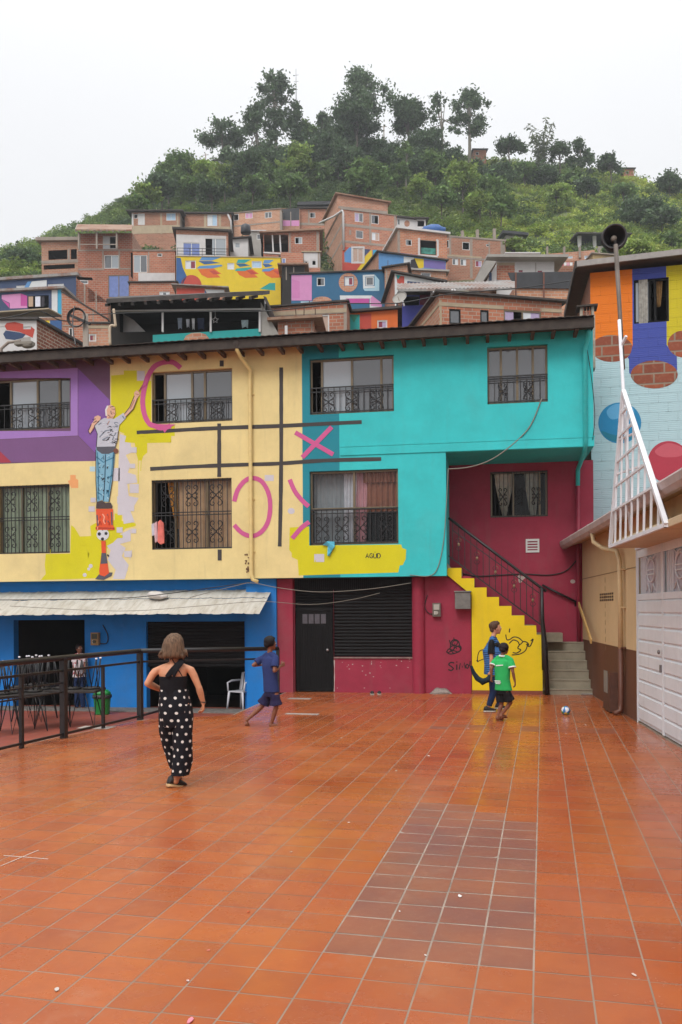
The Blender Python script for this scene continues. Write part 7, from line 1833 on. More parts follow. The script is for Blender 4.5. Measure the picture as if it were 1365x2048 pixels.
# top with crossed straps
BLK = cloth('black jersey', '#17161a'); b = MB()
torso(b, [ex(j(350, 1392), .150, .110), ex(wa, .143, .107), ex(j(348, 1366), .146, .112), ex(j(348, 1352), .155, .110), ex(j(348, 1349.5), .153, .106)])
def strap(pts, w): 
    for o_ in (-.33, 0, .33): b.tube([Vector(p_) + Vector((o_ * w, 0, -o_ * w * .4)) for p_ in pts], w * .3, None, 6)
strap([j(336, 1352, -.118), j(346, 1338, -.112), j(358, 1326, -.088), j(366, 1318, -.05), j(367, 1316, .02)], .045); strap([j(349, 1352, -.118), j(356, 1338, -.118), j(364, 1328, -.094), j(371, 1319, -.05)], .026)
strap([j(367, 1351, -.116), j(358, 1336, -.114), j(348, 1318, -.07), j(345, 1313, -.02)], .018)
remesh(b, 'top', BLK, P.root, .008, 2)
def dots_mat():
    t = NT('polka dot cloth'); uv = t.n('UVMap'); s_ = t.n('SeparateXYZ'); t.put(s_.inputs[0], uv.outputs[0])
    v = t.math('DIVIDE', s_.outputs[1], .078); row = t.math('FLOOR', v); u = t.math('ADD', t.math('DIVIDE', s_.outputs[0], .094), t.math('MULTIPLY', t.math('MODULO', row, 2.0), .5))
    wn_ = t.n('TexWhiteNoise'); wn_.noise_dimensions = '2D'; cv = t.n('CombineXYZ'); t.put(cv.inputs[0], t.math('FLOOR', u)); t.put(cv.inputs[1], row); t.put(wn_.inputs['Vector'], cv.outputs[0])
    sc_ = t.n('SeparateColor'); t.t.links.new(wn_.outputs['Color'], sc_.inputs[0])
    fu = t.math('SUBTRACT', t.math('FRACT', u), t.math('ADD', .42, t.math('MULTIPLY', sc_.outputs[0], .16))); fv = t.math('SUBTRACT', t.math('FRACT', v), t.math('ADD', .42, t.math('MULTIPLY', sc_.outputs[1], .16)))
    d2 = t.math('ADD', t.math('POWER', t.math('MULTIPLY', fu, .094), 2.0), t.math('POWER', t.math('MULTIPLY', fv, .078), 2.0)); dist = t.math('SQRT', d2)
    k = t.ramp(dist, .0135, .016, 1, 0); o = t.obj(); t.bump(t.noise(o, 7, 3), .7, .03)
    return t.set(t.mix(k, lin('#17171d'), lin('#d6d2cc')), .85, 0, .2)
def loft_uv(name, tubes, mat, parent, n=28):
    V, Fc, UV = [], [], []
    for rs in tubes:
        b0 = len(V); pr = [(2 * math.pi * math.sqrt((r_[1] ** 2 + r_[2] ** 2) / 2)) for r_ in rs]; pm_ = sum(pr) / len(pr)
        for c, rx, ry, a in rs:
            o_ = oval(c, rx, ry, a, None, n)
            for k in range(n):
                w_ = 1 + .05 * math.sin(k * 2 * math.pi / n * 5 + c[2] * 7) + .03 * math.sin(k * 2 * math.pi / n * 3 - c[2] * 15)
                p_ = Vector(c) + (o_[k] - Vector(c)) * w_; V.append(tuple(p_))
        for i in range(len(rs) - 1):
            for k in range(n):
                k2 = (k + 1) % n; Fc.append((b0 + i * n + k, b0 + i * n + k2, b0 + (i + 1) * n + k2, b0 + (i + 1) * n + k))
                z0, z1 = rs[i][0][2], rs[i + 1][0][2]
                UV += [(pm_ * k / n, z0), (pm_ * (k + 1) / n, z0), (pm_ * (k + 1) / n, z1), (pm_ * k / n, z1)]
    me = bpy.data.meshes.new(name); me.from_pydata(V, [], Fc); me.polygons.foreach_set('use_smooth', [True] * len(Fc))
    ul = me.uv_layers.new(name='UVMap'); ul.data.foreach_set('uv', [x for q in UV for x in q]); me.materials.append(mat)
    o = bpy.data.objects.new(name, me); COL.objects.link(o); o.parent = parent; return o

loft_uv('trousers', [
    [ex(j(349, 1376), .150, .108), ex(j(350, 1386), .156, .112), ex(j(351, 1400), .172, .128), ex(j(352, 1418), .180, .138), ex(j(353, 1436), .176, .13), ex(j(354, 1450), .15, .11)],
    [ex(j(368, 1405), .085, .10), ex(j(368, 1430, .0), .105, .125), ex(j(367, 1460, .0), .108, .12), ex(j(367, 1490, -.01), .104, .115), ex(j(366, 1520, -.02), .104, .115), ex(j(361, 1547, -.02), .096, .105)],
    [ex(j(336, 1405), .08, .10), ex(j(336, 1430, .03), .095, .12), ex(j(338, 1460, .08), .095, .11), ex(j(342, 1490, .15), .085, .10), ex(j(348, 1515, .18), .072, .09), ex(j(352, 1533, .18), .062, .08)]], dots_mat(), P.root)
HRB = hair_mat('brown bob hair', '#46362b', '#7a604b'); b = MB()
rs = []
for y_, x_, rx, ry, dy in ((1264, 351, .035, .05, .02), (1268, 351, .070, .08, .02), (1276, 350, .100, .106, .012), (1286, 349, .113, .113, .0), (1296, 348.5, .121, .112, -.005), (1304, 347.5, .137, .112, -.012), (1310, 347, .142, .106, -.016), (1313.5, 347, .132, .09, -.012)):
    c = j(x_, y_, dy); n = 36; ring = []
    for k in range(n):
        th = 2 * math.pi * k / n; w_ = 1 + .035 * math.sin(9 * th + y_ * .05) + .02 * math.sin(23 * th)
        x, y = rx * math.cos(th) * w_, ry * math.sin(th) * w_
        d_ = Vector((x, y, 0)); fr = d_.normalized().dot(face_w.normalized())
        if fr > .55 and y_ > 1278: d_ *= .62
        ring.append(c + d_ + Vector((0, 0, (.008 * math.sin(13 * th) if y_ > 1308 else 0))))
    rs.append(ring)
b.rings(rs, None, True); b.tube([j(330, 1300, -.04), j(324, 1306, -.03), j(321, 1311, -.02)], [.03, .022, .006], None, 8)
for x_, y0_, x2, y2 in ((328, 1300, 318, 1309), (372, 1298, 378, 1311), (335, 1306, 331, 1318), (345, 1308, 343, 1319), (357, 1308, 359, 1319), (366, 1306, 369, 1317)): b.tube([j(x_, y0_, -.07), j((x_ + x2) / 2, (y0_ + y2) / 2 - 1, -.08), j(x2, y2, -.07)], [.022, .016, .003], None, 6)
b.build('hair', HRB, P.root)
SHOE, SOLE = plain('black trainer', '#2a2524', .85, .7, .2, scale=20), plain('tan sole', '#cda777', .9, .7, .1)
def shoe(root, A, T, k=1.0, w=.046, m1=None, m2=None):
    A, T = Vector(A), Vector(T); d = (T - A); up = Vector((0, 0, 1)); L_ = d.length; d.normalize(); sd = d.cross(up).normalized(); up = sd.cross(d).normalized(); rings_u, rings_s = [], []
    for t, wx, h in ((-.02, .5, .35), (.05, .8, .9), (.18, .85, 1.15), (.36, .85, 1.0), (.55, .95, .72), (.75, 1.05, .55), (.92, .85, .42), (1.0, .5, .28)):
        c = A + d * L_ * t; ru, rl = [], []
        for q in range(14):
            th = 2 * math.pi * q / 14; ru.append(c + sd * math.cos(th) * w * wx * k + up * (.03 + (.5 + .5 * math.sin(th)) * .085 * h) * k)
            rl.append(c + sd * math.cos(th) * w * 1.06 * wx * k + up * (.0 + (.5 + .5 * math.sin(th)) * .038) * k)
        rings_u.append(ru); rings_s.append(rl)
    m = MB(); m.rings(rings_u); o = m.build('shoe', m1 or SHOE, root); m = MB(); m.rings(rings_s); m.build('shoe_sole', m2 or SOLE, o)
shoe(P.root, j(335, 1572, -.04), j(370, 1576, .12), 1.15); shoe(P.root, j(354, 1550, .24), j(357, 1557, .50), .95)
b = MB(); b.tube([P.J(407.5, 1402, .05) + Vector((.031 * math.cos(R(30 * k)), .031 * math.sin(R(30 * k)), .004 * math.sin(k))) for k in range(13)], .006, None, 6); b.build('bracelet', IRON, P.root)

# ---- generic clothed figure
def figure(P, skin, k, face, ang, Jd, hair, hands, feet=None):
    j = P.J; b = MB(); v = {n: j(*q) for n, q in Jd.items()}
    pe, wa, ch, sh = v['pelvis'], v['waist'], v['chest'], (v['shL'] + v['shR']) / 2
    sw = (v['shL'] - v['shR']).length / 2
    torso(b, [(pe - Vz(.05 * k), .13 * k, .095 * k, ang), (pe, .14 * k, .10 * k, ang), (wa, .12 * k, .085 * k, ang), (ch, .145 * k, .10 * k, ang), (sh - Vz(.03 * k), sw * .95, .085 * k, ang), (sh + Vz(.025 * k), sw * .5, .055 * k, ang)])
    limb(b, [sh, v['neck'], lerp(v['neck'], v['head'], .55)], [.055 * k, .048 * k, .046 * k]); qf = head(b, v['head'], k, face)
    for s_ in 'LR': limb(b, [v['neck'] - Vz(.02), lerp(v['neck'], v['sh' + s_], .55) - Vz(.012), v['sh' + s_] - Vz(.02)], [.036 * k, .032 * k, .03 * k])
    for s_ in 'LR':
        a, e, w_ = v['sh' + s_] - Vz(.022 * k), v['el' + s_], v['wr' + s_]
        limb(b, [a, *seg(a, e, .4, .8), e], [.050 * k, .044 * k, .037 * k, .034 * k]); limb(b, [e, *seg(e, w_, .3, .75), w_], [.034 * k, .035 * k, .027 * k, .023 * k])
        hd = hands.get(s_); hand(b, w_, *hd[:2], k * .95, hd[2], hd[3])
        h, kn, an, to = v['hip' + s_], v['kn' + s_], v['an' + s_], v['to' + s_]
        limb(b, [h, *seg(h, kn, .5), kn], [.075 * k, .06 * k, .046 * k]); limb(b, [kn, *seg(kn, an, .3, .7), an], [.046 * k, .049 * k, .036 * k, .029 * k])
        if feet: foot(b, an, to, k)
    remesh(b, 'body', skin, P.root, .0085, 2); eyes(P.root, qf, k)
    return v, qf
def shirt(P, v, ang, k, mat, hem, sleeve=.55, extra=.018, name='shirt', sl=True, hemw=.15):
    b = MB(); pe, wa, ch, sh = v['pelvis'], v['waist'], v['chest'], (v['shL'] + v['shR']) / 2; sw = (v['shL'] - v['shR']).length / 2; e = extra
    bot = lerp(wa, pe, hem)
    torso(b, [(bot, hemw * k + e, .105 * k + e, ang), (lerp(bot, wa, .5), .145 * k + e, .10 * k + e, ang), (wa, .135 * k + e, .092 * k + e, ang), (ch, .150 * k + e, .103 * k + e, ang), (sh - Vz(.025 * k), (sw + e * .7) if sl else sw * .80, .088 * k + min(e, .04) * .7, ang), (sh + Vz(.03 * k), sw * .55 + e * .3, .06 * k + e * .3, ang), (v['neck'] - Vz(.012 * k), .056 * k, .052 * k, ang)])
    t_ = 1.0 if sl else .62
    for s_ in 'LR': limb(b, [v['neck'] - Vz(.028 * k), lerp(v['neck'], v['sh' + s_], .55 * t_) - Vz(.004), lerp(v['neck'], v['sh' + s_], t_) - Vz(.014)], [.045 * k + min(e, .03) * .3, .043 * k + min(e, .03) * .6, .042 * k + min(e, .03) * .6])
    if sl:
        for s_ in 'LR':
            a, el = v['sh' + s_], v['el' + s_]; q = seg(a, el, 0, sleeve * .5, sleeve); a = a - Vz(.018 * k); b.tube([a] + q[1:], [.050 * k + e * .35, .057 * k + e * .4, .064 * k + e * .5], None, 12); b.ball(a, .050 * k + e * .3, None, None, None, 12, 8)
    return remesh(b, name, mat, P.root, .010, 2)
def shorts(P, v, ang, k, mat, t=.8, flare=.105, name='shorts', upto=.25):
    b = MB(); pe, wa = v['pelvis'], v['waist']; torso(b, [(lerp(pe, wa, upto), .145 * k, .108 * k, ang), (pe, .155 * k, .118 * k, ang), (pe - Vz(.08 * k), .145 * k, .11 * k, ang)])
    for s_ in 'LR':
        h, kn = v['hip' + s_], v['kn' + s_]; q = seg(h, kn, 0, t * .5, t); b.tube(q, [.085 * k, .092 * k, flare * k], None, 14)
    return remesh(b, name, mat, P.root, .010, 2)

# ---- boy in blue, running
P = Person('barefoot boy running to the right in plain navy blue shirt and dark shorts', 543, 1453)
ang = R(40) - math.pi / 2 + math.pi; fdir = (math.cos(R(28)), math.sin(R(28)), 0)
SKB = skin_mat('skin deep', '#7d4e38')
v, qf = figure(P, SKB, .90, fdir, R(-50), dict(head=(543, 1286, .0), neck=(541, 1304), chest=(541, 1330), waist=(542, 1358), pelvis=(544, 1384), shL=(529, 1313, .11), shR=(553, 1313, -.11), elL=(508, 1329, .06), wrL=(522, 1329, .22), elR=(550, 1341, -.20), wrR=(563, 1331, -.04),
    hipL=(537, 1388, .07), hipR=(551, 1388, -.06), knL=(525, 1411, .10), knR=(553, 1414, -.04), anL=(494, 1439, .06), anR=(543, 1447, .0), toL=(497, 1452, .10), toR=(556, 1452, .03)), None,
    {'L': ((.7, .6, .1), (0, 0, -1), 1.2, 1), 'R': ((.7, .4, .4), (-.3, .6, 0), 1.2, 1)}, True)
NAVB = cloth('navy jersey', '#2c3763'); shirt(P, v, R(-50), .90, NAVB, .95, .72, .022); shorts(P, v, R(-50), .9, cloth('dark navy shorts', '#262342'), .80, .125)
b = MB(); C = v['head'] + Vector((-.012, -.006, .035)); b.ball(C, .104, .112, .095, None, 20, 12); 
for i_ in range(len(b.v)):
    p_ = Vector(b.v[i_]); dd = p_ - C; fr = dd.normalized().dot(Vector(fdir)); low = dd.z < -.015
    if fr > .45 and dd.z < .03: dd *= .78
    b.v[i_] = tuple(C + dd * (1 + .04 * noise.noise(p_ * 40)))
b.ball(C + Vector((-.04, -.015, -.045)), .062, .082, .06, None, 14, 8); b.build('hair', hair_mat('black curly hair', '#141113', '#241d1c'), P.root)

# ---- man in quilted vest
P = Person('man in blue quilted vest, black T-shirt and dark jeans by the yellow stair wall', 981, 1424)
fdir = (math.cos(R(8)), math.sin(R(8)), 0); SKM = skin_mat('skin light', '#c48f74'); an_m = R(-66)
v, qf = figure(P, SKM, 1.0, fdir, an_m, dict(head=(993, 1258), neck=(988, 1276), chest=(987, 1304), waist=(989, 1330), pelvis=(990, 1350), shL=(993, 1288, .17), shR=(984, 1287, -.16), elL=(1000, 1318, .22), wrL=(1010, 1336, .2), elR=(984, 1321, -.20), wrR=(983, 1345, -.17),
    hipL=(991, 1354, .08), hipR=(988, 1354, -.08), knL=(998, 1386, .08), knR=(987, 1388, -.06), anL=(1000, 1414, .06), anR=(978, 1415, -.06), toL=(1010, 1420, .08), toR=(989, 1422, -.05)), None,
    {'L': ((.5, .2, -.8), (0, -1, 0), .9, 1), 'R': ((-.05, .05, -1), (.3, .9, 0), 1.1, -1)})
shirt(P, v, an_m, 1.0, cloth('black T-shirt', '#1a1a1c'), .6, .68, .012, 'shirt')
def vest_mat():
    t = NT('quilted vest'); o = t.obj(); s_ = t.n('SeparateXYZ'); t.put(s_.inputs[0], o); w_ = t.math('SINE', t.math('MULTIPLY', s_.outputs[2], 92.0))
    t.bump(t.math('ABSOLUTE', w_), .9, .03); return t.set(t.mix(t.ramp(t.noise(o, 5, 3), .3, .7), lin('#2f5f9a'), lin('#3c74b2')), .45, 0, .4)
shirt(P, v, an_m, 1.0, vest_mat(), 1.05, 0, .072, 'vest', False, .165)
b = MB(); DEN = cloth('dark denim', '#1f2e4e'); torso(b, [(lerp(v['pelvis'], v['waist'], .3), .15, .115, an_m), (v['pelvis'], .158, .122, an_m), (v['pelvis'] - Vz(.09), .145, .115, an_m)])
for s_ in 'LR': q = seg(v['hip' + s_], v['kn' + s_], 0, .5, 1) + seg(v['kn' + s_], v['an' + s_], .5, .96); b.tube(q, [.09, .08, .066, .06, .052], None, 14)
remesh(b, 'trousers', DEN, P.root, .010, 2)
WSOLE = plain('pale sole', '#bdb6ac', .85)
shoe(P.root, v['anR'] + Vector((-.09, 0, 0)) - Vz(v['anR'].z), (v['toR'].x + .03, v['toR'].y, .0), 1.0, .046, SHOE, WSOLE); shoe(P.root, v['anL'] + Vector((-.08, 0, -.06)), (v['toL'].x + .02, v['toL'].y, .03), 1.0, .046, SHOE, WSOLE)
b = MB(); C = v['head'] + Vector((-.018, 0, .035)); b.ball(C, .110, .098, .094, None, 20, 12)
for i_ in range(len(b.v)):
    p_ = Vector(b.v[i_]); dd = p_ - C
    if dd.x > .04 and dd.z < .04: dd *= .74
    b.v[i_] = tuple(C + dd * (1 + .10 * noise.noise(p_ * 32)))
b.ball(C + Vector((-.045, 0, -.06)), .05, .07, .06, None, 12, 8); b.tube([C + Vector((.03, -.02, .07)), C + Vector((.085, -.02, .055))], [.035, .012], None, 8); b.build('hair', hair_mat('brown short hair', '#3d2a20', '#5e4536'), P.root)
# dark jacket swinging from his hand
jj = P.J; b = MB(); pts = [jj(983, 1352, -.17), jj(976, 1362, -.2), jj(966, 1365, -.21), jj(956, 1359, -.2), jj(948, 1347, -.19), jj(943, 1333, -.18)]
b.tube(pts, [.03, .055, .06, .052, .04, .026], None, 10); b.tube([pts[1] + Vector((0, .03, -.02)), pts[2] + Vector((.01, .04, -.03)), pts[3] + Vector((0, .05, -.01))], [.03, .05, .02], None, 8)
o = remesh(b, 'dark_jacket', cloth('dark teal jacket', '#1d2a33'), None, .012, 2); o.location = P.root.location; o.rotation_euler = P.root.rotation_euler; tag(o, 'dark rolled jacket swinging from the hand of the man in the vest', 'jacket')

# ---- boy in green shirt
P = Person('barefoot boy from behind in green football shirt with white collar and cuffs', 1006, 1443)
fdir = (math.cos(R(40)), math.sin(R(40)), 0); ag = R(-38)
v, qf = figure(P, SKB, .80, fdir, ag, dict(head=(1010, 1300, .02), neck=(1007, 1313), chest=(1006, 1334), waist=(1006, 1360), pelvis=(1008, 1383), shL=(993, 1321, .09), shR=(1023, 1321, -.08), elL=(984, 1340, .04), wrL=(984, 1356, .05), elR=(1027, 1347, -.14), wrR=(1031, 1366, -.12),
    hipL=(1002, 1386, .05), hipR=(1014, 1386, -.05), knL=(1004, 1410, .06), knR=(1022, 1407, -.02), anL=(996, 1434, .04), anR=(1004, 1431, .02), toL=(1006, 1441, .10), toR=(1013, 1437, .12)), None,
    {'L': ((-.1, .1, -1), (.8, .3, 0), .8, -1), 'R': ((.1, .1, -1), (-.8, .3, 0), .7, 1)}, True)
GRN = cloth('green football shirt', '#2fa65a'); so = shirt(P, v, ag, .80, GRN, .98, .62, .024, 'shirt', True, .165)
b = MB(); WHC = cloth('white trim', '#d9dcd8')
for s_ in 'LR':
    a, el = v['sh' + s_], v['el' + s_]; q = seg(a, el, .56, .66); b.tube(q, [.066, .068], None, 12)
    b.build('cuff', WHC, so); b = MB()
b.tube([v['neck'] + Vz(-.006) + Vector((.056 * math.cos(R(30 * k)), .052 * math.sin(R(30 * k)), .006 * math.sin(R(30 * k)))) for k in range(13)], .015, None, 8); b.build('collar', WHC, so)
sd = Vector((math.cos(ag), math.sin(ag), 0)); bk = Vector((-math.cos(R(40)) * -0 + math.sin(ag), -math.cos(ag), 0))
def back_mark(m, du, w_, z0, z1, mat, dep):
    q = []
    for u_, z_ in ((du - w_ / 2, z0), (du + w_ / 2, z0), (du + w_ / 2, z1), (du - w_ / 2, z1)):
        c = lerp(v['waist'], v['chest'], (z_ - v['waist'].z) / (v['chest'].z - v['waist'].z)); c = Vector((c.x, c.y, z_)); q.append(c + sd * u_ + bk * dep * math.sqrt(max(.05, 1 - (u_ / .17) ** 2)))
    m.prism(q, -bk * .012, mat)
m = MB(); zc = v['chest'].z; zw = v['waist'].z
for k in range(6): back_mark(m, -.055 + .022 * k, .017, zc - .0 + .002 * k, zc + .018 + .002 * k, WHC, .118)
for k in range(3): back_mark(m, -.04 + .006 * k, .115 - .025 * (k == 2), zw - .035 - .022 * k, zw - .022 - .022 * k, WHC, .118)
m.build('shirt_print', None, so)
sh_ = shorts(P, v, ag, .80, cloth('black shorts', '#1b191d'), .82, .112)
b = MB(); C = v['head'] + Vector((-.012, -.012, .028)); b.ball(C, .086, .092, .082, None, 18, 12); b.ball(C + Vector((-.02, -.03, -.04)), .062, .062, .05, None, 12, 8); b.build('hair', hair_mat('black cropped hair', '#161214', '#2a2224'), P.root)

# ---- person in the shop doorway
P = Person('person in white and red patterned shirt standing in the blue shop doorway', 160, 1417, z=PATIO)
v, qf = figure(P, SKB, .95, (.5, -.8, 0), R(20), dict(head=(160, 1293), neck=(160, 1303), chest=(160, 1322), waist=(160, 1340), pelvis=(160, 1352), shL=(170, 1309), shR=(150, 1309), elL=(172, 1328, -.05), wrL=(168, 1342, -.15), elR=(149, 1328, -.05), wrR=(152, 1342, -.15),
    hipL=(165, 1354), hipR=(155, 1354), knL=(166, 1384), knR=(155, 1384), anL=(166, 1412), anR=(154, 1412), toL=(168, 1416, -.15), toR=(152, 1416, -.15)), None, {'L': ((-.3, -.5, -.6), (-1, 0, 0), .8, 1), 'R': ((.3, -.5, -.6), (1, 0, 0), .8, -1)}, True)
def patt():
    t = NT('white red print'); o = t.obj(); return t.set(t.mix(t.ramp(t.noise(o, 16, 2), .52, .58), lin('#d2ccd0'), lin('#a34a52')), .9)
shirt(P, v, R(20), .95, patt(), .9, .6, .02); b = MB(); torso(b, [(lerp(v['pelvis'], v['waist'], .3), .145, .11, 0), (v['pelvis'], .15, .115, 0), (v['pelvis'] - Vz(.09), .14, .11, 0)])
for s_ in 'LR': q = seg(v['hip' + s_], v['kn' + s_], 0, .5, 1) + seg(v['kn' + s_], v['an' + s_], .5, .96); b.tube(q, [.085, .078, .064, .058, .05], None, 12)
remesh(b, 'trousers', DEN, P.root, .012, 2); b = MB(); b.ball(v['head'] + Vector((-.01, .015, .03)), .088, .098, .09, None, 16, 10); b.build('hair', hair_mat('black hair', '#161214', '#2a2224'), P.root)

# ================================================================== things on the plaza and the patio
# railing along the plaza edge
p0 = on_ground(-60, 1512); p1 = on_ground(128, 1477); p2 = on_ground(281, 1440)
RL = thing('railing', 'black tubular steel railing along the left edge of the tiled plaza', 'railing', p2)
L0 = p2 * 0; dirr = (p1 - p2).normalized()
pa = p2 + dirr * 9.0 - p2; hR = 1.21
m = MB(); m.tube([pa + Vz(hR), Vz(hR)], .042, None, 10); m.build('top_rail', IRON, RL)
m = MB(); m.bar(pa + Vz(hR - .19), Vz(hR - .19), .035); m.build('middle_rail', IRON, RL)
m = MB(); m.bar(pa + Vz(.07), Vz(.07), .035); m.build('bottom_rail', IRON, RL)
t_a = (on_ground(132, 1477) - p2).dot(dirr)
for z_ in (.70, .84): m = MB(); m.bar(dirr * t_a + Vz(z_), dirr * (t_a + 5) + Vz(z_), .022); m.build('thin_rail', IRON, RL)
for px, py, w_, top in ((281, 1440, .085, 1.2), (210, 1458, .045, 1.02), (130, 1477, .085, 1.2), (36, 1497, .05, 1.02), (-60, 1518, .085, 1.2)):
    q = on_ground(px, py); t = (q - p2).dot(dirr); m = MB(); c = dirr * t; m.bar(c + Vz(-.02), c + Vz(top), w_, w_, None, dirr); m.build('post', IRON, RL)
e1 = at_depth(556, 1297, 17.0) - p2
m = MB(); m.tube([Vz(hR), Vector((e1.x, e1.y, e1.z))], .042, None, 10); m.build('top_rail', IRON, RL)
m = MB(); m.bar(Vz(hR - .19), Vector((e1.x, e1.y, e1.z - .20)), .035); m.build('middle_rail', IRON, RL)
e2 = on_ground(322, 1426) - p2; m = MB(); m.bar(Vz(.07), e2 + Vz(.05), .035); m.build('bottom_rail', IRON, RL)
m = MB(); m.bar(Vector((e1.x, e1.y, -.02)), e1, .06); m.build('post', IRON, RL)
# tall tables with stools turned upside down on them
TW = plain('dark table wood', '#2c2623', .8, .6, .2); CAP = plain('white leg cap', '#e4e4e8', .9, .5)
def stool(label, loc, rz):
    t = thing('bar_stool', label, 'stool', loc, rz, 'upturned stools on the patio tables'); m = MB(); m.lathe([(0, 0), (.17, 0), (.18, .02), (.18, .04), (0, .045)], (0, 0, 0), 16); m.build('seat', TW, t)
    for k in range(4):
        a = R(45 + 90 * k); m = MB(); d = Vector((math.cos(a), math.sin(a), 0)); tip = d * .21 + Vz(.62)
        for e in (-1, 1): s_ = Vector((-d.y, d.x, 0)) * .07 * e; m.tube([d * .12 + s_ + Vz(.04), tip], .011, None, 5)
        l_ = m.build('leg', IRON, t); m = MB(); m.ball(tip, .028, None, .02, None, 8, 6); m.build('leg_cap', CAP, l_)
    return t
def table(label, loc, rz):
    t = thing('bar_table', label, 'table', loc, rz, 'dark tables on the patio'); m = MB(); m.box(-.38, .38, -.38, .38, .70, .75); m.build('table_top', TW, t, .006)
    for sx in (-1, 1):
        for sy in (-1, 1):
            m = MB(); tip = Vector((sx * .34, sy * .34, 0)); m.tube([Vector((sx * .34, sy * .16, .7)), tip, Vector((sx * .16, sy * .34, .7))], .012, None, 5); m.build('leg', IRON, t)
    return t
spots = [(165, 1452, 'beside the shop doorway'), (105, 1452, 'in the middle of the group'), (48, 1462, 'left of the middle'), (-12, 1470, 'at the left picture edge'), (70, 1440, 'farther back near the wall')]
stl = ['with its white-capped legs up by the doorway', 'white caps up on the middle table', 'white caps up left of the middle', 'white caps up at the left edge', 'white caps up farther back near the wall']
for k, (px, py, w_) in enumerate(spots):
    q = on_ground(px, py, PATIO); table('dark hairpin-legged table ' + w_ + ' of the patio', q, YAW + .35 * k)
    for i in range(2):
        a = YAW + .35 * k + math.pi * i; o_ = Vector((math.cos(a), math.sin(a), 0)) * .19
        stool(('front' if (math.sin(a - YAW) < 0) else 'rear') + ' upturned black stool ' + stl[k], q + o_ + Vz(.752), a)
# green waste bin
q = on_ground(207, 1428, PATIO); BN = thing('waste_bin', 'green plastic bin with a dark lid band against the blue wall', 'bin', q + Vector((0, -.05, 0)), YAW)
GBN = plain('green plastic', '#1f8a3f', .85, .45, .06); m = MB()
m.rings([oval((0, 0, z), r_, r_ * .85, 0, None, 24, .7) for z, r_ in ((0, .15), (.02, .155), (.36, .185), (.37, .19))]); m.build('bin_body', GBN, BN)
m = MB(); m.rings([oval((0, 0, z), r_, r_ * .85, 0, None, 24, .7) for z, r_ in ((.37, .205), (.39, .21), (.44, .208), (.445, .2))]); m.build('lid_band', plain('dark bin band', '#2c2a28', .8, .5), BN)
m = MB(); m.rings([oval((0, 0, z), r_, r_ * .85, 0, None, 24, .7) for z, r_ in ((.445, .195), (.50, .18), (.55, .13), (.565, .06))]); m.build('lid', GBN, BN)
# white plastic chair in the half-open shop
q = on_ground(476, 1421, PATIO) + Vector((0, .35, 0)); CH = thing('plastic_chair', 'white plastic armchair in the half-open shop', 'chair', q, YAW + R(-35))
WP = plain('white chair plastic', '#d8d8de', .88, .4, .03)
m = MB(); m.box(-.23, .23, -.22, .22, .40, .43); m.build('seat', WP, CH, .01)
m = MB()
for k in range(7): x = -.20 + .4 * k / 6; m.bar((x, .22, .43), (x * 1.05, .31, .84), .035, .015)
m.tube([(-.24, .21, .43), (-.25, .31, .82), (0, .34, .88), (.25, .31, .82), (.24, .21, .43)], .022, None, 8); m.build('backrest', WP, CH)
for s in (-1, 1):
    m = MB(); m.tube([(s * .25, -.20, .42), (s * .27, -.20, .62), (s * .27, -.05, .66), (s * .26, .27, .66)], [.02, .022, .024, .02], None, 8); m.build('armrest', WP, CH)
    for y in (-.21, .21): m = MB(); m.tube([(s * .21, y, .41), (s * .25, y * 1.15, .0)], [.03, .022], None, 8); m.build('leg', WP, CH)
# things stored inside the shop
q = on_ground(300, 1418, PATIO) + Vector((0, .8, 0)); SF = thing('metal_shelf', 'grey metal shelf with a small tan box inside the half-open shop', 'shelf', q, 0)
m = MB()
for x in (-.05, .45):
    for y in (0, .35): m.bar((x, y, 0), (x, y, 1.5), .035)
m.build('upright', plain('grey shelf steel', '#8a8a90', .8, .5), SF)
for z in (.25, .7, 1.1): m = MB(); m.box(-.07, .47, -.02, .37, z, z + .03); m.build('shelf_board', plain('pale shelf board', '#a7a9b0', .8, .5), SF)
m = MB(); m.box(-.11, .11, -.08, .08, 0, .17); o = m.build('cardboard_box', plain('tan cardboard', '#b07a48', .85, .8), None, .004); o.location = q + Vector((.2, .15, 1.131)); tag(o, 'small tan cardboard box on the metal shelf inside the shop', 'box')
# grey plate and drain slab on the tiles, litter
for px, py, w_, h_, lb in ((600, 1398, .5, .22, 'flat pale drain cover on the tiles before the black door'), (605, 1429, .62, .16, 'long grey drain slab set in the tiles behind the running boy'), (193, 1456, .55, .28, 'grey drain plate on the tiles by the railing foot')):
    q = on_ground(px, py); m = MB(); m.box(-w_ / 2, w_ / 2, -h_ / 2, h_ / 2, .006, .012); o = m.build('drain_cover', plain('pale drain concrete', '#a59a92', .85, .8, .2)); o.location = q; o.rotation_euler = (0, 0, R(-4)); tag(o, lb, 'drain cover')
def scrap(px, py, sz, col, seed, label, name='paper_scrap', cat='litter', z=.009):
    q = on_ground(px, py); rg = random.Random(seed); m = MB(); n = 7; top = []
    for k in range(n): a = 2 * math.pi * k / n; r_ = sz * rg.uniform(.5, 1.0); top.append((r_ * math.cos(a) * 1.3, r_ * math.sin(a) * .7, rg.uniform(.001, .006)))
    m.face(top, None); m.face([(x, y, 0) for x, y, z_ in reversed(top)], None)
    for k in range(n): k2 = (k + 1) % n; m.face([top[k2], top[k], (top[k][0], top[k][1], 0), (top[k2][0], top[k2][1], 0)])
    o = m.build(name, plain('scrap ' + col, col, .9, .8)); o.location = q + Vz(z); o.rotation_euler = (0, 0, rg.uniform(0, 3)); tag(o, label, cat, 'litter scattered on the tiles')
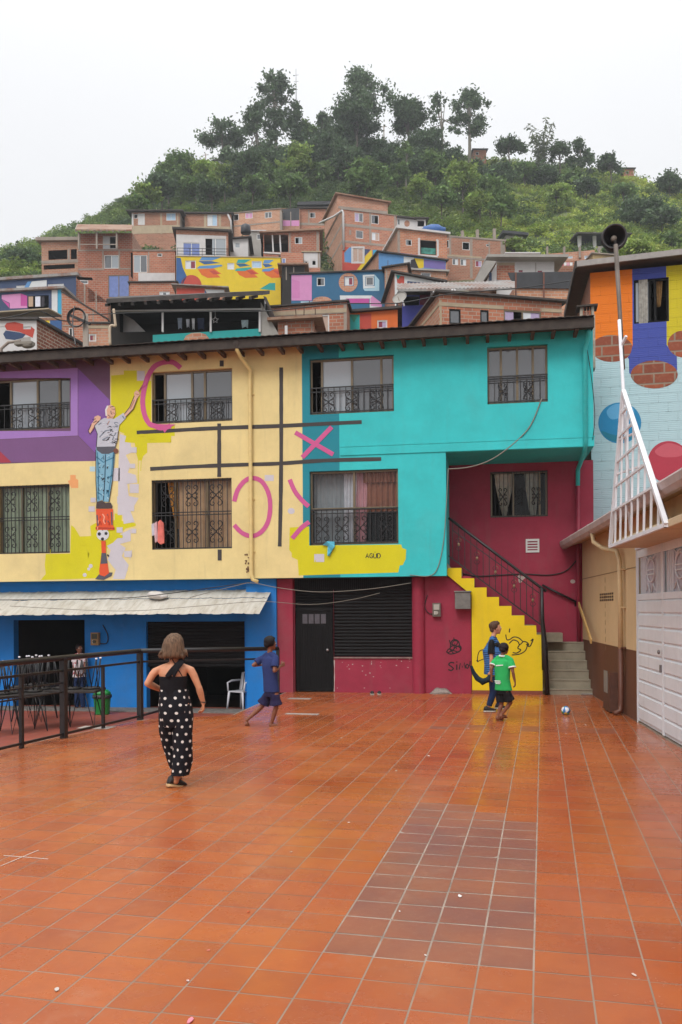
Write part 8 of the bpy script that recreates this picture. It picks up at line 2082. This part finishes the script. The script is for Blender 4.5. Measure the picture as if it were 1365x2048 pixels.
LIT = [(920, 1795, .035, '#e0dcd8', 'white crumpled scrap in the middle of the dark tile patch'), (937, 1458, .05, '#d9a8a4', 'pink paper scrap left of the man and boy'), (858, 1513, .04, '#dcd8d2', 'white scrap on the tiles behind the dark patch, far from the wall'), (793, 1543, .03, '#d9d2c8', 'small pale scrap between woman and dark patch'), (699, 1647, .02, '#e6e0da', 'tiny white bit left of the dark patch top corner'),
       (114, 1983, .03, '#c9bfb6', 'flat round pale spot in the lower left corner tiles'), (380, 2046, .045, '#e28a9a', 'pink scrap at the lower picture edge'), (497, 1827, .018, '#d0562a', 'orange peel bit in the lower left middle'), (418, 1904, .016, '#e08a80', 'small pink bit left of centre near the bottom'), (1268, 1953, .028, '#d9c9bc', 'pale twig-like scrap low on the right side'), (376, 1965, .016, '#dcc6c0', 'faint white bit low, left of the pink bit'),
       (1172, 1451, .03, '#d8d4cc', 'white scrap just below the ball'), (1133, 1468, .035, '#c9a898', 'dull pink scrap between ball and darker tile row'), (1225, 1424, .06, '#d6d2cc', 'torn white paper by the brown cabinet'), (132, 1494, .03, '#d85a2a', 'orange scrap near the railing post'), (583, 1706, .016, '#e0d6cc', 'tiny pale bit on the left tiles mid way'), (683, 1477, .03, '#dcd2ca', 'pale scrap left of the long tile lines, far'), (852, 1914, .012, '#e6e2de', 'white speck at the foot of the dark patch'), (800, 1826, .014, '#e0d8d0', 'white speck at the left of the dark patch')]
for k, q in enumerate(LIT): scrap(q[0], q[1], q[2] * .62, q[3], k, q[4])
m = MB(); q = on_ground(1181, 1389); m.box(-.16, .16, -.09, .09, 0, .035); o = m.build('flat_slab', plain('grey slab chip', '#8f8a84', .85, .8, .2), None, .01); o.location = q + Vector((-.05, -.10, .006)); tag(o, 'flat grey slab lying at the foot of the concrete steps', 'slab')
for pts_, nm_ in ((((2, 1734), (40, 1718), (78, 1702)), 'longer'), (((8, 1713), (50, 1716), (97, 1720)), 'shorter')):
    G_ = [on_ground(*p_) for p_ in pts_]; m = MB()
    for a_, b_ in zip(G_, G_[1:]): m.bar(a_ - G_[0] + Vz(.0075), b_ - G_[0] + Vz(.0075), .008, .002)
    o = m.build('chalk_line', plain('chalk', '#d0bfb2', .9)); o.location = G_[0]; tag(o, nm_ + ' of two pale scratched lines crossing on the tiles at the left', 'chalk line')
# ball
q = on_ground(1132, 1430); BL = None
def ball_mat():
    t = NT('football colours'); o = t.obj(); v_ = t.n('TexVoronoi'); v_.inputs['Scale'].default_value = 14; t.put(v_.inputs['Vector'], o); s_ = t.n('SeparateColor'); t.t.links.new(v_.outputs['Color'], s_.inputs[0])
    c = t.mix(t.ramp(s_.outputs[0], .44, .46), lin('#dfe0e2'), lin('#2f9a58')); c = t.mix(t.ramp(s_.outputs[1], .68, .70), c, lin('#3a76b4')); c = t.mix(t.ramp(s_.outputs[2], .78, .8), c, lin('#d8c53a')); return t.set(c, .35)
m = MB(); m.ball((0, 0, 0), .078, None, None, None, 28, 18); o = m.build('football', ball_mat()); o.location = q + Vz(.082); tag(o, 'small white, green and blue ball on the tiles near the steps', 'ball')
# empty shoes by the crimson wall
for px, lb in ((747, 'left of two empty dark shoes standing against the crimson wall'), (761, 'right of two empty dark shoes standing against the crimson wall')):
    q = on_ground(px, 1387); t = thing('shoe', lb, 'shoe', q + Vector((0, -.20, .005)), YAW, 'pair of empty shoes'); m = MB(); rs = []
    for tt, w_, h in ((0, .6, .5), (.1, .95, .8), (.35, .9, .75), (.6, 1.05, .55), (.85, .9, .42), (1, .45, .25)): rs.append([Vector((.042 * w_ * math.cos(a), -.12 + .24 * tt, .012 + (.5 + .5 * math.sin(a)) * .09 * h)) for a in [2 * math.pi * k / 12 for k in range(12)]])
    m.rings(rs); m.build('upper', plain('dark empty shoe', '#241f1e', .85, .6, .2), t); m = MB(); m.box(-.045, .045, -.125, .125, 0, .02); m.build('sole', WSOLE, t, .006)
# things at the windows and on the awning
def on_wall(name, label, cat, pts, ins, thick, mat, group=None):
    m = MB(); q = []
    for p_ in pts: u_, z_ = FU.uv(p_[0], p_[1], ins); q.append((u_, ins, z_))
    n = len(q); c = Vector((sum(a[0] for a in q) / n, 0, sum(a[2] for a in q) / n)); q = [Vector(a) - c for a in q]
    q2 = [a + Vector((0, -thick * (.5 + .5 * math.sin(2.4 * i)), 0)) for i, a in enumerate(q)]; m.prism(q2, (0, thick, 0), mat)
    o = m.build(name, None); o.location = Vector((0, YU, 0)) + c; return tag(o, label, cat, group)
on_wall('hung_shirt', 'coral shirt hanging on the grille of the lower cream window', 'laundry', [(317, 1044), (322, 1040), (327, 1046), (330, 1086), (322, 1089), (316, 1084)], -.03, .05, plain('coral cloth', '#e0766a', .9, .9, .15))
on_wall('hung_shirt', 'pale pink shirt hanging beside the coral one on the window grille', 'laundry', [(309, 1048), (315, 1043), (317, 1080), (312, 1086), (310, 1070)], -.03, .05, plain('pale pink cloth', '#d8b4b8', .9, .9, .15))
on_wall('hung_shirt', 'white shirt leftmost on the grille of the lower cream window', 'laundry', [(304, 1049), (309, 1046), (310, 1070), (306, 1072)], -.03, .05, plain('white hung cloth', '#cfcdd6', .9, .9, .1))
on_wall('cleaning_rag', 'light blue rag hanging over the sill of the curtained turquoise-side window', 'rag', [(646, 1090), (655, 1083), (669, 1083), (670, 1094), (664, 1102), (660, 1112), (656, 1112), (656, 1092)], -.03, .06, plain('light blue rag', '#58b4cc', .9, .9, .25, scale=14))
b = MB(); b.ball((0, 0, 0), .22, .16, .10, None, 14, 8); b.ball((.14, 0, -.03), .13, .12, .07, None, 12, 6)
for i_ in range(len(b.v)): p_ = Vector(b.v[i_]); b.v[i_] = tuple(p_ * (1 + .25 * noise.noise(p_ * 8)))
u_, z_ = FU.uv(314, 1192, -.1); o = b.build('plastic_bag', plain('white bag', '#cfcac4', .9, .5, .1)); o.location = (u_, YU - .1, z_ + .02); tag(o, 'crumpled white plastic bag lying on the corrugated awning', 'bag')
hang('service_cable', 'thin pale cable swooping from the awning end across the black shutter', [(380, 1195, 18.5), (470, 1172, 18.4), (505, 1166, 18.5), (560, 1176, 18.4), (640, 1184, 18.3), (740, 1178, 18.3), (822, 1166, 18.5)], .007, PALEC)
hang('service_cable', 'dark cable lying along the corrugated awning up to the downpipe foot', [(-20, 1200, 18.2), (120, 1199, 18.2), (250, 1196, 18.2), (330, 1188, 18.2), (420, 1176, 18.4), (500, 1165, 18.5)], .009)
hang('service_cable', 'second thin cable sagging in front of the black door', [(20, 1212, 18.0), (240, 1222, 18.0), (400, 1212, 18.0), (520, 1203, 18.2), (620, 1209, 18.3), (700, 1200, 18.4), (760, 1186, 18.5)], .006, PALEC)

# ================================================================== thin damp air between the camera and the hill
hz = MB(); hz.box(-230, 230, -95, 300, -1.8, 112)
hm = bpy.data.materials.new('damp air'); hm.use_nodes = True; ht = hm.node_tree; ht.nodes.clear()
ho = ht.nodes.new('ShaderNodeOutputMaterial'); pv = ht.nodes.new('ShaderNodeVolumePrincipled'); pv.inputs['Color'].default_value = (.93, .96, 1, 1); pv.inputs['Density'].default_value = .00062; pv.inputs['Anisotropy'].default_value = .2
ht.links.new(pv.outputs[0], ho.inputs['Volume'])
tag(hz.build('haze', hm), kind='stuff')
